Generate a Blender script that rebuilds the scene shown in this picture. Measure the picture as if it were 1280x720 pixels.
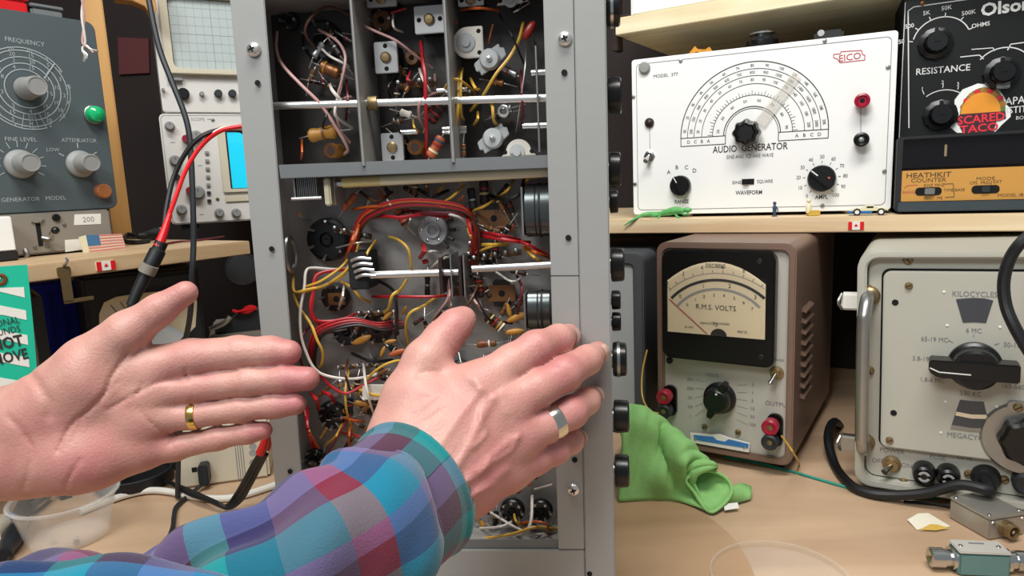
import bpy, bmesh, math, random
import numpy as np
from mathutils import Vector, Matrix

random.seed(7)
for o in list(bpy.data.objects): bpy.data.objects.remove(o)
SC = bpy.context.scene
COL = SC.collection

# ------------------------------------------------------------------ camera
FPX = 850.0
CAM = Vector((0, 0, 0.34))
PITCH, ROLL = math.radians(8.9), math.radians(2.42)
FW = Vector((0, math.cos(PITCH), -math.sin(PITCH)))
_r0 = Vector((1, 0, 0)); _u0 = _r0.cross(FW)
RT = _r0*math.cos(ROLL) - _u0*math.sin(ROLL)
UP = RT.cross(FW)
cam = bpy.data.cameras.new('camera'); camo = bpy.data.objects.new('camera', cam); COL.objects.link(camo)
cam.sensor_width = 36; cam.lens = FPX/1280*36; cam.clip_start = .01
m = Matrix.Identity(4)
for i in range(3):
    m[i][0] = RT[i]; m[i][1] = UP[i]; m[i][2] = -FW[i]; m[i][3] = CAM[i]
camo.matrix_world = m
SC.camera = camo
# ------------------------------------------------------------------ world, lamps, exposure
SC.view_settings.view_transform = 'Standard'; SC.view_settings.look = 'None'
SC.view_settings.gamma = 1; SC.view_settings.use_curve_mapping = False
SC.view_settings.exposure = 0.0
w = bpy.data.worlds.new('room_ambience'); SC.world = w; w.use_nodes = True
w.node_tree.nodes['Background'].inputs[0].default_value = (.86, .93, 1, 1)
w.node_tree.nodes['Background'].inputs[1].default_value = .29
def area(name, loc, target, sx, sy, power, col):
    l = bpy.data.lights.new(name, 'AREA'); l.shape = 'RECTANGLE'; l.size = sx; l.size_y = sy
    l.energy = power; l.color = col
    o = bpy.data.objects.new(name, l); COL.objects.link(o); o.location = loc
    o.rotation_euler = (Vector(target)-Vector(loc)).to_track_quat('-Z', 'Y').to_euler()
    return o
area('ceiling_lamp', (.02, .10, 1.50), (.08, .70, .15), .9, .30, 21, (1, .975, .94))
area('ceiling_lamp', (-.55, -.45, 1.25), (-.10, .75, .2), .55, .35, 13, (.95, .98, 1))

# ------------------------------------------------------------------ pixel helpers (1280 x 720 frame)
def ray(px, py): return FW + RT*((px-640)/FPX) - UP*((py-360)/FPX)
def onz(px, py, z):
    d = ray(px, py); return CAM + d*((z-CAM.z)/d.z)
def ony(px, py, y):
    d = ray(px, py); return CAM + d*(y/d.y)
def dep(px, py, w): return CAM + ray(px, py)*w
class Fr:
    """local frame of an upright face: x to the right along it, y into the thing, z up"""
    def __init__(s, org, yaw, pitch=0, roll=0):
        s.M = Matrix.Translation(org) @ Matrix.Rotation(math.radians(-yaw), 4, 'Z') @ Matrix.Rotation(math.radians(pitch), 4, 'X') @ Matrix.Rotation(math.radians(roll), 4, 'Y')
        s.I = s.M.inverted()
        s.c = s.I @ CAM
    def p3(s, px, py, d=0):
        r = s.I.to_3x3() @ ray(px, py)
        t = (d - s.c.y)/r.y
        return s.c + r*t
    def p(s, px, py, d=0):
        q = s.p3(px, py, d); return (q.x, q.z)
    def loc(s, P): return s.I @ P

# ------------------------------------------------------------------ materials
def lin(h):
    if isinstance(h, str):
        h = h.lstrip('#'); c = [int(h[i:i+2], 16)/255 for i in (0, 2, 4)]
        return tuple(x/12.92 if x <= .04045 else ((x+.055)/1.055)**2.4 for x in c)
    return h
MATS = {}
def mat(name, col, rough=.5, metal=0, var=.08, scale=60, bump=0, emit=0, coat=0, spec=.5):
    if name in MATS: return MATS[name]
    c = lin(col)
    M = bpy.data.materials.new(name); M.use_nodes = True; MATS[name] = M
    nt = M.node_tree; b = nt.nodes['Principled BSDF']
    tc = nt.nodes.new('ShaderNodeTexCoord'); nz = nt.nodes.new('ShaderNodeTexNoise')
    nz.inputs['Scale'].default_value = scale; nz.inputs['Detail'].default_value = 5
    nt.links.new(tc.outputs['Object'], nz.inputs['Vector'])
    mx = nt.nodes.new('ShaderNodeMix'); mx.data_type = 'RGBA'
    mx.inputs[6].default_value = tuple(max(0, x*(1-var)) for x in c)+(1,)
    mx.inputs[7].default_value = tuple(min(1, x*(1+var)) for x in c)+(1,)
    nt.links.new(nz.outputs['Fac'], mx.inputs[0]); nt.links.new(mx.outputs[2], b.inputs['Base Color'])
    b.inputs['Roughness'].default_value = rough; b.inputs['Metallic'].default_value = metal
    b.inputs['Coat Weight'].default_value = coat; b.inputs['Specular IOR Level'].default_value = spec
    if bump:
        bp = nt.nodes.new('ShaderNodeBump'); bp.inputs['Strength'].default_value = bump; bp.inputs['Distance'].default_value = .002
        n2 = nt.nodes.new('ShaderNodeTexNoise'); n2.inputs['Scale'].default_value = scale*8
        nt.links.new(tc.outputs['Object'], n2.inputs['Vector']); nt.links.new(n2.outputs['Fac'], bp.inputs['Height'])
        nt.links.new(bp.outputs[0], b.inputs['Normal'])
    if emit:
        nt.links.new(mx.outputs[2], b.inputs['Emission Color']); b.inputs['Emission Strength'].default_value = emit
    return M
def wood(name, c1, c2, stretch=(3, 40, 40), rough=.55, band=.5):
    M = bpy.data.materials.new(name); M.use_nodes = True; MATS[name] = M
    nt = M.node_tree; b = nt.nodes['Principled BSDF']; N = nt.nodes.new; L = nt.links.new
    tc = N('ShaderNodeTexCoord'); mp = N('ShaderNodeMapping'); mp.inputs['Scale'].default_value = stretch
    n1 = N('ShaderNodeTexNoise'); n1.inputs['Scale'].default_value = 1; n1.inputs['Detail'].default_value = 6; n1.inputs['Distortion'].default_value = .6
    n2 = N('ShaderNodeTexNoise'); n2.inputs['Scale'].default_value = 6; n2.inputs['Detail'].default_value = 4
    L(tc.outputs['Object'], mp.inputs[0]); L(mp.outputs[0], n1.inputs['Vector']); L(tc.outputs['Object'], n2.inputs['Vector'])
    ad = N('ShaderNodeMath'); ad.operation = 'MULTIPLY_ADD'; ad.inputs[1].default_value = band; L(n2.outputs['Fac'], ad.inputs[0]); L(n1.outputs['Fac'], ad.inputs[2])
    rp = N('ShaderNodeValToRGB'); e = rp.color_ramp.elements
    e[0].position = .45; e[0].color = lin(c1)+(1,); e[1].position = .95; e[1].color = lin(c2)+(1,)
    L(ad.outputs[0], rp.inputs[0]); L(rp.outputs[0], b.inputs['Base Color'])
    b.inputs['Roughness'].default_value = rough
    bp = N('ShaderNodeBump'); bp.inputs['Strength'].default_value = .12; bp.inputs['Distance'].default_value = .001
    L(n1.outputs['Fac'], bp.inputs['Height']); L(bp.outputs[0], b.inputs['Normal'])
    return M
def clear(name, tint, fac, rough=.05, diffuse=0.0, graze=.45):
    M = bpy.data.materials.new(name); M.use_nodes = True; MATS[name] = M
    nt = M.node_tree; N = nt.nodes.new; L = nt.links.new
    out = nt.nodes['Material Output']; b = nt.nodes['Principled BSDF']
    b.inputs['Base Color'].default_value = lin(tint)+(1,); b.inputs['Roughness'].default_value = rough
    if not diffuse: b.inputs['Metallic'].default_value = .9
    tr = N('ShaderNodeBsdfTransparent'); mx = N('ShaderNodeMixShader')
    fr = N('ShaderNodeLayerWeight'); fr.inputs['Blend'].default_value = .35
    md = N('ShaderNodeMath'); md.operation = 'MULTIPLY_ADD'; md.inputs[1].default_value = graze; md.inputs[2].default_value = fac
    L(fr.outputs['Facing'], md.inputs[0]); L(md.outputs[0], mx.inputs[0])
    L(tr.outputs[0], mx.inputs[1]); L(b.outputs[0], mx.inputs[2]); L(mx.outputs[0], out.inputs[0])
    return M

mat('grey_paint', '#9c9c98', .45, 0, .04, 12, .05)
mat('grey_paint_dark', '#6f7272', .5, 0, .08, 20, .05)
mat('chassis_metal', '#94918d', .45, .25, .16, 30, .08)
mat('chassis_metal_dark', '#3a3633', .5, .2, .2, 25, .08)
mat('steel', '#c9c9c6', .22, 1, .08, 80)
mat('bright_rod', '#e6e5e0', .28, .85, .05, 60)
mat('tin', '#a8a8a4', .35, .9, .1, 80)
mat('brass', '#917c58', .38, .75, .12, 80)
mat('copper', '#8a5a34', .4, .6, .15, 80)
mat('black_plastic', '#0c0c0d', .32, 0, .1, 60)
mat('black_matte', '#141416', .6, 0, .1, 60)
mat('black_rubber', '#101113', .55, 0, .1, 90)
mat('slate_rubber', '#23272b', .5, 0, .1, 90)
mat('hole_black', '#050505', .9, 0, 0)
mat('ivory', '#d8cfae', .4, 0, .06, 60)
mat('ivory_yellow', '#c9b87c', .4, 0, .08, 60)
mat('ceramic', '#cfc8bc', .45, 0, .06, 90)
mat('grey_ceramic', '#a9abaa', .5, 0, .08, 90)
mat('brown_phenolic', '#6b4522', .45, 0, .2, 120)
mat('dark_brown', '#2a1812', .5, 0, .2, 120)
mat('mustard', '#a9762a', .45, 0, .15, 150)
mat('orange_part', '#a4512a', .45, 0, .15, 120)
mat('red_part', '#8e2418', .35, 0, .12, 90)
mat('blue_part', '#33425e', .4, 0, .12, 90)
for n_, c_ in (('red', '#a3141d'), ('yellow', '#c39a3a'), ('white', '#cfc7bd'), ('black', '#0b0b0c'), ('brown', '#4a2a18'),
               ('orange', '#b5521d'), ('pink', '#b98f88'), ('maroon', '#5c1620'), ('green', '#2d6e55'), ('bare', '#b8b4ac')):
    mat('wire_'+n_, c_, .42, .7 if n_ == 'bare' else 0, .1, 150)
mat('bright_red', '#d5161c', .35, 0, .06, 80)
mat('olive_print', '#a3abab', .6, 0, .05)
mat('slate_panel', '#4b5558', .5, 0, .06, 18, .04)
mat('knob_grey', '#8e8e8b', .45, 0, .06, 60)
mat('green_jewel', '#12b06a', .15, 0, .08, 60, coat=.6)
mat('amber_jewel', '#a4643a', .25, 0, .1, 80)
mat('beige_metal', '#8d867b', .45, .1, .1, 25, .05)
mat('label_white', '#e4e1d8', .6, 0, .04)
mat('scope_white', '#d9d6cf', .45, 0, .04, 14)
mat('scope_cream', '#cfc6ae', .45, 0, .05, 14)
mat('screen_pale', '#c3cdca', .25, 0, .03, 10)
mat('screen_line', '#9fa9aa', .5, 0, .03)
mat('screen_cyan', '#0fb9d4', .3, 0, .02, 10, emit=.7)
mat('white_panel', '#eeeeea', .38, 0, .03, 10)
mat('ink', '#2a2a2c', .6, 0, .1)
mat('ink_soft', '#77767a', .6, 0, .1)
mat('ink_red', '#b8404c', .6, 0, .1)
mat('ink_white', '#dcdcd8', .6, 0, .05)
mat('ink_grey', '#9a9a98', .6, 0, .05)
mat('gold_panel', '#d39a4c', .4, .15, .05, 15)
mat('brown_enamel', '#7d6558', .42, .1, .08, 20, .04)
mat('meter_cream', '#ead9b6', .5, 0, .03, 20)
mat('panel_grey', '#b9b5ab', .45, 0, .05, 14, .03)
mat('panel_grey2', '#b3b1a4', .45, 0, .06, 14, .03)
mat('badge_blue', '#3d7dbd', .35, 0, .05)
mat('cloth_green', '#93cb7a', .95, 0, .1, 150, .5)
mat('sign_green', '#16b795', .5, 0, .04)
mat('flag_blue', '#3f6d96', .7, 0, .08); mat('flag_red', '#cf7f7f', .7, 0, .08); mat('flag_cream', '#ded6b4', .7, 0, .05)
mat('crate_blue', '#1021a8', .45, 0, .12, 20)
mat('wall_paint', '#241a17', .8, 0, .25, 6)
mat('wall_side', '#2b2320', .8, 0, .25, 6)
mat('floor_vinyl', '#4b4642', .7, 0, .2, 8)
mat('maroon_board', '#5a2426', .6, 0, .15, 10)
mat('adapter_beige', '#cfc5ae', .5, 0, .04, 20)
mat('cable_white', '#dedbd0', .45, 0, .05)
mat('teal_paint', '#5f8583', .45, .1, .08, 30, .04)
mat('silver_box', '#a9a59c', .38, .6, .12, 30)
mat('lizard_green', '#5fae62', .4, 0, .2, 150)
mat('toy_blue', '#2c6fae', .35, 0, .1); mat('toy_cream', '#e3dcb2', .4, 0, .06); mat('toy_navy', '#33445f', .4, 0, .1)
mat('yellow_cloth', '#c98a23', .7, 0, .2, 60)
mat('paper', '#e2dcc6', .7, 0, .05); mat('paper_yellow', '#c9a545', .7, 0, .15, 80)
mat('gold_ring', '#d8b76a', .2, 1, .03); mat('silver_ring', '#d5d0c4', .16, 1, .03)
mat('taco_orange', '#ee9a2c', .5, 0, .12, 90); mat('taco_green', '#5d7a3a', .5, 0, .2, 90); mat('taco_red', '#d62a30', .5, 0, .1, 90)
mat('grey_folder', '#8d8f86', .6, 0, .08)
wood('bench_wood', '#a98a6d', '#d0b190', (2.2, 16, 16), .55)
wood('sheet_wood', '#9a7a5a', '#bd9a78', (2.0, 14, 14), .5)
wood('shelf_pine', '#cfb088', '#ecd8b2', (3, 60, 60), .55)
wood('shelf_pale', '#d9c79a', '#f3e9c6', (3, 50, 50), .55)
wood('shelf_left', '#a98a66', '#cbb08a', (3, 50, 50), .55)
wood('post_pine', '#a9763a', '#cb9a58', (40, 40, 3), .5)
clear('pane', '#ffffff', .03, .04)
clear('clear_plastic', '#e6e2da', .05, .2, 1, .4)
clear('clear_sheet', '#e6e0d6', .22, .3, 1)
clear('clear_thin', '#e6e0d6', .06, .15, 1, .14)
clear('dim_glass', '#4a4d50', .25, .1, 1)

# ------------------------------------------------------------------ mesh building
def catmull(pts, n=6, closed=False):
    P = [Vector(p) for p in pts]
    if len(P) < 3: return P
    out = []
    k = len(P)
    rng = k if closed else k-1
    for i in range(rng):
        p1, p2 = P[i], P[(i+1) % k]
        p0 = P[i-1] if (closed or i > 0) else p1*2-p2
        p3 = P[(i+2) % k] if (closed or i+2 < k) else p2*2-p1
        for j in range(n):
            t = j/n
            out.append(.5*((2*p1)+(p2-p0)*t+(2*p0-5*p1+4*p2-p3)*t*t+(3*p1-p0-3*p2+p3)*t**3))
    if not closed: out.append(P[-1])
    return out
class MB:
    def __init__(s): s.v = []; s.f = []
    def add(s, V, F):
        o = len(s.v); s.v += [tuple(p) for p in V]; s.f += [tuple(o+i for i in q) for q in F]; return s
    def box(s, x0, x1, y0, y1, z0, z1):
        V = [(x, y, z) for z in (z0, z1) for y in (y0, y1) for x in (x0, x1)]
        return s.add(V, [(0, 1, 3, 2), (4, 6, 7, 5), (0, 4, 5, 1), (2, 3, 7, 6), (0, 2, 6, 4), (1, 5, 7, 3)])
    def prism(s, P, y0, y1):                        # outline in (x, z), extruded along y
        n = len(P)
        V = [(a, y0, b) for a, b in P]+[(a, y1, b) for a, b in P]
        F = [tuple(range(n)), tuple(range(2*n-1, n-1, -1))]+[(i, (i+1) % n, n+(i+1) % n, n+i) for i in range(n)]
        return s.add(V, F)
    def slab(s, P, z0, z1):                         # outline in (x, y), extruded along z
        n = len(P)
        V = [(a[0], a[1], z0) for a in P]+[(a[0], a[1], z1) for a in P]
        F = [tuple(range(n)), tuple(range(2*n-1, n-1, -1))]+[(i, (i+1) % n, n+(i+1) % n, n+i) for i in range(n)]
        return s.add(V, F)
    def rrect(s, x0, x1, z0, z1, r, y0, y1, n=5):
        return s.prism(rr(x0, x1, z0, z1, r, n), y0, y1)
    def frame(s, A, B, y0, y1):                     # ring between two outlines of equal count
        n = len(A)
        V = [(a, y0, b) for a, b in A]+[(a, y0, b) for a, b in B]+[(a, y1, b) for a, b in A]+[(a, y1, b) for a, b in B]
        F = []
        for i in range(n):
            j = (i+1) % n
            F += [(i, j, n+j, n+i), (2*n+i, 3*n+i, 3*n+j, 2*n+j), (i, 2*n+i, 2*n+j, j), (n+i, n+j, 3*n+j, 3*n+i)]
        return s.add(V, F)
    def lathe(s, prof, org=(0, 0, 0), axis=(0, -1, 0), n=24, squash=None):
        a = Vector(axis).normalized(); t = Vector((0, 0, 1)) if abs(a.z) < .9 else Vector((1, 0, 0))
        e1 = a.cross(t).normalized(); e2 = a.cross(e1); o = Vector(org)
        V = []; F = []
        for r, h in prof:
            for i in range(n):
                q = 2*math.pi*i/n; rr_ = r if squash is None else r*squash(i, n)
                V.append(o+a*h+(e1*math.cos(q)+e2*math.sin(q))*rr_)
        for k in range(len(prof)-1):
            for i in range(n):
                j = (i+1) % n
                F.append((k*n+i, k*n+j, (k+1)*n+j, (k+1)*n+i))
        if prof[0][0] > 1e-6: F.append(tuple(range(n)))
        if prof[-1][0] > 1e-6: F.append(tuple((len(prof)-1)*n+i for i in range(n)))
        return s.add(V, F)
    def cyl(s, p0, p1, r0, r1=None, n=16):
        p0, p1 = Vector(p0), Vector(p1); d = p1-p0
        return s.lathe([(r0, 0), (r0 if r1 is None else r1, d.length)], p0, d, n)
    def ball(s, c, r, sc=(1, 1, 1), n=12):
        V = []; F = []
        for i in range(n+1):
            th = math.pi*i/n
            for j in range(n*2):
                ph = math.pi*j/n
                V.append((c[0]+r*sc[0]*math.sin(th)*math.cos(ph), c[1]+r*sc[1]*math.sin(th)*math.sin(ph), c[2]+r*sc[2]*math.cos(th)))
        m_ = n*2
        for i in range(n):
            for j in range(m_):
                F.append((i*m_+j, i*m_+(j+1) % m_, (i+1)*m_+(j+1) % m_, (i+1)*m_+j))
        return s.add(V, F)
    def tube(s, pts, r, n=8, sub=6, closed=False):
        P = catmull(pts, sub, closed) if sub else [Vector(p) for p in pts]
        k = len(P); V = []; F = []
        T = []
        for i in range(k):
            a = P[(i-1) % k] if (closed or i > 0) else P[i]; b = P[(i+1) % k] if (closed or i < k-1) else P[i]
            d = b-a; T.append(d.normalized() if d.length > 1e-9 else Vector((1, 0, 0)))
        e = T[0].orthogonal().normalized()
        for i in range(k):
            e = (e-T[i]*e.dot(T[i])); e = e.normalized() if e.length > 1e-6 else T[i].orthogonal().normalized()
            g = T[i].cross(e)
            R = r(i/(k-1)) if callable(r) else r
            for j in range(n):
                q = 2*math.pi*j/n; V.append(P[i]+(e*math.cos(q)+g*math.sin(q))*R)
        for i in range(k if closed else k-1):
            for j in range(n):
                a, b = i, (i+1) % k
                F.append((a*n+j, a*n+(j+1) % n, b*n+(j+1) % n, b*n+j))
        if not closed: F += [tuple(range(n)), tuple((k-1)*n+j for j in range(n))]
        return s.add(V, F)
    def arc(s, c, r0, r1, a0, a1, y, n=40):           # flat printed arc, degrees from +x towards +z
        V = []; F = []
        for i in range(n+1):
            q = math.radians(a0+(a1-a0)*i/n)
            for r in (r0, r1): V.append((c[0]+r*math.cos(q), y, c[1]+r*math.sin(q)))
        for i in range(n): F.append((2*i, 2*i+1, 2*i+3, 2*i+2))
        return s.add(V, F)
    def line(s, a, b, w, y):                        # flat printed stroke
        a, b = Vector((a[0], a[1])), Vector((b[0], b[1])); d = (b-a).normalized()*w/2; n = Vector((-d.y, d.x))
        q = [a+n, b+n, b-n, a-n]
        return s.add([(p.x, y, p.y) for p in q], [(0, 1, 2, 3)])
    def path(s, pts, w, y):
        for a, b in zip(pts, pts[1:]): s.line(a, b, w, y)
        return s
    def text(s, st, c, h, y, ang=0, sx=1, bold=0, align='C'):
        V, F, wd = glyphs(st, bold)
        ca, sa = math.cos(math.radians(ang)), math.sin(math.radians(ang))
        k = h/.7; ox = {'C': wd/2, 'L': 0, 'R': wd}[align]
        W = []
        for a, b in V:
            X = (a-ox)*k*sx; Z = (b-.35)*k
            W.append((c[0]+X*ca-Z*sa, y, c[1]+X*sa+Z*ca))
        return s.add(W, F)
_G = {}
def glyphs(st, bold):
    if (st, bold) in _G: return _G[(st, bold)]
    cu = bpy.data.curves.new('lettering', 'FONT'); cu.body = st; cu.size = 1; cu.resolution_u = 2; cu.offset = bold
    ob = bpy.data.objects.new('lettering', cu)
    me = bpy.data.meshes.new_from_object(ob)
    V = [(v.co.x, v.co.y) for v in me.vertices]; F = [tuple(p.vertices) for p in me.polygons]
    wd = max([v[0] for v in V]) if V else 0
    bpy.data.objects.remove(ob); bpy.data.curves.remove(cu); bpy.data.meshes.remove(me)
    _G[(st, bold)] = (V, F, wd)
    return _G[(st, bold)]
def rr(x0, x1, z0, z1, r, n=5):
    if x0 > x1: x0, x1 = x1, x0
    if z0 > z1: z0, z1 = z1, z0
    P = []
    for cx, cz, a in ((x1-r, z1-r, 0), (x0+r, z1-r, 90), (x0+r, z0+r, 180), (x1-r, z0+r, 270)):
        for i in range(n+1):
            q = math.radians(a+90*i/n); P.append((cx+r*math.cos(q), cz+r*math.sin(q)))
    return P
def mesh_of(mb, bevel=0, seg=2, ang=35):
    me = bpy.data.meshes.new('mesh'); bm = bmesh.new()
    vs = [bm.verts.new(p) for p in mb.v]
    for q in mb.f:
        try: bm.faces.new([vs[i] for i in q])
        except ValueError: pass
    bmesh.ops.recalc_face_normals(bm, faces=bm.faces)
    if bevel:
        ed = [e for e in bm.edges if len(e.link_faces) == 2 and e.calc_face_angle(0) > .6]
        bmesh.ops.bevel(bm, geom=ed, offset=bevel, segments=seg, affect='EDGES', clamp_overlap=True)
    bm.to_mesh(me); bm.free()
    for p in me.polygons: p.use_smooth = True
    me.set_sharp_from_angle(angle=math.radians(ang))
    return me
def thing(name, label, cat, M=None, group=None):
    o = bpy.data.objects.new(name, None); COL.objects.link(o); o.empty_display_size = .02
    if M is not None: o.matrix_world = M
    o['label'] = label; o['category'] = cat
    if group: o['group'] = group
    return o
def part(name, mb, material, parent=None, bevel=0, seg=2, label=None, kind=None, ang=35):
    me = mesh_of(mb, bevel, seg, ang) if isinstance(mb, MB) else mb
    me.name = name
    me.materials.clear(); me.materials.append(MATS[material] if isinstance(material, str) else material)
    o = bpy.data.objects.new(name, me); COL.objects.link(o)
    if parent is not None: o.parent = parent
    if label: o['label'] = label
    if kind or 'lettering' in name: o['kind'] = kind or 'stuff'
    return o
def solo(name, mb, material, label, cat, M=None, group=None, bevel=0, kind=None, ang=35):
    o = part(name, mb, material, None, bevel, ang=ang)
    if M is not None: o.matrix_world = M
    o['label'] = label
    if cat: o['category'] = cat
    if group: o['group'] = group
    if kind: o['kind'] = kind
    return o
def dup(o, parent, loc=(0, 0, 0), rot=(0, 0, 0)):
    c = o.copy(); COL.objects.link(c); c.parent = parent; c.location = loc; c.rotation_euler = rot
    return c
def screw(parent, x, z, r, material='steel', y=0, slot=True, name='screw', ang=30):
    o = part(name, MB().lathe([(r, 0), (r, r*.35), (r*.75, r*.7), (0, r*.8)], (x, y, z), (0, -1, 0), 14), material, parent)
    if slot:
        a = math.radians(ang); dx, dz = math.cos(a)*r*.7, math.sin(a)*r*.7
        mb = MB().tube([(x-dx, y-r*.74, z-dz), (x+dx, y-r*.74, z+dz)], r*.13, 4, 0)
        part('screw_slot', mb, 'hole_black', o)
    return o
def hole(parent, x, z, r, y=0):
    return part('screw_hole', MB().lathe([(r, 0), (r, .0006), (0, .0006)], (x, y, z), (0, -1, 0), 12), 'hole_black', parent)

# ================================================================== the setting
def struct(name, mb, material, bevel=0):
    o = part(name, mb, material, None, bevel); o['kind'] = 'structure'; return o
struct('floor', MB().box(-2, 2, -1, 2.0, -.80, -.76), 'floor_vinyl')
struct('wall_back', MB().box(-2, 2, 1.62, 1.70, -.76, 1.9), 'wall_paint')
struct('wall_left', MB().box(-1.62, -1.54, -.6, 1.62, -.76, 1.9), 'wall_side')

# ================================================================== workbench
wb = thing('workbench', 'long tan plywood workbench carrying all the equipment', 'workbench')
part('bench_top', MB().box(-1.5, 1.5, .12, 1.58, -.035, 0), 'bench_wood', wb, .002)
for x in (-1.42, 1.42):
    for y in (.20, 1.50): part('leg', MB().box(x-.035, x+.035, y-.035, y+.035, -.76, -.035), 'bench_wood', wb, .003)
P = [onz(*q, 0) for q in ((846, 628), (872, 640), (897, 657), (918, 677), (933, 700), (944, 726), (950, 760))]
P = [(p.x, p.y) for p in catmull([(q.x, q.y, 0) for q in P], 4)]
solo('board_sheet', MB().slab(P+[(.10, .43), (-.02, .43), (-.02, .74), (.12, .74)], .0002, .0022), 'sheet_wood',
     'thin darker plywood sheet with rounded edge lying on bench under green cloth', 'board')

# ================================================================== right-hand shelves
ZS = .283
A = onz(765, 274.5, ZS); B = onz(1280, 267, ZS); u = (B-A).normalized(); SYAW = math.degrees(math.atan2(-u.y, u.x))
FS = Fr(Vector((A.x, A.y, 0)), SYAW)
sh = solo('wall_shelf', MB().box(-.16, (B-A).length+.25, 0, .34, ZS-.019, ZS), 'shelf_pine',
          'lower pine shelf board carrying the white audio generator', 'shelf', FS.M, bevel=.001)
ZU = .545
A2 = onz(771, 44, ZU); B2 = onz(900, 23, ZU); u2 = (B2-A2).normalized()
FU = Fr(Vector((A2.x, A2.y, 0)), math.degrees(math.atan2(-u2.y, u2.x)))
solo('wall_shelf', MB().box(-.002, .75, 0, .34, ZU, ZU+.024), 'shelf_pale', 'upper pale pine shelf board above the audio generator', 'shelf', FU.M, bevel=.001)
ub = thing('storage_box', 'white box with grey smudged print on the upper right shelf', 'box', FU.M)
part('body', MB().box(.012, .30, .02, .22, ZU+.0245, ZU+.14), 'white_panel', ub, .006, 3)
mb = MB()
for i in range(5): mb.line((.062+i*.008, ZU+.047-.001*i), (.068+i*.008, ZU+.049), .003, .0195)
part('print', mb, 'ink_grey', ub)
# shelf back board on the wall behind
solo('back_panel', MB().box(-.35, .95, .36, .375, .001, .75), 'wall_paint', 'dark brown back panel behind the right shelves', 'panel', FS.M)
br = thing('shelf_bracket', 'dark upright at the end of the upper right shelf', 'bracket', FU.M)
part('upright', MB().box(-.012, -.003, .01, .03, ZU-.02, ZU+.18), 'dark_brown', br, .001)
part('foot', MB().box(-.012, .012, .01, .03, ZU+.0245, ZU+.03), 'dark_brown', br, .001)
# yellow rag and dark clutter on top of the audio generator

def leaf(c, r, n=11):
    P = []
    rad = [1, .45, .75, .35, .8, .4, .6, .2, .6, .4, .8, .35, .75, .45]
    for i, q in enumerate(rad):
        a = math.pi/2+2*math.pi*i/len(rad); P.append((c[0]+r*q*math.cos(a), c[1]+r*q*math.sin(a)))
    return P
def maple_pin(M, c, w, h, label):
    t = thing('flag_pin', label, 'flag', M, 'small maple leaf flag pins on the shelf edges')
    part('plate', MB().rrect(c[0]-w/2, c[0]+w/2, c[1]-h/2, c[1]+h/2, h*.1, -.0018, -.0002), 'label_white', t)
    for s_ in (-1, 1):
        x = c[0]+s_*w*.375
        part('red_bar', MB().box(x-w*.125, x+w*.125, -.0022, -.0017, c[1]-h/2, c[1]+h/2), 'bright_red', t)
    part('maple_leaf', MB().prism(leaf(c, h*.3), -.0022, -.0017), 'bright_red', t)
c = FS.p(1070, 282, 0)
maple_pin(FS.M, c, .0165, .0095, 'tiny maple leaf flag pinned to the right pine shelf edge')

# ================================================================== audio generator
G = onz(793, 268.5, ZS+.0042); H = onz(1112, 262.5, ZS+.0042)
u = (H-G).normalized()
FA = Fr(Vector((G.x, G.y, 0)), math.degrees(math.atan2(-u.y, u.x)))
AW = (H-G).length; z0 = ZS+.0042
z1 = .5*(FA.p(785, 80)[1]+FA.p(1117, 33)[1])
ag = thing('audio_generator', 'white panelled audio generator with big semicircular tuning dial on the shelf', 'audio generator', FA.M)
x0, x1 = -.001, AW+.001
part('case', MB().box(x0+.003, x1-.003, .002, .19, z0+.002, z1-.002), 'grey_paint', ag, .003)
part('front_panel', MB().rrect(x0, x1, z0, z1, .004, 0, .003), 'white_panel', ag, .0006)
f = MB(); i_ = .006
o_ = rr(x0+i_, x1-i_, z0+i_, z1-i_, .006); n_ = rr(x0+i_+.0007, x1-i_-.0007, z0+i_+.0007, z1-i_-.0007, .0055)
mbr = MB(); k = len(o_)
mbr.add([(a, -.0003, b) for a, b in o_]+[(a, -.0003, b) for a, b in n_], [(i, (i+1) % k, k+(i+1) % k, k+i) for i in range(k)])
part('border_line', mbr, 'ink_soft', ag)
for px, py in ((851, 76), (1031, 51), (1110, 84), (792, 121), (794, 230), (1028, 257), (1105.5, 214)):
    x, z = FA.p(px, py); screw(ag, x, z, .0026, 'tin')
for px in (860, 1060):
    x, _ = FA.p(px, 266)
    for dy in (.012, .17): part('foot', MB().lathe([(.005, ZS), (.0075, z0+.002)], (x, dy, 0), (0, 0, 1), 16), 'tin', ag)
x, z = FA.p(806, 85)
part('trim_cap', MB().lathe([(.0075, 0), (.0075, .004), (.006, .0052), (0, .0054)], (x, 0, z), (0, -1, 0), 20), 'knob_grey', ag)
# dial
cx, cz = FA.p(939.5, 167.5)
R_ = .5*(FA.p(1033, 160)[0]-FA.p(849, 177)[0])
rad = [R_, R_*.905, R_*.81, R_*.70, R_*.545, R_*.385, R_*.36]
d = MB()
for i, r in enumerate(rad): d.arc((cx, cz), r-.0005, r+(.0006 if i in (0, 5) else .0002), 0, 180, -.0004, 60)
for s_ in (-1, 1):
    a, b = cx+s_*rad[6], cx+s_*rad[0]
    d.path([(a, cz), (b, cz), (b, cz-.0105), (a, cz-.0105), (a, cz)], .0009, -.0004)
    for k, ch in enumerate('ABCD'): d.text(ch, (cx+s_*(R_*.60+k*.0085), cz-.0053), .0042, -.0004)
for k in range(41):
    a = math.radians(180-176*k/40-2); L = .006 if k % 4 == 0 else .0035
    r0 = rad[4]
    d.line((cx+r0*math.cos(a), cz+r0*math.sin(a)), (cx+(r0+L)*math.cos(a), cz+(r0+L)*math.sin(a)), .0005, -.0004)
nums = ['20', '25', '30', '40', '50', '60', '70', '80', '90', '100', '120', '140', '160', '180', '200']
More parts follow.
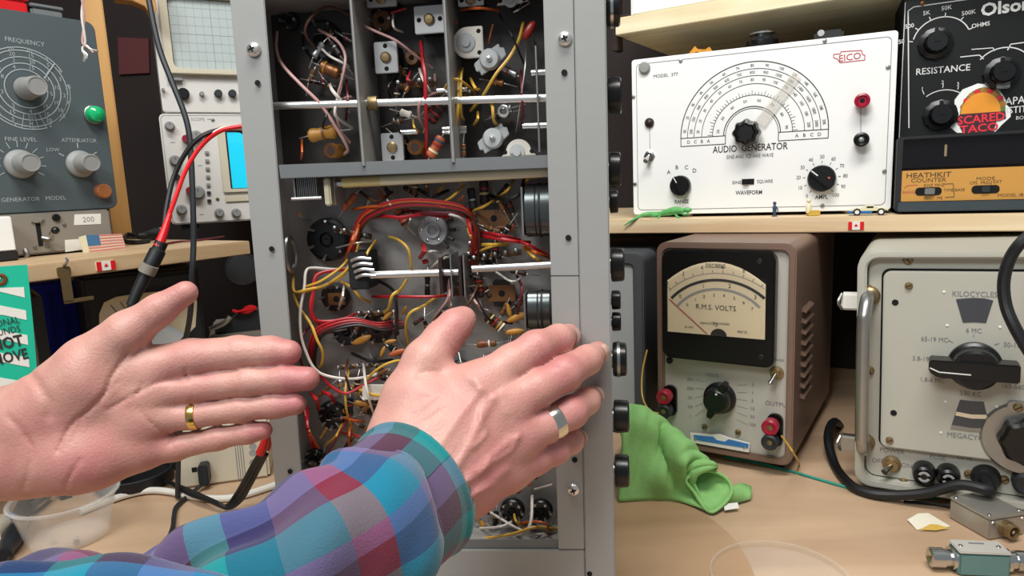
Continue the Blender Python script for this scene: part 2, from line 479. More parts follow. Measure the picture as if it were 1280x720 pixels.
for j, (rm, suf) in enumerate(((R_*.755, ''), (R_*.855, '0'), (R_*.95, 'K'))):
    for k, s_ in enumerate(nums):
        a = 174-168*k/(len(nums)-1)
        q = math.radians(a)
        st = s_ if suf == '' else (s_+'0' if suf == '0' else s_[:-1]+'K' if s_.endswith('0') else s_)
        d.text(st, (cx+rm*math.cos(q), cz+rm*math.sin(q)), .0037, -.0004, a-90, .8)
for k in range(8):
    a = 172-164*k/7; q = math.radians(a); d.text(str(20+10*k), (cx+R_*.47*math.cos(q), cz+R_*.47*math.sin(q)), .0034, -.0004, a-90)
part('dial_scale', d, 'ink', ag)
# pointer: clear cursor
dirv = Vector(FA.p(1000, 88))-Vector((cx, cz)); dirv.normalize(); nn = Vector((-dirv.y, dirv.x))
c0 = Vector((cx, cz))
q = [c0+dirv*.015+nn*.008, c0+dirv*R_*.97+nn*.006, c0+dirv*R_*.97-nn*.006, c0+dirv*.015-nn*.008]
part('cursor', MB().prism([(p.x, p.y) for p in q], -.0042, -.0030), 'clear_sheet', ag)
kn = part('tuning_knob', MB().lathe([(.0165, 0), (.0165, .008), (.0145, .0165), (.011, .0185), (.009, .0165), (0, .0165)], (cx-.005, -.0085, cz+.001), (0, -1, 0), 40,
          lambda i, n: 1+.07*math.cos(8*2*math.pi*i/n)), 'black_plastic', ag)
part('knob_shaft', MB().cyl((cx-.005, 0, cz+.001), (cx-.005, -.009, cz+.001), .005), 'steel', kn)
def bar_knob(parent, x, z, r, ang, pm='ink_white'):
    k_ = part('knob', MB().lathe([(r, 0), (r, .007), (r*.93, .009), (0, .009)], (x, 0, z), (0, -1, 0), 32), 'black_plastic', parent)
    a = math.radians(ang); dx, dz = math.cos(a), math.sin(a)
    P = [(x+dx*r*.97-dz*r*.25, z+dz*r*.97+dx*r*.25), (x-dx*r*.97-dz*r*.3, z-dz*r*.97+dx*r*.3), (x-dx*r*.97+dz*r*.3, z-dz*r*.97-dx*r*.3), (x+dx*r*.97+dz*r*.25, z+dz*r*.97-dx*r*.25)]
    part('knob_grip', MB().prism(P, -.0175, -.0088), 'black_plastic', k_, .001)
    part('pointer_line', MB().line((x+dx*r*.35, z+dz*r*.35), (x+dx*r*.95, z+dz*r*.95), r*.09, -.0178), pm, k_)
    return k_
x, z = FA.p(851, 232); bar_knob(ag, x, z, .0136, 120)
x, z = FA.p(1027, 223); bar_knob(ag, x, z, .0163, 140)
part('knob_dot', MB().lathe([(.0018, 0), (0, .0005)], (x+.008, -.0095, z), (0, -1, 0), 10), 'ink_red', ag)
t = MB()
t.text('AUDIO  GENERATOR', FA.p(937, 184.5), .0085, -.0004, 0, .78, .01)
t.text('SINE AND SQUARE WAVE', FA.p(937, 195), .0046, -.0004, 0, .75)
t.text('SINE', FA.p(921, 228), .0042, -.0004); t.text('SQUARE', FA.p(956, 226.5), .0042, -.0004, 0, .85); t.text('WAVEFORM', FA.p(936, 240.5), .0052, -.0004, 0, .8, .012)
t.text('RANGE', FA.p(852, 252), .005, -.0004, 0, .8, .012); t.text('AMPL', FA.p(1027, 246), .0052, -.0004, 0, .8, .012)
t.text('MODEL  377', FA.p(832, 94), .0042, -.0004)
for st, px, py in (('A', 836, 215), ('B', 846, 209), ('C', 858, 209), ('D', 868, 213)): t.text(st, FA.p(px, py), .0052, -.0004)
for k in range(11):
    a = math.radians(232-284*k/10)
    t.text(str(k*10), (x+.0265*math.cos(a), z+.0265*math.sin(a)), .0045, -.0004, 0, .8)
    t.line((x+.0185*math.cos(a), z+.0185*math.sin(a)), (x+.0215*math.cos(a), z+.0215*math.sin(a)), .0006, -.0004)
t.line(FA.p(812, 160), FA.p(812.5, 186), .0005, -.0004); t.line(FA.p(1076, 134), FA.p(1076, 168), .0005, -.0004)
part('lettering', t, 'ink', ag)
lg = MB(); P = [FA.p(*q) for q in ((1042, 68), (1051, 67), (1051, 64.5), (1077, 63), (1078, 68), (1081, 69), (1081, 75), (1050, 78.5), (1047, 74), (1042, 72), (1042, 68))]
lg.path(P, .0009, -.0004); lg.text('EICO', FA.p(1062, 71.2), .0075, -.0004, 3, 1.0, .005)
part('logo', lg, 'ink_red', ag)
x, z = FA.p(812, 153.5)
o = part('pilot_lamp', MB().lathe([(.0062, 0), (.0062, .003), (.0045, .003), (.0042, .005), (0, .0075)], (x, 0, z), (0, -1, 0), 20), 'dark_brown', ag)
x, z = FA.p(812, 195)
o = part('toggle_switch', MB().lathe([(.0075, 0), (.0075, .0025), (.005, .003), (.005, .006), (0, .006)], (x, 0, z), (0, -1, 0), 6), 'steel', ag)
part('lever', MB().cyl((x, -.005, z), (x-.002, -.016, z-.007), .0022, .0033), 'steel', o)
x, z = FA.p(935, 227)
o = part('slide_switch', MB().box(x-.0075, x+.0075, -.0012, .0005, z-.0035, z+.0035), 'hole_black', ag)
part('slider', MB().box(x-.006, x+.001, -.005, -.001, z-.003, z+.003), 'black_plastic', o, .0005)
for (px, py, mt) in ((1077, 127, 'ink_red'), (1076, 175, 'black_plastic')):
    x, z = FA.p(px, py)
    o = part('binding_post', MB().lathe([(.0055, 0), (.0055, .006), (.0085, .007), (.0085, .016), (.006, .017), (.0045, .015), (0, .015)], (x, 0, z), (0, -1, 0), 20),
             mat('post_red', '#9c1632', .3) and 'post_red' if mt == 'ink_red' else mt, ag)
    part('post_hole', MB().lathe([(.0028, 0), (0, .0004)], (x, -.0152, z), (0, -1, 0), 12), 'hole_black' if mt == 'ink_red' else 'tin', o)
# rag and clutter lying on the generator
q = FA.p3(873, 61, .03)
rb = MB(); V = []; F = []
for i in range(9):
    for j in range(5):
        fx, fy = i/8-.5, j/4-.5
        V.append((q.x+fx*.050, .02+.05*j/4, z1+.0004+.016*max(0, (1-4*fx*fx))*(1-3*fy*fy)*(.7+.4*math.sin(i*2.1+j))))
for i in range(8):
    for j in range(4): F.append((i*5+j, i*5+j+1, i*5+j+6, i*5+j+5))
rb.add(V, F)
solo('rag', rb, 'yellow_cloth', 'crumpled mustard yellow rag on top of the audio generator', 'rag', FA.M, ang=80)
q = FA.p3(952, 38, .05)
cl = thing('jar', 'dark glass jar with shiny rim on top of the audio generator', 'jar', FA.M)
part('body', MB().lathe([(.018, z1), (.02, z1+.004), (.02, z1+.015), (.015, z1+.021), (.015, z1+.024)], (q.x, .06, 0), (0, 0, 1), 20), 'black_plastic', cl)
part('rim', MB().tube([(q.x+.015*math.cos(a*.5236), .06+.015*math.sin(a*.5236), z1+.0245) for a in range(12)], .0012, 6, 2, True), 'steel', cl)
q = FA.p3(1031, 28, .05)
cl = thing('connector_plug', 'small dark plug with silver tip on top of the audio generator', 'plug', FA.M)
part('body', MB().box(q.x-.012, q.x+.022, .05, .075, z1, z1+.018), 'black_matte', cl, .003)
part('tip', MB().cyl((q.x-.004, .049, z1+.015), (q.x-.004, .056, z1+.015), .004), 'tin', cl)

# ------------------------------------------------------------------ toys on the shelf edge
def shelf_pt(px, py): return onz(px, py, ZS)
def shelf_front(px, dy=.014):
    q = FS.p3(px, 272, dy); return FS.M @ Vector((q.x, dy, ZS))
L0 = shelf_front(832, .010)
FT = Fr(Vector((L0.x, L0.y, ZS)), SYAW)
lz = thing('toy_lizard', 'small green plastic lizard crawling along the shelf edge', 'toy lizard', FT.M)
def tp(px, py, up): # a point above the shelf in the lizard's frame, standing on the shelf's edge strip
    q = FT.p3(px, py, 0); return Vector((q.x, -.001*up, q.z))
sp = [tp(855, 264, 0), tp(845, 263, 0), tp(835, 265, 0), tp(822, 268, 0)]
part('body', MB().tube(sp, lambda s: .0042*(.75+.5*math.sin(math.pi*min(1, s*1.1))) if s < .98 else .0022, 10), 'lizard_green', lz)
hd = FT.p3(857, 263, 0)
part('head', MB().ball((hd.x+.002, 0, hd.z+.0005), .0045, (1.4, .8, .8), 8), 'lizard_green', lz)
tl = [FT.p3(823, 268, 0), FT.p3(806, 268, 0), FT.p3(793, 274, -.012), FT.p3(780, 282, -.014)]
part('tail', MB().tube(tl, lambda s: .0032*(1-s)+.0007, 8), 'lizard_green', lz)
for a, b, c_ in (((828, 266), (823, 272), (818, 279)), ((843, 266), (846, 270), (850, 273)), ((826, 268), (821, 269), (815, 270)), ((850, 265), (855, 268), (861, 267))):
    part('leg', MB().tube([FT.p3(*a, 0), FT.p3(*b, -.004), FT.p3(*c_, -.006)], .0014, 6), 'lizard_green', lz)
for px, s_ in ((966, .9),):
    b = shelf_front(968); fg = thing('toy_figure', 'tiny blue standing toy figure in front of the audio generator', 'toy figure', Matrix.Translation(b))
    part('body', MB().lathe([(.0035, 0), (.0035, .001), (.0012, .002), (.0022, .006), (.0026, .012), (.0012, .0145)], (0, 0, 0), (0, 0, 1), 12), 'toy_navy', fg)
    part('head', MB().ball((0, 0, .0165), .0022, n=6), 'toy_navy', fg)
    part('arm', MB().tube([(.002, 0, .012), (.0035, -.001, .009), (.003, -.002, .006)], .0008, 6, 2), 'toy_navy', fg)
b = shelf_front(1014)
fg = thing('toy_figure', 'tiny cream toy figure sitting on a yellow block', 'toy figure', Matrix.Translation(b))
part('block', MB().box(-.004, .010, -.003, .006, 0, .0065), 'paper_yellow', fg, .0008)
part('body', MB().lathe([(.003, .004), (.0034, .008), (.003, .013), (.0012, .016)], (-.003, .001, 0), (0, 0, 1), 12), 'toy_cream', fg)
part('head', MB().ball((-.003, .001, .0185), .0026, n=6), 'toy_cream', fg)
b = shelf_front(1085, .013)
tc = thing('toy_car', 'little blue and cream toy racing car on the shelf edge', 'toy car', Matrix.Translation(b) @ Matrix.Rotation(math.radians(-SYAW), 4, 'Z'))
prof = [(-.0205, .003), (-.0205, .006), (-.015, .008), (-.008, .0085), (-.003, .0115), (.006, .0115), (.010, .0085), (.019, .0085), (.0205, .005), (.0205, .003)]
part('body', MB().prism([(a, max(b_, .0055) if i in (0, 9) else b_) for i, (a, b_) in enumerate(prof)], -.007, .007), 'toy_cream', tc, .0008)
part('skirt', MB().box(-.021, .004, -.0075, .0075, .0022, .0062), 'toy_blue', tc, .0008)
part('window', MB().box(-.002, .005, -.0072, .0072, .0088, .0108), 'black_plastic', tc)
for x in (-.012, .013):
    for y in (-.0082, .0055):
        wv = part('wheel', MB().cyl((x, y, .0042), (x, y+.0027, .0042), .0042, n=16), 'black_rubber', tc)
        part('hub', MB().cyl((x, y-.0003, .0042), (x, y+.003, .0042), .0024, n=12), 'label_white', wv)

# ================================================================== frequency counter with the decade box on it
CB = onz(1113, 264.5, ZS+.003)
FC = Fr(Vector((CB.x+.002, CB.y-.004, 0)), SYAW)
fc = thing('frequency_counter', 'black frequency counter with gold lower panel on the shelf', 'frequency counter', FC.M)
zt = FC.p(1116, 172)[1]; zb = ZS+.003; cw = .30
part('case', MB().box(0, cw, .004, .24, zb, zt), 'black_matte', fc, .003)
part('front_bezel', MB().frame(rr(0, cw, zb, zt, .004), rr(.006, cw-.006, zb+.009, zt-.004, .002), -.006, .006), 'black_matte', fc, .001)
part('dark_window', MB().box(.006, cw-.006, 0, .004, zb+.05, zt-.004), mat('smoked', '#100c10', .15) and 'smoked', fc)
gx, gz1 = FC.p(1121, 214); gz0 = FC.p(1121, 252)[1]
part('gold_panel', MB().box(gx, cw-.006, -.0035, .004, gz0, gz1), 'gold_panel', fc)
part('base_lip', MB().prism(rr(.003, cw-.002, zb, gz0-.0006, .002), -.010, .004), mat('lip', '#3b454a', .35) and 'lip', fc, .001)
xd, zd = FC.p(1182, 188); part('digit', MB().box(xd-.0012, xd+.0012, -.0008, 0, zd-.0065, zd+.0065), mat('digit_glow', '#8c7a5c', .4) and 'digit_glow', fc)
for sx_, sy_, ww in ((1160, 239, .013), (1231, 236.5, .013)):
    x, z = FC.p(sx_, sy_)
    s_ = part('slot', MB().rrect(x-ww, x+ww, z-.0045, z+.0045, .004, -.0042, -.003), 'hole_black', fc)
    if sx_ < 1200:
        part('slider', MB().box(x-.004, x+.006, -.008, -.004, z-.0035, z+.0035), 'tin', s_, .0006)
    else: part('slider', MB().box(x-.004, x+.004, -.0065, -.004, z-.0035, z+.0035), 'slate_rubber', s_, .0006)
t = MB(); y_ = -.0038
t.text('HEATHKIT', FC.p(1160, 218.5), .0055, y_, 0, 1.2, .012); t.text('COUNTER', FC.p(1160, 225), .0045, y_, 0, 1.15)
t.text('KHZ', FC.p(1160, 231.5), .0032, y_); t.text('MHZ', FC.p(1174, 231), .0032, y_); t.text('SEC', FC.p(1159, 247), .0032, y_); t.text('MS', FC.p(1174, 247), .0032, y_)
t.text('TIME', FC.p(1185, 237.5), .0032, y_); t.text('BASE', FC.p(1199, 237), .0032, y_)
t.path([FC.p(1180, 230), FC.p(1191, 229.5), FC.p(1192, 246), FC.p(1181, 246.5)], .0007, y_)
t.text('MODE', FC.p(1231, 223), .0036, y_, 0, 1.2); t.text('CPS', FC.p(1216, 228.5), .0032, y_); t.text('FREQ', FC.p(1232, 228), .0032, y_); t.text('EXT', FC.p(1246, 227), .0032, y_)
t.text('MODEL IB', FC.p(1262, 243.5), .0034, y_, 0, 1.1)
part('lettering', t, mat('ink_brown', '#5d4526', .6) and 'ink_brown', fc)
t = MB(); t.path([FC.p(1130, 235), FC.p(1134, 232), FC.p(1147, 231)], .0006, y_); t.text('RANGE', FC.p(1137, 240), .0032, y_)
part('red_lettering', t, 'ink_red', fc)

FO = Fr(FC.M @ Vector((.012, .07, 0)), SYAW-1)
ol = thing('substitution_box', 'black resistance and capacitance box with white lettering above the counter', 'test box', FO.M)
ox = FO.p(1127, 90)[0]; ozt = FO.p(1150, -14)[1]; ow = .30
part('case', MB().box(ox, ox+ow, .002, .13, zt+.001, ozt), 'black_matte', ol, .002)
part('front_panel', MB().box(ox, ox+ow, -.001, .002, zt+.001, ozt), mat('olson_black', '#161615', .3, 0, .1, 10) and 'olson_black', ol, .0008)
t = MB(); y_ = -.0014
t.path([(ox+.0005, zt+.002), (ox+.0005, FO.p(1127, 4)[1])], .0008, y_)
a = FO.p(1136, 160); b = FO.p(1135, 14); c = FO.p(1142, 9); e = FO.p(1290, -12)
t.path([a, b, c, e], .0012, y_)
t.text('RESISTANCE', FO.p(1178, 87), .0075, y_, 0, .95, .008)
kx, kz = FO.p(1174, 48)
ar = .0375
t.arc((kx+.002, kz-.006), ar*.80-.0006, ar*.80+.0006, 25, 165, y_, 30)
for st, a in (('50', 170), ('500', 143), ('5K', 113), ('50K', 85), ('500K', 52), ('OHMS', 24)):
    q = math.radians(a); r1, r2 = ar*.80, ar*.92
    t.line((kx+.002+r1*math.cos(q), kz-.006+r1*math.sin(q)), (kx+.002+r2*math.cos(q), kz-.006+r2*math.sin(q)), .001, y_)
    t.text(st, (kx+.002+ar*1.13*math.cos(q), kz-.006+ar*1.07*math.sin(q)), .0048, y_, 4, .95, .01)
k2x, k2z = FO.p(1251, 92)
t.path([FO.p(1200, 71.5), FO.p(1224, 69), FO.p(1229, 74)], .0011, y_)
t.path([FO.p(1214, 62), FO.p(1241, 60), FO.p(1243, 64)], .0009, y_)
t.path([FO.p(1259, 63), FO.p(1263, 55.5), FO.p(1282, 53)], .0011, y_)
t.arc(FO.p(1253, 92), .0285, .0297, 42, 142, y_, 24)
k3x, k3z = FO.p(1175, 138)
t.arc((k3x+.003, k3z-.006), .0292, .0302, 55, 128, y_, 20)
for st, px, py in (('1', 1152, 111), ('2', 1178, 103), ('3', 1197, 105)):
    t.text(st, FO.p(px, py), .0042, y_); t.line(FO.p(px+1, py+2.5), FO.p(px+3 if px < 1160 else px, py+7), .0008, y_)
t.text('CAPACITOR', FO.p(1284, 124), .0085, y_, 2, .85, .008); t.text('SUBSTITUTION', FO.p(1280, 136), .0075, y_, 2, .85, .008); t.text('BOX', FO.p(1277, 147), .004, y_)
part('lettering', t, 'ink_white', ol)
t = MB(); t.text('Olson', FO.p(1225.5, 13), .0135, y_, 2, 1.02, .03, 'L'); part('logo', t, mat('logo_white', '#f4f4f0', .5) and 'logo_white', ol)
for kx_, kz_, a in ((kx-.004, kz-.006, 95), (k2x, k2z, 100), (k3x, k3z-.006, 95)):
    k_ = part('knob', MB().lathe([(.0185, 0), (.018, .006), (.013, .008), (.012, .018), (.0105, .0195), (0, .0195)], (kx_, -.001, kz_), (0, -1, 0), 32, lambda i, n: 1+.03*math.cos(12*2*math.pi*i/n)), 'black_plastic', ol)
    q = math.radians(a)
    part('pointer', MB().prism([(kx_+.016*math.cos(q)-.0015, kz_+.016*math.sin(q)), (kx_+.016*math.cos(q)+.0015, kz_+.016*math.sin(q)), (kx_+.003, kz_), (kx_-.003, kz_)], -.0215, -.015), 'black_plastic', k_)
x, z = FO.p(1252, 102); part('slide_tab', MB().box(x-.0065, x+.0065, -.012, -.001, z-.009, z+.007), 'knob_grey', ol, .001)
x, z = FO.p(1153, 4.5); screw(ol, x, z, .003, 'copper', -.001)
# sticker
st = part('sticker', MB().prism([FO.p(*q) for q in ((1193, 125), (1203, 112), (1222, 104.5), (1235, 106), (1250, 114), (1257, 125), (1257, 130), (1263, 136), (1263, 146), (1252, 156), (1243, 166), (1196, 166), (1186, 158), (1185, 154), (1194, 149), (1197, 140), (1193, 131))], -.0013, -.0010), 'logo_white', ol)
def dome(cx_, cz_, rx, rz, y, n=18, y2=None): return [(cx_+rx*math.cos(math.pi*i/n), cz_+rz*math.sin(math.pi*i/n)) for i in range(n+1)]
a = FO.p(1225, 142); rx = FO.p(1252, 142)[0]-a[0]; rz = FO.p(1225, 114)[1]-a[1]
mb = MB()
fill = dome(a[0]+.002, a[1]+.001, rx*1.06, rz*1.12, 0)
part('sticker_filling', MB().prism(fill, -.0016, -.0013), 'taco_green', st)
for i in range(9):
    q = math.radians(20+140*i/8)
    part('sticker_topping', MB().lathe([(.0035, 0), (0, .0002)], (a[0]+.002+rx*.97*math.cos(q), -.0017, a[1]+rz*1.02*math.sin(q)), (0, -1, 0), 8), 'taco_red' if i % 2 else 'mustard', st)
part('sticker_shell', MB().prism(dome(a[0], a[1], rx*.93, rz*.93, 0), -.0021, -.0017), 'taco_orange', st)
P = [FO.p(*q) for q in ((1192, 150), (1200, 143), (1256, 139), (1257, 148), (1245, 151), (1241, 166), (1203, 166), (1198, 155))]
part('sticker_banner', MB().prism(P, -.0023, -.0020), mat('banner', '#47202a', .5) and 'banner', st)
t = MB(); t.text('SCARED', FO.p(1225.5, 148), .0092, -.0026, 3, .98, .02); t.text('TACO', FO.p(1223, 160), .0088, -.0026, 3, 1.1, .02)
part('sticker_lettering', t, mat('sticker_red', '#ef3340', .5) and 'sticker_red', st)

# ================================================================== voltmeter
VB = onz(829, 560, .008)
FV = Fr(Vector((VB.x, VB.y, 0)), 33)
vm = thing('voltmeter', 'brown and grey vacuum tube voltmeter with large cream meter on the bench', 'voltmeter', FV.M)
vx0 = FV.p(823, 440)[0]; vx1 = FV.p(994, 440)[0]; vz0 = .014; vz1 = FV.p(900, 303)[1]
part('case', MB().rrect(vx0, vx1, vz0, vz1, .012, .004, .27, 6), 'brown_enamel', vm, .003)
part('case_rim', MB().frame(rr(vx0, vx1, vz0, vz1, .012, 6), rr(vx0+.008, vx1-.008, vz0+.008, vz1-.008, .008, 6), -.004, .008), 'brown_enamel', vm, .0015)
part('front_panel', MB().rrect(vx0+.008, vx1-.008, vz0+.008, vz1-.008, .006, .001, .006), 'panel_grey', vm)
for y in (.03, .22):
    for x in (vx0+.02, vx1-.02): part('foot', MB().lathe([(.007, 0), (.009, vz0+.002)], (x, y, 0), (0, 0, 1), 14), 'black_rubber', vm)
# louvres on the right side
for k in range(9):
    z = vz1-.075-k*.0125
    part('louvre', MB().prism([(vx1-.001, z), (vx1+.005, z-.004), (vx1+.005, z-.006), (vx1-.001, z-.005)], .035, .085), 'brown_enamel', vm)
# meter
mx0, mz1 = FV.p(834, 322); mx1, mz0 = FV.p(969, 440); mz1 = FV.p(900, 313)[1]; mz0 = FV.p(900, 450)[1]
mx0 = FV.p(832.5, 380)[0]; mx1 = FV.p(972, 380)[0]
mt = part('meter_bezel', MB().rrect(mx0, mx1, mz0, mz1, .010, -.014, .001, 6), 'black_plastic', vm, .002)
wx0 = FV.p(840, 380)[0]; wx1 = FV.p(960.5, 380)[0]; wz0 = FV.p(900, 416)[1]; wzc = FV.p(900, 325.5)[1]; wze = FV.p(840, 346)[1]-.002
P = [(wx0, wz0), (wx1, wz0)]
for i in range(13):
    s_ = 1-2*i/12; P.append(((wx0+wx1)/2+s_*(wx1-wx0)/2, wzc-(wzc-wze)*s_*s_))
part('meter_face', MB().prism(P, -.0146, -.0141), 'meter_cream', mt)
part('meter_glass', MB().prism(P, -.0166, -.0160), 'pane', mt)
mc = FV.p(903, 417); t = MB(); y_ = -.0149
Rm = FV.p(900, 346)[1]-mc[1]
sc = MB()
def marc(mb, r0, r1, a0, a1, n=40):   # flattened like the printed scales
    V = []; F = []
    for i in range(n+1):
        q = math.radians(a0+(a1-a0)*i/n)
        for r in (r0, r1): V.append((mc[0]+r*math.cos(q)*1.10, y_, mc[1]+r*math.sin(q)))
    for i in range(n): F.append((2*i, 2*i+1, 2*i+3, 2*i+2))
    mb.add(V, F)
marc(t, Rm-.0030, Rm, 46, 141)
part('scale_band', t, 'ink', mt)
t = MB(); marc(t, Rm*1.09, Rm*1.10, 52, 137); marc(t, Rm*.80, Rm*.84, 42, 143); part('scale_lines', t, 'ink_grey', mt)
t = MB()
for k in range(11):
    q = math.radians(135-80*k/10); t.line((mc[0]+Rm*1.10*1.1*math.cos(q), mc[1]+Rm*1.10*math.sin(q)), (mc[0]+Rm*1.15*1.1*math.cos(q), mc[1]+Rm*1.15*math.sin(q)), .0005, y_)
for k in range(6):
    q = math.radians(133-76*k/5); t.text(str(k*2), (mc[0]+Rm*1.21*1.1*math.cos(q), mc[1]+Rm*1.21*math.sin(q)), .0045, y_, 0, .8)
for k in range(4):
    q = math.radians(133-80*k/3); t.text(str(k), (mc[0]+Rm*.90*1.1*math.cos(q), mc[1]+Rm*.90*math.sin(q)), .0045, y_)
for k in range(8):
    q = math.radians(134-88*k/7); t.text(str(k), (mc[0]+Rm*.72*1.1*math.cos(q), mc[1]+Rm*.72*math.sin(q)), .0035, y_)
t.text('R.M.S. VOLTS', FV.p(899, 381.5), .0058, y_, 0, .95); t.text('DECIBELS', FV.p(899, 330), .0046, y_, 0, .8)
t.text('HEWLETT', FV.p(889, 401), .0026, y_); t.text('PACKARD', FV.p(907, 401.5), .0026, y_); t.text('hp', FV.p(899, 401.5), .0045, y_)
t.text('db 600', FV.p(866, 405.5), .0026, y_); t.text('400 D', FV.p(932, 411.5), .003, y_)
part('scale_lettering', t, 'ink', mt, kind='stuff')
hub = MB(); hub.prism([(mc[0]+.009*math.cos(math.pi*i/12), wz0+.008*math.sin(math.pi*i/12)) for i in range(13)], -.0156, -.0147)
part('needle_hub', hub, 'black_plastic', mt)
part('needle', MB().line(FV.p(889, 414), FV.p(842, 371), .0011, -.0153), 'ink_red', mt)
for px, py in ((953, 325), (955, 443)): x, z = FV.p(px, py); part('bezel_screw', MB().lathe([(.0032, 0), (.0025, .001), (0, .001)], (x, -.014, z), (0, -1, 0), 14), 'black_matte', mt)
x, z = FV.p(837, 450.5); part('lamp_hole', MB().lathe([(.004, 0), (.004, .002), (.002, .0025), (0, .0015)], (x, .001, z), (0, -1, 0), 14), 'black_plastic', vm)
x, z = FV.p(900, 497)
kb = part('range_knob', MB().lathe([(.0185, 0), (.0185, .004), (.0155, .006), (.0145, .018), (.012, .020), (0, .020)], (x, .001, z), (0, -1, 0), 32), 'black_plastic', vm)
for s_ in (1, -1):
    a = math.radians(68); dx, dz = math.cos(a)*s_, math.sin(a)*s_
    part('knob_wing', MB().prism([(x+dx*.010-dz*.005, z+dz*.010+dx*.005), (x+dx*.0225-dz*.003, z+dz*.0225+dx*.003), (x+dx*.0225+dz*.003, z+dz*.0225-dx*.003), (x+dx*.010+dz*.005, z+dz*.010-dx*.005)], -.018, -.001), 'black_plastic', kb, .001)
part('knob_dot', MB().lathe([(.0014, 0), (0, .0004)], (x+.001, -.0192, z+.0095), (0, -1, 0), 8), 'ink_white', kb)
t = MB()
for i, st_ in enumerate(('.001', '.003', '.01', '.03', '.1')): t.text(st_, FV.p(862, 474+i*11.5), .0038, .0006); t.line(FV.p(869, 474+i*11.5), FV.p(880, 478+i*8.5), .0004, .0006)
for i, st_ in enumerate(('.3', '1', '3', '10', '30', '100')): t.text(st_, FV.p(940, 481+i*10), .0038, .0006); t.line(FV.p(921, 482+i*8.5), FV.p(934, 481+i*10), .0004, .0006)
t.text('INPUT', FV.p(837, 485), .004, .0006); t.text('OUTPUT', FV.p(972, 505.5), .0048, .0006); t.text('VOLTS', FV.p(890, 469), .0036, .0006); t.text('POWER', FV.p(971, 450), .003, .0006)
part('lettering', t, 'ink_soft', vm, kind='stuff')
x, z = FV.p(971, 466)
o = part('toggle_switch', MB().lathe([(.0075, 0), (.0075, .002), (.0045, .003), (.0045, .007), (0, .007)], (x, .001, z), (0, -1, 0), 14), 'brass', vm)
part('lever', MB().cyl((x, -.006, z), (x-.004, -.016, z-.009), .0018, .0028), 'steel', o)
for (px, py) in ((838, 500), (969, 537)):
    x, z = FV.p(px, py)
    pl = part('terminal_plate', MB().rrect(x-.0085, x+.0085, z-.019, z+.019, .008, -.003, .001, 6), 'black_plastic', vm)
    for dz, mt_ in ((.008, 'post_red'), (-.009, 'slate_rubber')):
        po = part('binding_post', MB().lathe([(.005, 0), (.005, .004), (.0085, .005), (.009, .016), (.007, .0175), (.004, .0165), (0, .0165)], (x-.002, -.003, z+dz), (0, -1, 0), 18), mt_, pl)
        part('post_tip', MB().lathe([(.003, 0), (0, .0005)], (x-.002, -.0197, z+dz), (0, -1, 0), 10), 'brass', po)
for px, py in ((880.5, 533.5), (922.5, 540.5)): x, z = FV.p(px, py); screw(vm, x, z, .0034, 'brass', .001)
P = [FV.p(*q) for q in ((864.5, 539.5), (890, 541.5), (901, 541), (911, 545), (938.5, 552.5), (937.5, 563.5), (866, 551))]
bd = part('badge', MB().prism(P, -.0055, -.0035), 'label_white', vm)
part('badge_field', MB().prism([FV.p(*q, -.0055) for q in ((867, 543.5), (892, 546), (896, 550), (906, 552), (911, 549), (936, 555), (935, 560.5), (868, 549.5))], -.0060, -.0055), 'badge_blue', bd)
for px, py in ((871, 546.5), (932, 557.5)): x, z = FV.p(px, py); part('badge_rivet', MB().lathe([(.0018, 0), (0, .0008)], (x, -.006, z), (0, -1, 0), 10), 'steel', bd)
# lead hanging from the black output post and from the left input post
q1 = FV.M @ FV.p3(977, 545, -.018)
solo('test_lead', MB().tube([q1, dep(985, 556, .70), dep(993, 568, .69), onz(999, 580, .003), onz(996, 592, .0015)], .0011, 6), 'wire_yellow',
     'thin yellow lead hanging from the black post of the voltmeter', 'wire')
q1 = FV.M @ FV.p3(826, 517, -.018)
solo('test_lead', MB().tube([q1, ony(812, 513, .78), ony(803, 495, .80), ony(803, 465, .815), ony(809, 437, .82)], .0011, 6), 'wire_yellow',
     'thin yellow lead running up beside the grey cabinet from voltmeter input', 'wire')

# ================================================================== grey cabinet behind the radio
FG = Fr(ony(806, 500, .86), 26); FG = Fr(Vector((FG.M.translation.x, FG.M.translation.y, 0)), 26)
gc = thing('equipment_cabinet', 'pale grey instrument cabinet with dark rounded edge beside the voltmeter', 'cabinet', FG.M)
gx1 = FG.p(806, 420)[0]; gz1 = FG.p(790, 317)[1]
part('case', MB().rrect(gx1-.20, gx1, .001, gz1, .012, .002, .22, 6), mat('case_slate', '#55585c', .45, .1) and 'case_slate', gc, .002)
part('case_rim', MB().frame(rr(gx1-.20, gx1, .001, gz1, .012, 6), rr(gx1-.19, gx1-.014, .012, gz1-.014, .006, 6), -.004, .004), 'case_slate', gc, .002)
part('front_panel', MB().box(gx1-.19, gx1-.0145, -.0005, .002, .0125, gz1-.0145), mat('panel_pale', '#b4b8bb', .4, .1, .05, 12) and 'panel_pale', gc)

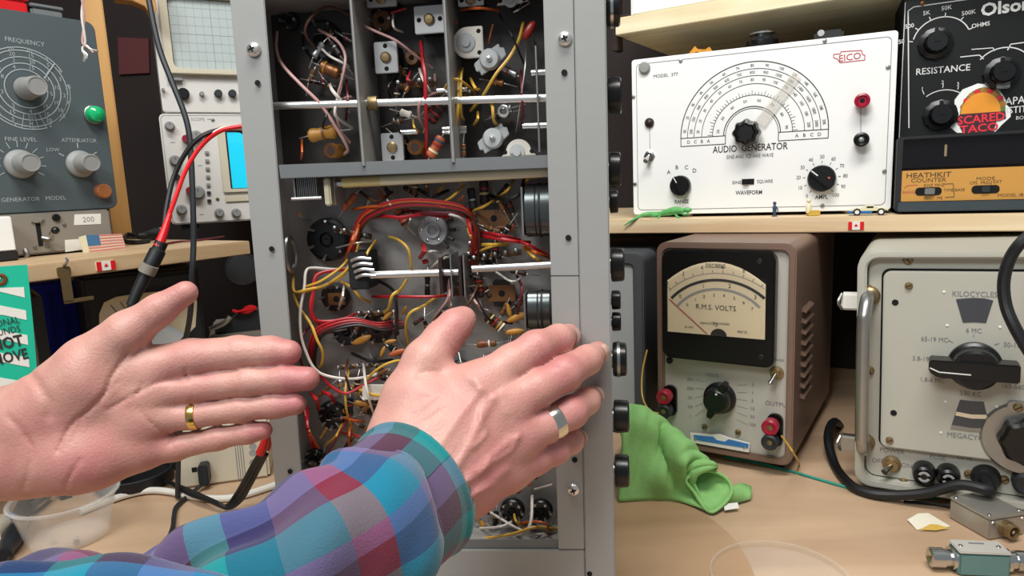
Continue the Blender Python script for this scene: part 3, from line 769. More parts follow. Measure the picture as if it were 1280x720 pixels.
# ================================================================== signal generator at right
SB = onz(1070, 606, .004)
FG2 = Fr(Vector((SB.x, SB.y, 0)), 31, 0, -1.2)
sg = thing('signal_generator', 'large pale grey signal generator with black pointer knob and side handle', 'signal generator', FG2.M)
F2 = FG2
sx0 = F2.p(1071, 460)[0]; sx1 = sx0+.42; sz0 = .008; sz1 = F2.p(1180, 314)[1]
part('case', MB().rrect(sx0, sx1, sz0, sz1, .014, .006, .25, 6), 'panel_grey2', sg, .003)
part('case_rim', MB().frame(rr(sx0, sx1, sz0, sz1, .016, 6), rr(sx0+.0085, sx1-.0085, sz0+.0085, sz1-.006, .011, 6), -.010, .010), 'panel_grey2', sg, .0015)
part('front_panel', MB().rrect(sx0+.010, sx1-.010, sz0+.010, sz1-.007, .010, .001, .007, 6), 'panel_grey2', sg)
ix0, iz1 = F2.p(1105, 338); iz0 = F2.p(1105, 556)[1]; ix1 = sx1-.03
part('panel_gap', MB().rrect(ix0-.002, ix1+.002, iz0-.002, iz1+.002, .008, .0004, .002, 6), 'hole_black', sg)
rp = part('raised_panel', MB().rrect(ix0, ix1, iz0, iz1, .007, -.007, .0005, 6), 'panel_grey2', sg, .0012)
for x in (sx0+.03, sx1-.03):
    for y in (.03, .22): part('foot', MB().lathe([(.008, .0005), (.010, sz0+.001)], (x, y, 0), (0, 0, 1), 14), 'black_rubber', sg)
# handle
h0 = F2.p3(1086, 372, -.012); h1 = F2.p3(1080, 558, -.012)
hd = part('handle', MB().tube([(h0.x, .001, h0.z), (h0.x-.001, -.022, h0.z), (h0.x-.002, -.034, h0.z-.012), (h0.x-.003, -.036, h0.z-.03), (h1.x-.001, -.036, h1.z+.03), (h1.x, -.034, h1.z+.012), (h1.x, -.022, h1.z), (h1.x, .001, h1.z)], .0062, 12), 'tin', sg)
for h in (h0, h1): part('handle_base', MB().lathe([(.010, 0), (.009, .005), (.0065, .007)], (h.x, .001, h.z), (0, -1, 0), 16), 'brass', hd)
for px, py in ((1135, 325), (1085, 361), (1087, 463), (1129, 603)): x, z = F2.p(px, py); screw(sg, x, z, .0045, 'brass', .001, ang=120)
for px, py in ((1136, 357), (1112, 550)): x, z = F2.p(px, py, -.007); screw(sg, x, z, .0036, 'brass', -.007)
for px, py in ((1119, 378), (1117, 516)): x, z = F2.p(px, py, -.007); hole(sg, x, z, .003, -.007)
for px, py in ((1180, 365), (1184, 407), (1250, 409), (1182, 502), (1176, 541), (1246, 508)):
    x, z = F2.p(px, py, -.007); part('rivet', MB().lathe([(.0014, 0), (.0010, .0007), (0, .001)], (x, -.007, z), (0, -1, 0), 10), 'label_white', sg)
def window(pts, mt_, sub):
    P = [F2.p(*q, -.007) for q in pts]
    wn = part('dial_window', MB().prism(P, -.0076, -.007), mt_, sg)
    return wn
wn = window(((1195, 374), (1205, 373), (1218, 372.2), (1231, 373), (1241.5, 375.5), (1232.5, 403.5), (1218, 402.5), (1203.5, 403)), mat('smoke', '#44464a', .3) and 'smoke', 0)
wn = window(((1200, 499.5), (1215, 501.5), (1229.5, 502), (1239, 541), (1214, 539), (1188, 535.5)), 'smoke', 0)
part('dial_strip', MB().prism([F2.p(*q, -.0076) for q in ((1195.5, 514.5), (1214, 518), (1233, 518.5), (1234, 523.5), (1214, 523), (1194, 519))], -.0080, -.0076), 'meter_cream', wn)
part('dial_strip', MB().prism([F2.p(*q, -.0076) for q in ((1189.5, 531), (1214, 535), (1237, 535.5), (1239, 541), (1214, 539), (1188, 535.5))], -.0080, -.0076), 'beige_metal', wn)
kx, kz = F2.p(1218, 456, -.007)
kb = part('range_knob', MB().lathe([(.0225, 0), (.0225, .006), (.020, .008), (.019, .021), (.0165, .024), (0, .024)], (kx, -.007, kz), (0, -1, 0), 36), 'black_plastic', sg)
part('knob_bar', MB().prism([(kx-.0375, kz+.004), (kx-.037, kz+.0085), (kx-.012, kz+.0085), (kx+.033, kz+.0085), (kx+.033, kz-.0085), (kx-.012, kz-.0085), (kx-.030, kz-.0085), (kx-.0375, kz-.003)], -.034, -.013), 'black_plastic', kb, .0012)
part('pointer_line', MB().path([(kx-.0365, kz+.001), (kx-.029, kz-.0025), (kx-.004, kz-.003)], .0012, -.0345), 'ink_white', kb)
t = MB(); y_ = -.0074
for st_, px, py, h in (('KILOCYCLES', 1218, 367.5, .0052), ('MEGACYCLES', 1213, 546, .0052), ('6 MC', 1217, 413, .0046), ('65-19 MC', 1168, 424, .0046), ('5.8-19 MC', 1158, 448.5, .0046), ('1.8-6 MC', 1165, 475, .0046), ('50-170', 1267, 431, .0046), ('530 KC', 1213, 492, .0046), ('165-560', 1266, 483, .0046)):
    t.text(st_, F2.p(px, py, -.007), h, y_, 0, .85)
t.line(F2.p(1185, 425, -.007), F2.p(1191, 428, -.007), .0006, y_); t.line(F2.p(1243, 431, -.007), F2.p(1249, 429, -.007), .0006, y_); t.line(F2.p(1217, 418, -.007), F2.p(1217, 421, -.007), .0006, y_)
part('lettering', t, 'ink_soft', sg, kind='stuff')
t = MB()
for st_, px, py in (('POWER', 1115, 564), ('OFF', 1097, 576), ('ON', 1133, 582), ('FUSE', 1172, 572), ('LINE', 1206, 572)): t.text(st_, F2.p(px, py), .0046, .0006)
part('lettering', t, 'ink_soft', sg, kind='stuff')
dx, dz = F2.p(1282, 548, -.007)
dk = part('dial_plate', MB().lathe([(.036, 0), (.034, .003), (0, .003)], (dx, -.007, dz), (0, -1, 0), 40), 'tin', sg)
part('dial_knob', MB().lathe([(.022, .003), (.021, .016), (.018, .019), (0, .018)], (dx, -.007, dz), (0, -1, 0), 40, lambda i, n: 1+.05*math.cos(8*2*math.pi*i/n)), 'black_plastic', dk)
bx, bz = F2.p(1275, 507, -.007); bt = part('dial_lock', MB().rrect(bx-.010, bx+.02, bz-.005, bz+.005, .004, -.013, -.007), 'tin', sg); screw(bt, bx-.002, bz, .004, 'brass', -.013)
x, z = F2.p(1114.5, 580)
o = part('toggle_switch', MB().lathe([(.0088, 0), (.0088, .002), (.006, .003), (.006, .007), (0, .007)], (x, .001, z), (0, -1, 0), 14), 'brass', sg)
part('lever', MB().cyl((x, -.005, z), (x-.006, -.015, z-.004), .0022, .0034), 'steel', o)
for px, py in ((1155, 588), (1185, 591.5)):
    x, z = F2.p(px, py)
    o = part('fuse_holder', MB().lathe([(.0105, 0), (.0105, .008), (.0095, .016), (.007, .0175), (.005, .0165), (0, .0165)], (x, .001, z), (0, -1, 0), 24), 'black_plastic', sg)
    part('cap_glint', MB().arc((x, z), .0030, .0055, 20, 160, -.0172, 12).arc((x, z), .0030, .0055, 200, 340, -.0172, 12), 'ink_grey', o)  # flat grey arcs paint the highlights on the fuse cap
x, z = F2.p(1232, 596)
o = part('power_inlet', MB().lathe([(.0125, 0), (.0125, .006), (.010, .012), (0, .012)], (x, .001, z), (0, -1, 0), 24), 'black_rubber', sg)
plug_pt = F2.M @ Vector((x, -.010, z))
for px, py in ((1211, 592.5), (1255, 599.5)): x, z = F2.p(px, py); screw(sg, x, z, .0042, 'brass', .001)
x, z = F2.p(1281, 600); part('connector', MB().lathe([(.011, 0), (.011, .012), (.008, .014), (0, .012)], (x, .001, z), (0, -1, 0), 24), 'slate_rubber', sg)
# latches on the left side of the case
for (px, py, nm) in ((1060, 376, 'label_white'), (1052, 552, 'tin')):
    q = F2.p3(px, py, .02)
    l_ = part('latch', MB().box(sx0-.017, sx0+.001, .014, .026, q.z-.009, q.z+.009), nm, sg, .002)
    part('latch_hook', MB().tube([(sx0-.016, .016, q.z+.008), (sx0-.019, .010, q.z), (sx0-.016, .016, q.z-.008)], .0016, 6), 'tin', l_)

# ------------------------------------------------------------------ cables at right
solo('power_cable', MB().tube([plug_pt+Vector((0, .006, 0)), plug_pt+Vector((-.008, -.016, -.001)), F2.M @ F2.p3(1200, 606, -.024), F2.M @ F2.p3(1160, 616, -.022), F2.M @ F2.p3(1118, 619, -.020), onz(1085, 616, .0056), onz(1062, 605, .0056), ony(1043, 580, .735), ony(1035, 545, .78), ony(1044, 527, .83), ony(1058, 545, .90), onz(1064, 548, .006)], .0052, 10), 'black_rubber',
     'thick black power cord curving from the signal generator across the bench', 'cable')
solo('power_cable', MB().tube([FS.M @ Vector((FS.p(1600, 270)[0], .05, ZS+.0045)), FS.M @ Vector((FS.p(1520, 270)[0], .02, ZS+.0045)), FS.M @ Vector((FS.p(1440, 270)[0], -.03, ZS-.004)), dep(1345, 266, .60), dep(1310, 280, .52), dep(1283, 297, .50), dep(1264, 320, .505), dep(1255, 350, .51), dep(1257, 380, .51), dep(1268, 408, .505), dep(1290, 445, .50), dep(1330, 500, .49), dep(1375, 570, .48), onz(1420, 690, .006), onz(1460, 740, .006)], .0042, 10), 'black_rubber',
     'thick black cord looping in front of the signal generator panel at right', 'cable')
teal = [onz(*q, .0018) for q in ((905, 571), (940, 577), (985, 588), (1030, 601), (1075, 613), (1120, 620), (1160, 622), (1200, 619))]
teal += [onz(*q, .0018) for q in ((1240, 624), (1262, 627), (1310, 622))]
solo('signal_wire', MB().tube(teal, .0016, 6), mat('wire_teal', '#1f8f80', .45) and 'wire_teal', 'thin teal wire running along the bench under the instruments', 'wire')
solo('signal_wire', MB().tube([onz(*q, .002) for q in ((1130, 627), (1160, 629), (1190, 634), (1206, 638.5))], .0016, 6), 'black_rubber', 'short thin black wire lying on bench below the signal generator', 'wire')
solo('signal_wire', MB().tube([onz(*q, .002) for q in ((1255, 630), (1275, 634), (1310, 640))], .0016, 6), 'black_rubber', 'short black wire on bench right of the silver connector box', 'wire')

# ------------------------------------------------------------------ small boxes on the bench
ba, bb_, bc_ = onz(1236, 676, 0), onz(1203, 645, 0), onz(1280, 668.5, 0)
sb = thing('connector_box', 'silver die-cast box with brass jack on the bench at right', 'connector box')
vv = (bc_-ba).normalized(); BWd = (bc_-ba).length; nn_ = Vector((-vv.y, vv.x, 0)); BLn = (bb_-ba).length*.95
sb.matrix_world = Matrix(((vv.x, nn_.x, 0, ba.x), (vv.y, nn_.y, 0, ba.y), (0, 0, 1, 0), (0, 0, 0, 1)))
part('body', MB().box(0, BWd, 0, BLn, .0005, .0195), 'silver_box', sb, .001)
part('box_lid', MB().box(-.0004, BWd+.0004, -.0004, BLn+.0004, .0195, .0225), 'silver_box', sb, .0008)
jk = part('jack', MB().lathe([(.0075, 0), (.0075, .004), (.0066, .004), (.0066, .010), (.0050, .010), (.0045, .005), (0, .005)], (BWd*.42, 0, .0105), (0, -1, 0), 20), 'brass', sb)
part('jack_pin', MB().cyl((BWd*.42, -.003, .0105), (BWd*.42, -.009, .0105), .0016, n=10), 'steel', jk)
for x, y in ((.003, .004), (BWd-.003, .004), (.003, BLn-.004), (BWd-.003, BLn-.004)): part('lid_screw', MB().lathe([(.0018, 0), (.0013, .0008), (0, .0008)], (x, y, .0225), (0, 0, 1), 10), 'steel', sb)
for x in (.0035, BWd-.0035): part('end_screw', MB().lathe([(.0018, 0), (.0013, .0008), (0, .0008)], (x, 0, .0165), (0, -1, 0), 10), 'steel', sb)
tb = thing('attenuator_box', 'small teal and grey box with silver connectors at both ends', 'attenuator', Matrix.Translation(onz(1198, 721, 0)) @ Matrix.Rotation(math.radians(-9), 4, 'Z'))
part('body', MB().box(0, .039, 0, .020, .0008, .0205), 'teal_paint', tb, .0015)
part('lid', MB().box(-.0003, .0393, -.0003, .0203, .0205, .0225), 'panel_grey', tb, .0008)
for x in (.005, .034): part('lid_screw', MB().lathe([(.0020, 0), (.0015, .0007), (0, .0007)], (x, .010, .0225), (0, 0, 1), 10), 'tin', tb)
t = MB(); V = []
part('lid_print', MB().box(.013, .025, .0135, .0155, .0225, .0227), 'ink_soft', tb)
for s_, x in ((-1, 0), (1, .039)):
    cn = part('connector', MB().lathe([(.0095, 0), (.0095, .003), (.0070, .003), (.0070, .008), (.0082, .008), (.0082, .018), (.0060, .019), (0, .016)], (x, .010, .0110), (s_, 0, 0), 20), 'steel', tb)
    part('connector_pin', MB().cyl((x+s_*.014, .010, .0110), (x+s_*.021, .010, .0110), .0012, n=8), 'brass', cn)
P = [onz(*q, 0) for q in ((1134, 652), (1160, 646), (1189, 659), (1146, 663))]
pp = thing('paper_scrap', 'torn white and yellow paper label lying on the bench', 'paper')
V = []
part('sheet', MB().add([P[0]+Vector((0, 0, .002)), P[1]+Vector((0, 0, .004)), P[2]+Vector((0, 0, .0006)), P[3]+Vector((0, 0, .0006)), (P[0]+P[1])/2+Vector((0, 0, .006)), (P[3]+P[2])/2+Vector((0, 0, .001))], [(0, 4, 5, 3), (4, 1, 2, 5)]), 'paper', pp)
part('yellow_patch', MB().add([onz(1149, 662, .0022), onz(1163, 655, .006), onz(1172, 655.5, .005), onz(1187, 660, .0022), onz(1170, 663, .0018)], [(0, 1, 2, 3, 4)]), 'paper_yellow', pp)
lc = onz(975, 728, 0)  # clear plastic cup lid
ld = thing('plastic_cup_lid', 'clear round plastic cup lid lying flat on the front of the bench', 'saucer', Matrix.Translation(lc))
part('disc', MB().lathe([(0, .0006), (.052, .0006), (.054, .002), (.054, .006), (.056, .006), (.056, .0003), (0, .0003)], (0, 0, 0), (0, 0, 1), 40), 'clear_thin', ld)
part('rim', MB().tube([(.056*math.cos(a*.3927), .056*math.sin(a*.3927), .006) for a in range(16)], .0007, 6, 3, True), 'clear_thin', ld)

# ------------------------------------------------------------------ green cloth
def hump():
    rows = [  # px,py on the bench or z height from the front hem to the back
        [(773, 627, 0), (798, 625, 0), (825, 624, 0), (846, 626, 0), (862, 631, 0), (876, 636, 0), (886, 640, 0)],
        [(773, 600, .022), (800, 597, .026), (824, 596, .030), (842, 600, .024), (856, 608, .016), (866, 614, .012), (874, 620, .011)],
        [(773, 565, .052), (802, 558, .060), (822, 563, .052), (840, 572, .052), (852, 582, .046), (860, 590, .036), (868, 597, .030)],
        [(773, 534, .078), (800, 527, .087), (820, 537, .074), (842, 548, .070), (862, 566, .056), (876, 579, .046), (886, 586, .040)],
        [(773, 510, .090), (796, 508, .096), (822, 521, .086), (848, 541, .070), (872, 563, .054), (888, 578, .044), (897, 586, .038)],
        [(775, 517, .076), (797, 517, .080), (826, 530, .068), (850, 550, .05), (870, 570, .034), (884, 584, .026), (893, 590, .022)],
        [(778, 556, .001), (797, 556, .001), (822, 562, .001), (845, 574, .001), (862, 586, .001), (876, 594, .001), (886, 598, .001)]]
    G_ = []
    for r in rows: G_.append(catmull([onz(a, b, max(c, .001)+.002) for a, b, c in r], 6))
    cols = [catmull([g[i] for g in G_], 6) for i in range(len(G_[0]))]
    nu, nv = len(cols), len(cols[0]); V = []; F = []
    for i, c in enumerate(cols):
        for j, p in enumerate(c):
            s_ = j/(nv-1); fold = .0035*math.sin(i*.55+j*.12)*math.sin(math.pi*min(1, s_*1.3))+.002*math.sin(i*1.3-j*.35)*math.sin(math.pi*s_)
            V.append((p.x+fold*.5, p.y-fold, max(.0024, p.z+fold*.5)))
    for i in range(nu-1):
        for j in range(nv-1): F.append((i*nv+j, (i+1)*nv+j, (i+1)*nv+j+1, i*nv+j+1))
    return MB().add(V, F)
ct = thing('microfibre_cloth', 'bright green microfibre cloth heaped on the bench beside the radio', 'cloth')
me = mesh_of(hump(), ang=180)
co = part('cloth_sheet', me, 'cloth_green', ct)
md = co.modifiers.new('thick', 'SOLIDIFY'); md.thickness = .0022; md.offset = 1
# rolled corner: an open cone whose mouth faces the viewer
rim = [onz(*q) for q in ((857, 600, .030), (872, 591, .036), (889, 589, .037), (904, 595, .032), (913, 606, .024), (913, 618, .016), (904, 630, .008), (890, 640, .004), (879, 633, .006), (868, 616, .017))]
rim = catmull(rim, 4, True); n_ = len(rim); cen = sum(rim, Vector())/n_
axis_ = onz(838, 572, .040)-cen; V = []; F = []
for k in range(9):
    f_ = k/8
    for i, p in enumerate(rim):
        q = cen+(p-cen)*(1-.62*f_)+axis_*f_+Vector((0, .02*f_, 0)); V.append((q.x, q.y, max(.003, q.z+.0012*math.sin(i*.9+k))))
for k in range(8):
    for i in range(n_): F.append((k*n_+i, k*n_+(i+1) % n_, (k+1)*n_+(i+1) % n_, (k+1)*n_+i))
co = part('rolled_corner', mesh_of(MB().add(V, F), ang=180), 'cloth_green', ct)
md = co.modifiers.new('thick', 'SOLIDIFY'); md.thickness = .0022; md.offset = 0
part('hem', MB().tube([p+Vector((0, -.0008, .0004)) for p in rim[::2]], .0017, 8, 2, True), 'cloth_green', ct)
V = []; F = []
for i in range(9):
    f_ = i/8; a_ = onz(911+28*f_, 612-3*f_-6*math.sin(f_*3.1), .018-.008*f_); b_ = onz(906+32*f_, 633-9*f_, .003); c__ = (a_+b_)/2+Vector((0, -.002, .003+.003*math.sin(f_*5)))
    V += [a_, c__, b_]
for i in range(8):
    for j in range(2): F.append((i*3+j, i*3+j+1, i*3+j+4, i*3+j+3))
co = part('corner_flap', mesh_of(MB().add(V, F), ang=180), 'cloth_green', ct)
md = co.modifiers.new('thick', 'SOLIDIFY'); md.thickness = .002; md.offset = 0
part('care_tag', MB().add([onz(904, 630, .007), onz(922, 628, .009), onz(924, 635, .005), onz(906, 638, .004)], [(0, 1, 2, 3)]), 'label_white', ct)

# ================================================================== the radio chassis standing on its side
P0 = dep(745, 500, .455)
FK = Fr(Vector((P0.x, P0.y, 0)), 8.4)
SQ = .68                                              # tray depth factor: interior depths below are nominal, flattened by this once built
def K(px, py, d=0): return FK.p(px, py, d*SQ)
def K3(px, py, d=0):
    q = FK.p3(px, py, d*SQ); return Vector((q.x, d, q.z))
ch = thing('radio_chassis', 'grey radio receiver chassis standing on end with its wired underside open', 'radio chassis', FK.M)
DP = .058                                             # depth of the tray
TOP = -42                                            # the rails go on above the picture
def on(px0, py0, px1, py1, y): return px0+(px1-px0)*(y-py0)/(py1-py0)
def poly_px(pts, d0, d1): return MB().prism([K(*q) for q in pts], d0, d1)
zb = .0025
lx = lambda y: on(287, 0, 343, 600, y); li = lambda y: on(330, 0, 377, 600, y)
ri = lambda y: on(679, 0, 697, 650, y); rs = lambda y: on(717, 0, 731, 690, y); ro = lambda y: on(757, 0, 769, 720, y)
YB = 687
BOT = 835
def drop(P):  # keep outlines above the bench
    return [(x, max(z, zb)) for x, z in P]
rail = lambda a, b, y0, y1: drop([K(a(y0), y0), K(b(y0), y0), K(b(y1), y1), K(a(y1), y1)])
part('left_rail', MB().prism(rail(lx, li, TOP, YB), 0, .0016), 'grey_paint', ch, .0005)
part('right_rail', MB().prism(rail(ri, lambda y: rs(y)-.4, TOP, 344.5), -.0006, .0012), 'grey_paint', ch, .0004)
part('right_rail', MB().prism(rail(ri, lambda y: rs(y)-.4, 345.4, YB-1), -.0006, .0012), 'grey_paint', ch, .0004)
part('panel_flange', MB().prism(rail(lambda y: rs(y)+.4, ro, TOP, BOT), -.0012, .0016), 'grey_paint', ch, .0008)
pz0, pz1 = zb, K(757, TOP)[1]
pxr = .5*(K(769, 720)[0]+K(757, 0)[0])
part('front_panel', MB().box(pxr-.004, pxr-.0006, .001, .215, pz0, pz1), 'grey_paint', ch, .0006)
part('bottom_plate', MB().prism(drop([K(lx(YB), YB), K(rs(YB)-.5, YB), K(rs(BOT)-.5, BOT), K(lx(BOT), BOT)]), -.0004, .0014), 'grey_paint', ch, .0006)
part('bottom_lip', MB().prism([K(375, 676), K(700, 676), K(700, 688.5), K(375, 688.5)], .0016, .0030), 'grey_paint_dark', ch)
# tray walls and floors
xl = .5*(K(li(0), 0)[0]+K(li(600), 600)[0]); xr = .5*(K(ri(0), 0)[0]+K(ri(600), 600)[0])
xo = .5*(K(lx(0), 0)[0]+K(lx(600), 600)[0])
zB = K(640, YB)[1]; zT = pz1
def slant(a, y0, y1, w):                               # a wall along a slanting outline
    return [(K(a(y0), y0)[0]-w, K(a(y0), y0)[1]), (K(a(y0), y0)[0], K(a(y0), y0)[1]), (K(a(y1), y1)[0], K(a(y1), y1)[1]), (K(a(y1), y1)[0]-w, K(a(y1), y1)[1])]
part('side_wall', MB().prism(slant(lambda y: lx(y)+14, TOP, YB, .0014), .001, DP), 'chassis_metal', ch)
part('side_wall', MB().box(pxr-.012, pxr-.010, .002, DP, zB, zT), 'chassis_metal', ch)
part('end_wall', MB().box(xo+.012, pxr-.011, .001, DP, zB-.004, zB-.002), 'chassis_metal', ch)
part('end_wall', MB().box(xo+.004, pxr-.011, .001, DP, zT-.002, zT), 'chassis_metal', ch)
zM = K(520, 212)[1]
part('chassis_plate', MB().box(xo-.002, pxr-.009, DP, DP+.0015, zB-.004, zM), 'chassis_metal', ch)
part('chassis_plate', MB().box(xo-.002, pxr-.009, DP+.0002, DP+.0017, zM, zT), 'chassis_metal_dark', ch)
part('rear_cover', MB().box(xo+.01, pxr-.006, DP*SQ+.012, .19, zB-.004, zT), 'grey_paint_dark', ch)
# crossbar and dividers
cbm = MB().prism([K(346, 206), K(686, 193.5), K(686, 210), K(349, 223.5)], .0018, .0036)
part('crossbar', cbm, 'grey_paint_dark', ch, .0004)
q0, q1 = K3(350, 208, .003), K3(684, 196, .003)
part('crossbar_wall', MB().add([(q0.x, .0036, q0.z), (q1.x, .0036, q1.z), (q1.x, DP, q1.z), (q0.x, DP, q0.z)], [(0, 1, 2, 3)]), 'chassis_metal', ch)
for xa, xb_, yb in ((438.5, 454.5, 207), (555, 566.5, 203)):
    a, b = K3(xa, TOP, .002), K3(xb_, yb, .002)
    ax = on(xa, 0, xb_, yb, TOP); a = K3(ax, TOP, .002)
    dv_ = part('divider', MB().add([(a.x-.0009, .0012, a.z), (a.x+.0009, .0012, a.z), (b.x+.0009, .0012, b.z), (b.x-.0009, .0012, b.z),
                              (a.x-.0009, DP, a.z), (a.x+.0009, DP, a.z), (b.x+.0009, DP, b.z), (b.x-.0009, DP, b.z)],
                             [(0, 1, 2, 3), (4, 5, 6, 7), (0, 3, 7, 4), (1, 2, 6, 5), (0, 1, 5, 4), (3, 2, 6, 7)]), 'chassis_metal', ch, .0002)
    part('bare_edge', MB().tube([(a.x, .0010, a.z), (b.x, .0010, b.z)], .0011, 8, 0), 'bright_rod', dv_)
for px, py, r in ((318, 62, .0048), (706, 49, .0046), (717, 611, .0046)):
    x, z = K(px, py)
    sc_ = part('screw', MB().lathe([(r, 0), (r*.97, r*.25), (r*.75, r*.55), (r*.35, r*.72), (0, r*.75)], (x, -.0006, z), (0, -1, 0), 20), 'bright_rod', ch)
    for a_ in (20, 110):
        c_, s_ = math.cos(math.radians(a_))*r*.42, math.sin(math.radians(a_))*r*.42
        part('screw_slot', MB().tube([(x-c_, -.0006-r*.68, z-s_), (x+c_, -.0006-r*.68, z+s_)], r*.16, 5, 0), 'hole_black', sc_)
for px, py in ((323, 104), (340.5, 311), (363.5, 588.5), (705.5, 91), (710.5, 297), (718.5, 574), (737, 716)): x, z = K(px, py); hole(ch, x, z, .0019, -.0009)

# shafts
def rod(name, a, b, rpx, d, material, n=14, d2=None):
    p, q = K3(*a, d), K3(*b, d if d2 is None else d2)
    return part(name, MB().cyl(p, q, rpx*(.455+d)/FPX, n=n), material, ch)
rod('tuning_shaft', (338, 132.5), (690, 122), 4.6, .020, 'bright_rod')
rod('switch_shaft', (463, 344.5), (573, 340.5), 4.2, .018, 'bright_rod')
rod('switch_shaft', (590, 336.5), (695, 331), 4.4, .018, 'bright_rod')
rod('guide_rod', (462, 341), (560, 338), 1.6, .022, 'bright_rod')
rod('insulated_shaft', (428, 228.5), (476, 226), 6.6, .014, 'ivory_yellow')
rod('insulated_shaft', (476, 226), (690, 214.5), 6.4, .014, 'ivory')
rod('support_rod', (669.5, 57), (674.5, 190), 1.5, .012, 'tin')
for a, b, r in (((546, 113.5), (584, 111.5), 3), ((664, 91), (690, 89.5), 3.6), ((553, 161), (583, 159.5), 2.4), ((553, 166), (583, 164.5), 2.0), ((653, 157.5), (690, 156.5), 3.4), ((498, 165.5), (522, 164.5), 3.2)):
    rod('standoff', a, b, r, .035, 'bright_rod')
cl = rod('shaft_collar', (460.5, 129), (471.5, 128.6), 8.5, .020, 'brass')
x, z = K(466, 124.5, .012); screw(cl, x, z, .0017, 'copper', .0155)
# variable capacitor at the left end of the ivory shaft
p0, p1 = K3(372, 236, .022), K3(402, 234, .022)
vc = part('variable_capacitor', MB().box(p0.x, p0.x+.0012, .012, .034, p0.z-.008, p0.z+.008), 'tin', ch)
for i in range(11):
    x = p0.x+.0025+(p1.x-p0.x-.004)*i/10
    part('plate', MB().prism([(x-.0002, p0.z-.0065), (x+.0002, p0.z-.0065), (x+.0002, p0.z+.0075), (x-.0002, p0.z+.0075)], .013, .033), 'tin', vc)
part('tie_bar', MB().cyl((p0.x-.002, .012, p0.z-.0068), (p1.x+.002, .012, p0.z-.0068), .0013, n=8), 'bright_rod', vc)
p0, p1 = K3(403, 223, .012), K3(414, 257, .012)
part('ceramic_block', MB().box(p0.x, p1.x, .012, .034, p1.z, p0.z), 'ivory', vc, .001)
p0, p1 = K3(417, 222, .010), K3(420, 256, .010)
part('end_plate', MB().box(p0.x, p1.x, .008, .036, p1.z, p0.z), 'chassis_metal', vc)
rod('shaft_coupling', (419, 230), (430, 229), 4.5, .014, 'steel')

# metal trimmer plates
def trimmer(px, py, w, h, ang=0, d=.030):
    c = K3(px, py, d); sw, sh_ = w*(.455+d)/FPX/2, h*(.455+d)/FPX/2
    t = part('trimmer', MB().rrect(c.x-sw, c.x+sw, c.z-sh_, c.z+sh_, .0012, d, d+.0045, 3), mat('trimmer_metal', '#b9b8b6', .35, .6, .1, 90) and 'trimmer_metal', ch, .0004)
    sr = part('adjuster', MB().lathe([(.0036, 0), (.0036, .002), (.0026, .0032), (0, .0034)], (c.x, d, c.z), (0, -1, 0), 14), 'brass', t)
    part('screw_slot', MB().line((c.x-.002, c.z-.0012), (c.x+.002, c.z+.0012), .0006, d-.0036), 'hole_black', t)
    dx, dz = (0, sh_*.72) if h > w else (sw*.7, 0)
    for s_ in (-1, 1): part('rivet_hole', MB().lathe([(.0016, 0), (0, .0002)], (c.x+s_*dx, d-.0001, c.z+s_*dz), (0, -1, 0), 10), 'hole_black', t)
    # body behind, reaching the chassis plate
    part('trimmer_body', MB().box(c.x-sw*.8, c.x+sw*.8, d+.0045, DP, c.z-sh_*.8, c.z+sh_*.8), 'black_matte', t)
    return t
trimmer(482, 71.5, 28, 36); trimmer(536.5, 24, 36, 31); trimmer(476, -2, 36, 18); trimmer(490, 184, 27, 34); trimmer(588, -1, 30, 14)
# D shaped ceramic trimmers
def ceramic(px, py, r, flip, d=.030):
    c = K3(px, py, d); R = r*(.455+d)/FPX
    a0 = {1: 90, -1: 0, 2: -90}[flip]
    P = [(c.x+R*math.cos(math.radians(a0+180*i/14)), c.z+R*math.sin(math.radians(a0+180*i/14))) for i in range(15)]
    if flip == 1: P += [(c.x+R*1.05, c.z-R), (c.x+R*1.05, c.z+R)]
    else: P += [(c.x-R*1.4, c.z-R*.3), (c.x+R*1.4, c.z-R*.3)]
    t = part('ceramic_trimmer', MB().prism(P, d, d+.004), 'ceramic', ch, .0005)
    part('rotor', MB().lathe([(R*.62, 0), (R*.62, .0012), (R*.3, .0014), (R*.3, .003), (0, .003)], (c.x-.001, d, c.z), (0, -1, 0), 20), 'grey_ceramic', t)
    part('rotor_silver', MB().arc((c.x-.001, c.z), R*.32, R*.55, 190, 330, d-.0014, 12), 'tin', t)
    for s_ in (-1, 1):
        hx, hz = (c.x+R*.78, c.z+s_*R*.68) if flip == 1 else (c.x+s_*R*1.05, c.z+.0002)
        part('mount_hole', MB().lathe([(.0015, 0), (0, .0002)], (hx, d-.0001, hz), (0, -1, 0), 10), 'hole_black', t)
    part('trimmer_post', MB().cyl((c.x, d+.004, c.z), (c.x, DP, c.z), R*.5, n=12), 'black_matte', t)
ceramic(584, 53, 17.5, 1); ceramic(648, 190, 15, -1); ceramic(640, 0, 13, 2)
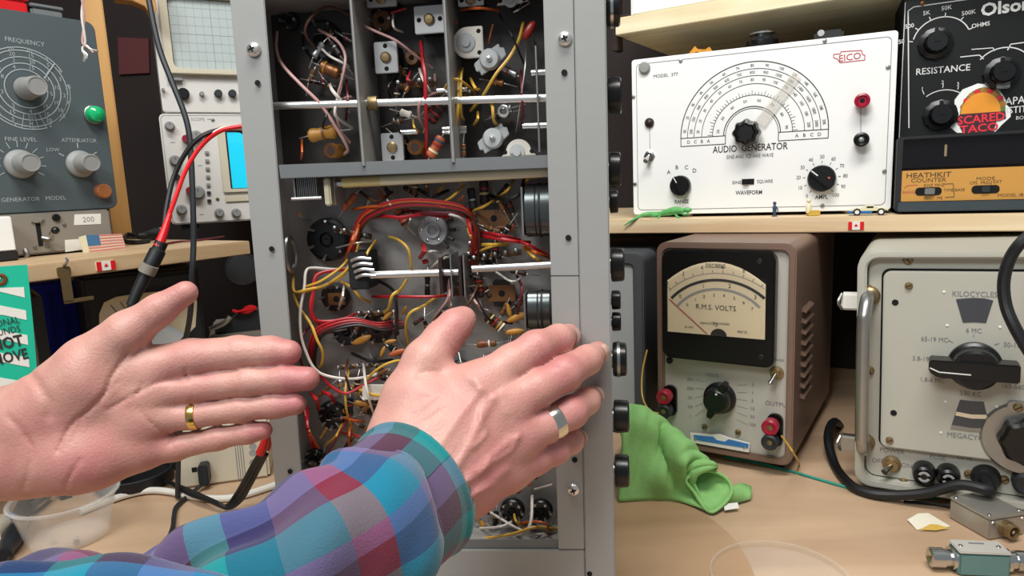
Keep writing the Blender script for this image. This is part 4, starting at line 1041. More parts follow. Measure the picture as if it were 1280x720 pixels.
def eared(px, py, d=.028):
    c = K3(px, py, d); s_ = (.455+d)/FPX
    t = part('eared_trimmer', MB().lathe([(12*s_, 0), (12*s_, .006), (10*s_, .008), (4*s_, .0085), (3.5*s_, .010), (0, .010)], (c.x, d+.004, c.z), (0, -1, 0), 24), 'grey_ceramic', ch)
    for a in (35, 215):
        q = math.radians(a); u_ = (math.cos(q), math.sin(q)); v_ = (-u_[1], u_[0])
        P = [(c.x+(u_[0]*e+v_[0]*f_)*s_, c.z+(u_[1]*e+v_[1]*f_)*s_) for e, f_ in ((6, 9), (19, 8), (17, 3), (21, 1), (18, -8), (6, -9))]
        part('ear', MB().prism(P, d+.001, d+.004), 'grey_ceramic', t, .0005)
    part('adjuster', MB().lathe([(3*s_, 0), (0, .0005)], (c.x, d-.0062, c.z), (0, -1, 0), 12), 'tin', t)
    part('trimmer_post', MB().cyl((c.x, d+.004, c.z), (c.x, DP, c.z), .003, n=8), 'tin', t)
eared(612, 74); eared(616, 173)

# ------------------------------------------------------------------ sockets, controls, resistors, capacitors
def sock(px, py, r, material, lugs=8, d=.050, hub='hole_black', rot=0):
    c = K3(px, py, d); R = r*(.455+d)/FPX
    t = part('tube_socket', MB().lathe([(R, 0), (R, .004), (R*.85, .006), (R*.35, .006), (R*.3, .003), (0, .003)], (c.x, d+.006, c.z), (0, -1, 0), 24), material, ch)
    part('socket_hub', MB().lathe([(R*.22, 0), (R*.22, .003), (R*.1, .003), (0, .001)], (c.x, d+.002, c.z), (0, -1, 0), 12), hub, t)
    for i in range(lugs):
        a = rot+2*math.pi*i/lugs
        p = (c.x+R*.72*math.cos(a), d, c.z+R*.72*math.sin(a)); q = (c.x+R*.88*math.cos(a), d-.006, c.z+R*.88*math.sin(a))
        part('lug', MB().tube([p, q], .0011, 5, 0), 'tin', t)
    return t
sock(408, 300, 27, 'black_plastic', 6, .046, rot=.4)
sock(417, 372, 18, 'dark_brown', 6, .048); sock(414, 520, 19, 'black_plastic', 8, .044); sock(470, 410, 20, 'dark_brown', 7, .046)
sock(432, 415, 18, 'black_matte', 7, .046); sock(462, 506, 15, 'black_plastic', 6, .046); sock(560, 405, 20, 'black_matte', 7, .048)
sock(400, 50, 24, 'black_matte', 7, .052); sock(361, 26, 10, 'black_matte', 4, .05); sock(476, 25, 13, 'brown_phenolic', 4, .05); sock(514, 72, 9, 'brown_phenolic', 0, .05)
sock(640, 640, 16, 'black_plastic', 8, .036); sock(676, 640, 15, 'black_plastic', 6, .036); sock(392, 575, 14, 'black_plastic', 6, .045); sock(610, 330, 10, 'black_matte', 6, .044)
# round shielded socket
c = K3(540, 288, .046); R = 19*(.50)/FPX
t = part('shield_base', MB().lathe([(R, 0), (R, .005), (R*.92, .0065), (R*.55, .0065), (R*.5, .009), (R*.3, .009), (R*.28, .006), (0, .006)], (c.x, .054, c.z), (0, -1, 0), 28), 'grey_ceramic', ch)
for a in range(6): part('rivet', MB().lathe([(.0013, 0), (0, .0008)], (c.x+R*.74*math.cos(a*1.047), .0475, c.z+R*.74*math.sin(a*1.047)), (0, -1, 0), 8), 'tin', t)
for i in range(5):
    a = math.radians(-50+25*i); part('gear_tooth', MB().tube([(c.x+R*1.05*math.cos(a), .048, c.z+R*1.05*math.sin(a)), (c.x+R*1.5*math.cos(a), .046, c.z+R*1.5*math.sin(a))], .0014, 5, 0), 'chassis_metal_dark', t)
# grommet ring on the left wall, connector on the plate
c = K3(362, 318, .03); part('grommet', MB().tube([(c.x, .03+.011*math.cos(a*.628), c.z+.0125*math.sin(a*.628)) for a in range(10)], .002, 8, 3, True), 'tin', ch)
# potentiometer cans behind the front panel
for px0, px1, py0, py1 in ((657, 688, 232, 295), (660, 688, 363, 412)):
    a, b = K3(px0, (py0+py1)/2, .028), K3(px1, (py0+py1)/2, .028); R = (py1-py0)/2*.483/FPX
    ax = Vector((1, 0, 0))
    pc = part('potentiometer', MB().lathe([(R*.94, 0), (R, .0008), (R, .007), (R*.97, .0075), (R, .008), (R, b.x-a.x)], (a.x, .028, a.z), (1, 0, 0), 36), mat('pot_can', '#5c6160', .25, .8, .1, 40) and 'pot_can', ch)
    part('pot_band', MB().lathe([(R+.0004, .0095), (R+.0004, .011)], (a.x, .028, a.z), (1, 0, 0), 36), 'black_matte', pc)
    part('pot_tab', MB().box(a.x-.0016, a.x-.0004, .012, .040, a.z-R*.9, a.z+R*.9), 'tin', pc)
# brown connector wafers
def wafer(px, py, w, h, d=.042):
    c = K3(px, py, d); s_ = (.455+d)/FPX; sw, sh_ = w*s_/2, h*s_/2
    t = part('wafer_socket', MB().rrect(c.x-sw, c.x+sw, c.z-sh_*.6, c.z+sh_*.6, .001, d, d+.004, 3), 'brown_phenolic', ch, .0004)
    part('wafer_hole', MB().lathe([(.0024, 0), (0, .0003)], (c.x, d-.0001, c.z), (0, -1, 0), 12), 'hole_black', t)
    for s2 in (-1, 1):
        part('wafer_clip', MB().rrect(c.x-sw*.65, c.x+sw*.65, c.z+s2*sh_*.75-.0022, c.z+s2*sh_*.75+.0022, .002, d+.0005, d+.005), 'black_plastic', t)
        part('wafer_post', MB().box(c.x+s2*sw*.7-.001, c.x+s2*sw*.7+.001, d+.004, DP, c.z-.001, c.z+.001), 'tin', t)
wafer(617, 273, 38, 34); wafer(627, 367, 33, 34); wafer(420, 374, 22, 26, .044)

SP = {}
def axial(name, a, b, r, material, d=.035, bands=(), d2=None):
    p, q = K3(*a, d), K3(*b, d if d2 is None else d2); v = q-p; L = v.length; ax = v.normalized(); R = r*(.455+d)/FPX
    t = part(name, MB().lathe([(R*.7, 0), (R, L*.08), (R, L*.24), (R*.88, L*.3), (R*.88, L*.7), (R, L*.76), (R, L*.92), (R*.7, L)], p, ax, 12), material, ch)
    for f_, mt_ in bands:
        part('band', MB().lathe([(R*1.03, L*f_), (R*1.03, L*(f_+.09))], p, ax, 12), mt_, t)
    part('lead', MB().tube([p-ax*.009+Vector((0, .006, 0)), p-ax*.002, p], .00045, 5, 3), 'wire_bare', t)
    part('lead', MB().tube([q, q+ax*.002, q+ax*.009+Vector((0, .006, 0))], .00045, 5, 3), 'wire_bare', t)
    return t
def disc(px, py, r, ang, material, d=.030, flat=.32):
    c = K3(px, py, d); R = r*(.455+d)/FPX
    mb = MB().ball((0, 0, 0), R, (1, flat, flat), 7)
    q = math.radians(ang); ca, sa = math.cos(q), math.sin(q)
    mb.v = [(c.x+x*ca-z*sa, c.y+y, c.z+x*sa+z*ca) for x, y, z in mb.v]
    t = part('disc_capacitor', mb, material, ch)
    for s_ in (-.3, .3):
        part('lead', MB().tube([(c.x+R*s_*ca, c.y, c.z+R*s_*sa), (c.x+R*s_*ca+.001, c.y+.008, c.z+R*s_*sa-.004), (c.x+R*s_*ca, DP, c.z+R*s_*sa-.005)], .0004, 5, 2), 'wire_bare', t)
axial('resistor', (493, 258), (508, 281), 6, 'orange_part', .030, ((.1, 'ceramic'), (.4, 'dark_brown'), (.62, 'red_part'), (.85, 'black_matte')))
axial('resistor', (537, 196), (552, 171), 6.5, 'orange_part', .030, ((.25, 'ivory'), (.55, 'red_part'), (.75, 'blue_part')))
axial('resistor', (608, 395), (628, 411), 7, 'dark_brown', .028, ((.2, 'ivory_yellow'), (.45, 'red_part'), (.7, 'mustard'), (.86, 'ivory')))
axial('resistor', (597, 345), (600, 372), 5.5, 'dark_brown', .040, ((.2, 'red_part'), (.4, 'mustard'), (.6, 'red_part')))
axial('resistor', (604, 225), (606, 256), 5.5, 'dark_brown', .046, ((.3, 'red_part'), (.5, 'ivory_yellow')))
axial('resistor', (588, 235), (592, 262), 5, 'black_matte', .040, ((.5, 'tin'),))
axial('resistor', (429, 262), (444, 243), 4.5, 'orange_part', .036, ((.5, 'mustard'),))
axial('resistor', (536, 152), (553, 128), 8, 'dark_brown', .032, ((.15, 'red_part'), (.4, 'red_part'), (.7, 'maroon_board')))
axial('resistor', (630, 292), (637, 281), 3.2, 'black_plastic', .026, ((.5, 'label_white'),))
axial('resistor', (596, 431), (620, 429), 4.5, 'brown_phenolic', .030, ((.3, 'red_part'), (.6, 'ceramic'),))
axial('capacitor', (400, 82), (424, 92), 7.5, 'copper', .036, ((.2, 'mustard'),))
axial('capacitor', (386, 170), (420, 164), 8.5, 'mustard', .030, ((.5, 'brown_phenolic'),))
axial('capacitor', (534, 343), (534, 370), 3.5, 'black_plastic', .046, ((.45, 'tin'),))
axial('capacitor', (640, 135), (626, 140), 5, 'tin', .034)
axial('capacitor', (579, 180), (579, 195), 3.4, 'copper', .03, ((.3, 'tin'), (.6, 'tin')))
axial('capacitor', (500, 140), (514, 144), 4.5, 'ceramic', .03)
for px, py, r in ((413, 188, 9), (518, 184, 9)):
    c = K3(px, py, .028); R = r*.483/FPX
    t = part('coil_form', MB().lathe([(R, 0), (R, -.02), (R*.55, -.02)], (c.x, .028, c.z), (0, -1, 0), 18 if px < 500 else 6), 'mustard', ch)
    part('coil_core', MB().lathe([(R*.55, 0), (R*.3, -.004), (0, -.004)], (c.x, .0275, c.z), (0, -1, 0), 12), 'dark_brown', t)
    part('coil_ring', MB().lathe([(R, 0), (R*.58, 0)], (c.x, .0278, c.z), (0, -1, 0), 18), 'copper', t)
c = K3(629, 139, .03); t = part('eyelet', MB().tube([(c.x+.0032*math.cos(a*.785), .03, c.z+.0032*math.sin(a*.785)) for a in range(8)], .0011, 6, 3, True), 'bright_rod', ch)
disc(661, 38, 12, 55, 'red_part', .028, .45)
for a in ((452, 425, 14, 22, 'mustard'), (488, 427, 8, 10, 'mustard'), (484, 395, 9, 40, 'mustard'), (636, 388, 9, -80, 'mustard'), (646, 397, 14, 22, 'mustard'), (643, 415, 13, 6, 'mustard'), (496, 441, 12, 18, 'orange_part'), (549, 238, 8, 50, 'mustard'),
          (576, 248, 6, 40, 'orange_part'), (373, 268, 4, 20, 'orange_part'), (505, 388, 7, 60, 'mustard'), (478, 440, 8, 65, 'mustard'), (640, 285, 6, 70, 'orange_part'), (478, 465, 9, 25, 'brown_phenolic')): disc(*a)
# white paper capacitor beside the right hand
p = K3(467, 491, .03); part('block_capacitor', MB().box(p.x-.008, p.x+.011, .026, .032, p.z-.005, p.z+.006), 'ceramic', ch, .0006)
# wafer switch discs on the second shaft
for px, w_, h_, mt_ in ((566, 1.5, 26, 'tin'), (577, 3.5, 24, 'dark_brown'), (582, 1.8, 26, 'tin'), (553, 4, 22, 'dark_brown')):
    c = K3(px, 344, .02); s_ = .475/FPX
    part('switch_wafer', MB().box(c.x-w_*s_/2, c.x+w_*s_/2, .012, .048, c.z-h_*s_, c.z+h_*s_), mt_, ch)
p = K3(458, 335, .03); fr_ = part('switch_frame', MB().box(p.x-.010, p.x+.004, .016, .050, p.z-.014, p.z+.012), 'black_matte', ch, .0008)
for i in range(4):
    q = K3(450+i*2, 324+i*7, .016); part('contact', MB().tube([(q.x-.006, .014, q.z-.001), (q.x, .011, q.z+.001), (q.x+.008, .014, q.z)], .0012, 6, 3), 'bright_rod', fr_)
# terminal strips
for px, py, n, ang in ((440, 292, 4, -15), (520, 106, 4, 2), (470, 392, 4, 2), (450, 458, 5, 5), (640, 655, 5, -4), (590, 300, 4, 80), (575, 120, 3, 0), (390, 590, 3, 80), (620, 320, 5, 8)):
    c = K3(px, py, .042); a = math.radians(ang); dx, dz = math.cos(a)*.0075, math.sin(a)*.0075
    st_ = part('terminal_strip', MB().tube([(c.x-dx*(n-1)/2-dx*.4, .044, c.z-dz*(n-1)/2), (c.x+dx*(n-1)/2+dx*.4, .044, c.z+dz*(n-1)/2)], .0022, 6, 0), 'brown_phenolic', ch)
    for i in range(n):
        x, z = c.x+dx*(i-(n-1)/2), c.z+dz*(i-(n-1)/2)
        part('solder_lug', MB().lathe([(.0016, 0), (.0021, .006), (.0012, .011), (0, .0115)], (x, .044, z), (0, -1, .2), 8), 'tin', st_)
    part('strip_foot', MB().box(c.x-.0012, c.x+.0012, .045, DP, c.z-.001, c.z+.001), 'tin', st_)

# ------------------------------------------------------------------ wires
def wire(color, pts, r=1.6, d=.030, bow=.012):
    n = len(pts); V = []
    for i, q in enumerate(pts):
        s_ = i/(n-1); dd = q[2] if len(q) > 2 else d+.014-(bow+.014)*math.sin(math.pi*s_)
        V.append(K3(q[0], q[1], max(.006, dd)))
    return part('wire', MB().tube(V, r*.48/FPX, 6, 5), 'wire_'+color, ch)
W_ = [('pink', [(346, 40), (345, 60), (352, 80), (375, 105), (400, 130), (420, 160), (434, 185), (430, 193)], 2.0),
 ('brown', [(440, 20), (410, 8), (388, 22), (381, 40), (390, 55), (405, 66)], 1.8), ('white', [(398, 57), (412, 70), (430, 80), (440, 92)], 1.5),
 ('pink', [(398, 37), (420, 50), (430, 65), (431, 80), (427, 100), (420, 130), (424, 160), (437, 178)], 1.8), ('white', [(412, 105), (415, 113), (425, 125), (436, 140)], 2.1),
 ('white', [(430, 82), (425, 110), (418, 140), (425, 150), (440, 160)], 1.8), ('black', [(420, 125), (410, 140), (404, 155), (402, 168)], 1.6), ('maroon', [(433, 100), (434, 125), (432, 150)], 1.6),
 ('pink', [(424, 125), (436, 121), (441, 123)], 1.6), ('orange', [(377, 175), (377, 190), (376, 200)], 1.4), ('red', [(402, 92), (404, 110)], 1.4),
 ('pink', [(453, 15), (454, 30), (465, 37), (490, 48), (504, 57), (520, 70), (540, 85)], 1.5), ('white', [(491, 18), (492, 34), (503, 40)], 1.4),
 ('black', [(494, 98), (485, 108), (488, 122)], 1.4), ('red', [(526, 52), (528, 75), (531, 95), (532, 130), (533, 165), (532, 198)], 2.4), ('red', [(513, 90), (509, 100), (515, 106)], 1.8),
 ('white', [(524, 86), (528, 98), (536, 112), (540, 118)], 1.6), ('pink', [(551, 116), (538, 118), (525, 128), (524, 145), (531, 162)], 1.9), ('pink', [(543, 92), (544, 112)], 1.6),
 ('yellow', [(552, 118), (560, 104), (570, 99), (580, 104), (592, 114)], 1.8), ('yellow', [(573, 88), (573, 110), (572, 140), (569, 165), (571, 196)], 2.1), ('yellow', [(578, 85), (576, 100), (576, 140), (580, 150)], 1.6),
 ('yellow', [(654, 28), (648, 50), (636, 72), (620, 92), (608, 112), (600, 124), (588, 138)], 2.0), ('yellow', [(588, 98), (594, 110), (600, 112)], 1.8), ('orange', [(575, 12), (600, 10), (624, 13)], 1.6),
 ('yellow', [(608, 124), (615, 132), (617, 150), (624, 158)], 1.9), ('yellow', [(597, 140), (597, 148), (592, 156)], 1.7), ('maroon', [(651, 88), (652, 110), (653, 140), (652, 160)], 1.6),
 ('bare', [(657, 60), (656, 85), (650, 130), (645, 165)], .8), ('black', [(624, 18), (640, 45), (655, 80)], 1.1), ('orange', [(565, 22), (572, 30)], 1.6), ('red', [(488, 16), (508, 10)], 1.6),
 ('black', [(505, 140), (492, 148), (496, 160), (505, 172)], 1.6), ('yellow', [(516, 150), (518, 160), (526, 166)], 1.3), ('black', [(505, 165), (512, 178)], 2.0), ('orange', [(616, 30), (610, 55)], 1.2),
 # below the crossbar
 ('red', [(505, 254), (530, 257), (560, 258), (590, 264)], 2.6), ('orange', [(494, 252), (525, 256), (570, 262), (595, 270)], 1.8), ('maroon', [(490, 262), (530, 266), (575, 268), (592, 276)], 2.6),
 ('white', [(500, 268), (540, 266), (566, 269), (580, 276), (588, 290)], 1.6), ('red', [(455, 275), (475, 270), (500, 272), (530, 268), (560, 272)], 2.2), ('red', [(584, 262), (586, 280), (590, 300), (592, 325)], 2.4),
 ('orange', [(452, 268), (446, 290), (438, 310), (432, 325)], 2.0), ('orange', [(448, 280), (440, 300), (436, 318)], 1.8), ('yellow', [(450, 296), (446, 312), (438, 330), (425, 345), (395, 362), (372, 366)], 1.9),
 ('yellow', [(438, 328), (428, 345), (405, 357), (385, 362), (368, 365), (366, 350), (366, 340)], 1.9), ('yellow', [(366, 368), (374, 385), (388, 405), (396, 425), (403, 440), (402, 455), (396, 462)], 2.0),
 ('white', [(450, 335), (420, 337), (390, 335), (382, 340), (380, 360), (375, 390), (376, 420), (382, 440), (392, 460), (408, 470), (440, 474), (470, 468), (487, 462)], 1.9),
 ('red', [(448, 337), (420, 338), (395, 345), (391, 370), (389, 395), (400, 402), (425, 400), (445, 392)], 2.2), ('red', [(395, 340), (392, 360), (388, 385), (400, 407), (420, 405)], 2.0), ('maroon', [(390, 405), (378, 420), (374, 445), (382, 470)], 2.0),
 ('red', [(400, 470), (415, 484), (432, 492), (450, 484), (480, 468)], 1.9), ('yellow', [(426, 352), (440, 360), (450, 372), (462, 378)], 2.0), ('yellow', [(508, 350), (500, 362), (490, 370), (486, 385), (480, 392)], 2.2),
 ('red', [(465, 371), (500, 371), (540, 371), (575, 368)], 1.8), ('black', [(475, 352), (490, 362), (495, 380), (496, 410), (495, 422)], 2.2), ('yellow', [(486, 296), (498, 300), (510, 312), (514, 335), (513, 345)], 1.7),
 ('yellow', [(550, 368), (530, 382), (512, 392), (507, 410), (510, 430)], 1.8), ('pink', [(556, 345), (560, 370), (552, 385), (540, 400)], 1.4), ('pink', [(560, 345), (562, 370), (562, 395)], 1.4),
 ('red', [(596, 294), (620, 298), (645, 302), (662, 303)], 2.4), ('red', [(600, 290), (625, 294), (650, 300)], 2.0), ('orange', [(655, 308), (670, 316), (690, 323)], 2.0), ('yellow', [(655, 310), (668, 322), (682, 329)], 1.8),
 ('yellow', [(598, 306), (615, 306), (635, 305)], 2.2), ('yellow', [(595, 316), (615, 308), (635, 306)], 1.6), ('yellow', [(605, 316), (628, 316)], 1.6), ('black', [(655, 225), (650, 242), (632, 250), (612, 244)], 2.4),
 ('yellow', [(642, 225), (634, 238), (622, 246)], 1.6), ('yellow', [(656, 230), (660, 224), (672, 222)], 1.6), ('yellow', [(590, 264), (605, 258), (618, 250)], 1.8), ('yellow', [(582, 280), (588, 295), (592, 306)], 1.7),
 ('bare', [(420, 310), (445, 304), (470, 301)], 1.1), ('bare', [(515, 255), (512, 275), (506, 287)], 1.1), ('white', [(480, 244), (488, 256), (494, 262)], 1.4), ('white', [(539, 335), (550, 325), (562, 321)], 1.8),
 ('white', [(528, 318), (540, 314), (552, 316)], 1.4), ('orange', [(473, 238), (478, 248)], 2.4), ('yellow', [(574, 226), (580, 234)], 1.8), ('maroon', [(646, 345), (652, 360), (648, 385), (644, 400)], 1.8),
 ('pink', [(585, 365), (596, 380), (608, 395)], 1.4), ('bare', [(595, 385), (610, 388), (618, 396)], 1.2), ('black', [(440, 442), (465, 452), (490, 450)], 2.2), ('brown', [(434, 450), (432, 470), (438, 490)], 1.8),
 ('red', [(388, 492), (395, 500), (398, 512)], 2.6), ('red', [(402, 490), (412, 494), (418, 503)], 2.6), ('red', [(384, 510), (384, 535), (392, 558)], 2.6), ('orange', [(380, 515), (386, 540), (398, 560)], 2.2), ('red', [(378, 500), (386, 545), (390, 560)], 2.0),
 ('orange', [(428, 522), (442, 526), (455, 527)], 1.8), ('orange', [(438, 528), (436, 545), (436, 560)], 1.6), ('yellow', [(405, 558), (420, 545), (428, 530)], 1.8), ('yellow', [(400, 548), (408, 535)], 1.8), ('orange', [(438, 523), (446, 532)], 1.6),
 ('white', [(450, 495), (455, 500), (462, 498)], 1.4), ('white', [(600, 661), (625, 659), (645, 650)], 1.9), ('yellow', [(560, 676), (600, 674), (640, 668), (665, 660), (680, 660), (698, 662)], 2.2), ('black', [(617, 655), (606, 672)], 2.2),
 ('yellow', [(642, 640), (645, 652), (655, 660)], 1.6), ('white', [(668, 612), (690, 606)], 1.6), ('maroon', [(632, 640), (632, 655)], 1.6), ('red', [(525, 322), (530, 314), (528, 306)], 3.0), ('red', [(528, 328), (535, 326)], 3.0)]
def shift(p, dx, dy): return [(q[0]+dx, q[1]+dy) for q in p]
loop_ = [(436, 322), (444, 296), (452, 276), (470, 263), (505, 254), (545, 255), (580, 262), (594, 280), (596, 305), (592, 332)]
for i_, c_ in enumerate(('red', 'orange', 'maroon', 'red', 'brown')): W_.append((c_, shift(loop_, i_*1.5-3, i_*2.2-4), 1.7))
low_ = [(388, 470), (386, 440), (392, 415), (410, 404), (440, 398), (470, 404), (500, 400)]
for i_, c_ in enumerate(('red', 'red', 'maroon', 'black')): W_.append((c_, shift(low_, i_*2.5, i_*3.0), 1.7))
W_ += [('yellow', [(372, 372), (380, 360), (400, 352), (425, 335), (440, 318)], 1.8), ('brown', [(600, 350), (590, 372), (575, 392), (560, 398)], 1.8), ('black', [(585, 352), (600, 380), (612, 400), (640, 404)], 1.8),
       ('yellow', [(470, 300), (458, 318), (455, 340)], 1.7), ('orange', [(440, 262), (470, 258), (500, 262)], 1.7), ('yellow', [(545, 258), (565, 246), (580, 232)], 1.6), ('white', [(430, 355), (428, 370), (424, 384)], 1.6),
       ('black', [(520, 235), (540, 245), (560, 238)], 2.2), ('brown', [(450, 240), (470, 252), (490, 240)], 2.0), ('red', [(640, 300), (660, 306), (690, 322)], 2.0), ('white', [(620, 340), (640, 352), (655, 345)], 1.4)]
for c_, pts, r in W_: wire(c_, pts, r)
# extra small parts crowding the wiring
rng = random.Random(5)
for k in range(70):
    reg = rng.choice(((385, 225, 560, 260), (430, 380, 560, 470), (380, 480, 460, 580), (560, 225, 650, 300), (580, 300, 660, 345), (480, 420, 640, 470), (570, 620, 690, 670), (470, 80, 545, 190), (575, 85, 660, 165), (385, 30, 435, 120), (400, 395, 500, 445), (560, 340, 650, 420)))
    px, py = rng.uniform(reg[0], reg[2]), rng.uniform(reg[1], reg[3]); a = rng.uniform(0, math.pi); L = rng.uniform(7, 11)
    mt_ = rng.choice(('dark_brown', 'black_matte', 'brown_phenolic', 'dark_brown', 'black_plastic', 'tin', 'copper'))
    axial('resistor' if mt_ in ('dark_brown', 'brown_phenolic') else 'capacitor', (px-L*math.cos(a), py-L*math.sin(a)), (px+L*math.cos(a), py+L*math.sin(a)), rng.uniform(2.6, 4.6), mt_, rng.uniform(.036, .046), ((.35, rng.choice(('red_part', 'mustard', 'ivory', 'tin'))),))

# ------------------------------------------------------------------ control knobs on the front panel (seen from the side)
for i, (py, hpx, d, L) in enumerate(((10, 44, .05, 17), (120, 44, .07, 17), (212, 42, .05, 15), (252, 28, .085, 11), (331, 42, .05, 17), (375, 24, .09, 12), (402, 24, .09, 12), (449, 44, .06, 18), (520, 42, .06, 20), (588, 42, .05, 19))):
    q = FK.p3(764, py, d); s_ = (.455+d)/FPX; R = hpx/2*s_; Ls = L*s_
    kb = part('control_knob', MB().lathe([(R*.80, .0006), (R*.98, .0012), (R, Ls*.3), (R*.96, Ls*.9), (R*.86, Ls), (0, Ls)], (pxr, d, q.z), (1, 0, 0), 12), 'black_plastic', ch)
    part('knob_bushing', MB().cyl((pxr-.001, d, q.z), (pxr+.0012, d, q.z), R*.5, n=12), 'tin', kb)
    if i in (0, 7): part('knob_band', MB().lathe([(R*1.01, Ls*.35), (R*1.01, Ls*.55)], (pxr, d, q.z), (1, 0, 0), 24), 'steel' if i == 0 else 'tin', kb)
# wiring in the lower half of the tray
rng = random.Random(11)
for px, py, r, mt_ in ((520, 505, 18, 'dark_brown'), (575, 470, 19, 'black_plastic'), (640, 480, 18, 'black_matte'), (520, 590, 19, 'black_plastic'), (590, 560, 20, 'dark_brown'), (655, 560, 17, 'black_plastic'), (455, 600, 17, 'black_matte'), (420, 640, 16, 'black_plastic'), (560, 640, 16, 'black_matte')): sock(px, py, r, mt_, 7, .046, rot=rng.random())
for k in range(34):
    px, py = rng.uniform(400, 680), rng.uniform(455, 662); a = rng.uniform(0, math.pi); L = rng.uniform(8, 12)
    mt_ = rng.choice(('dark_brown', 'black_matte', 'brown_phenolic', 'mustard', 'orange_part', 'tin'))
    axial('resistor' if mt_ in ('dark_brown', 'brown_phenolic') else 'capacitor', (px-L*math.cos(a), py-L*math.sin(a)), (px+L*math.cos(a), py+L*math.sin(a)), rng.uniform(2.8, 5), mt_, rng.uniform(.034, .046), ((.35, rng.choice(('red_part', 'mustard', 'ivory', 'tin'))),))
for k in range(34):
    px, py = rng.uniform(395, 670), rng.uniform(455, 660); a = rng.uniform(0, 6.28); L = rng.uniform(14, 34); b = a+rng.uniform(-1, 1)
    P = [(px, py)]
    for i in range(3):
        P.append((min(684, max(385, P[-1][0]+L*math.cos(a+(b-a)*i/2))), min(668, max(452, P[-1][1]+L*math.sin(a+(b-a)*i/2)))))
    wire(rng.choice(('red', 'yellow', 'white', 'black', 'brown', 'orange', 'red', 'yellow', 'maroon')), P, rng.uniform(1.5, 2.2))

def flatten(o):
    if o.type == 'MESH' and o.name.split('.')[0] not in ('control_knob', 'knob_bushing', 'knob_band', 'front_panel', 'rear_cover', 'screw', 'screw_slot', 'screw_hole'):
        for v in o.data.vertices:
            if v.co.y > .0017: v.co.y = .0017+(v.co.y-.0017)*SQ
    for c in o.children: flatten(c)
bpy.context.view_layer.update()
flatten(ch)

# ================================================================== left-hand shelf and its instruments
ZL = .28
A = onz(35, 332, ZL); B = onz(312, 301, ZL); u = (B-A).normalized()
LYAW = math.degrees(math.atan2(-u.y, u.x))
FL = Fr(Vector((A.x, A.y, 0)), LYAW); LL = (B-A).length
ls = solo('wall_shelf', MB().box(-.25, LL, 0, .42, ZL-.0165, ZL), 'shelf_left', 'left plank shelf carrying grey generator and oscilloscopes', 'shelf', FL.M, bevel=.001)
c = FL.p(131.5, 332, 0); maple_pin(FL.M, c, .019, .0095, 'tiny maple leaf flag pinned to the left plank shelf edge')
bk = thing('brass_hook', 'brass L-shaped hook screwed to the left shelf edge', 'hook', FL.M)
q = FL.p3(80, 340, -.004); e = FL.p3(81, 379, -.004)
part('plate', MB().rrect(q.x-.005, q.x+.007, q.z-.004, q.z+.005, .002, -.0028, -.0002), 'brass', bk)
part('arm', MB().box(q.x-.004, q.x+.005, -.0055, -.0028, e.z, q.z+.003), 'brass', bk, .0006)
part('toe', MB().box(q.x-.004, q.x+.024, -.0055, -.0028, e.z-.001, e.z+.003), 'brass', bk, .0006)
part('hook_eye', MB().tube([(q.x+.001, -.003, q.z+.006), (q.x+.002, -.009, q.z+.010), (q.x+.004, -.004, q.z+.013)], .0014, 6), 'steel', bk)

# grey metal base box
E0 = onz(143, 309, ZL+.002)
FB = Fr(Vector((E0.x, E0.y, 0)), -53)
bb = thing('metal_box', 'beige grey metal box with lever switch under the grey generator', 'metal box', FB.M)
bw = -FB.p(-40, 300)[0]; bz1 = FB.p(80, 264.5)[1]; bz0 = ZL+.002
part('case', MB().box(-bw, 0, 0, .13, bz0, bz1), 'beige_metal', bb, .002)
x, z = FB.p(70, 260+9); 
x, z = FB.p(49, 293)
sl = part('lever_slot', MB().box(x-.0022, x+.0022, -.0005, .001, z-.013, z+.013), 'hole_black', bb)
part('slot_clip', MB().tube([(x-.006, -.001, z+.015), (x, -.003, z+.0135), (x+.006, -.001, z+.0165)], .001, 6), 'tin', sl)
x2, z2 = FB.p(69, 288, -.02)
part('lever', MB().tube([(x+.002, -.001, z-.004), (x+.009, -.008, z-.006), (x2-.003, -.016, z2-.003), (x2, -.02, z2)], .0022, 8), 'tin', sl)
part('lever_tip', MB().ball((x2, -.0205, z2), .0042, n=8), 'black_plastic', sl)
for px, py, r in ((70, 272, .0042), (44, 309, .002), (58, 307, .002), (80, 281, .002)):
    x, z = FB.p(px, py); screw(bb, x, z, r, 'black_plastic' if r > .003 else 'tin')
for pts in (((93, 268), (126, 267), (126, 280), (92.5, 281.5)), ((81, 300), (102, 298.5), (103, 312), (81.5, 315))):
    lb = part('label_sticker', MB().prism([FB.p(*q) for q in pts], -.0004, 0), 'label_white', bb)
t = MB(); t.text('200', FB.p(110, 274), .006, -.0007); part('lettering', t, 'ink_grey', bb)
part('side_hinge', MB().tube([FB.p3(31, 311, -.002), FB.p3(34, 318, -.004), FB.p3(31, 324, -.002)], .0022, 6), 'tin', bb)

wbx = thing('adapter_box', 'white box with black base at the far left shelf end', 'box', FB.M)
q = FB.p3(18.5, 300, -.030); zt_ = FB.p3(18, 270, -.030).z; zk = FB.p3(18, 313, -.030).z
part('cover', MB().box(q.x-.08, q.x, -.030, -.001, zk, zt_), 'white_panel', wbx, .001)
part('base', MB().box(q.x-.08, q.x+.001, -.031, -.001, ZL+.0005, zk), 'black_matte', wbx, .001)

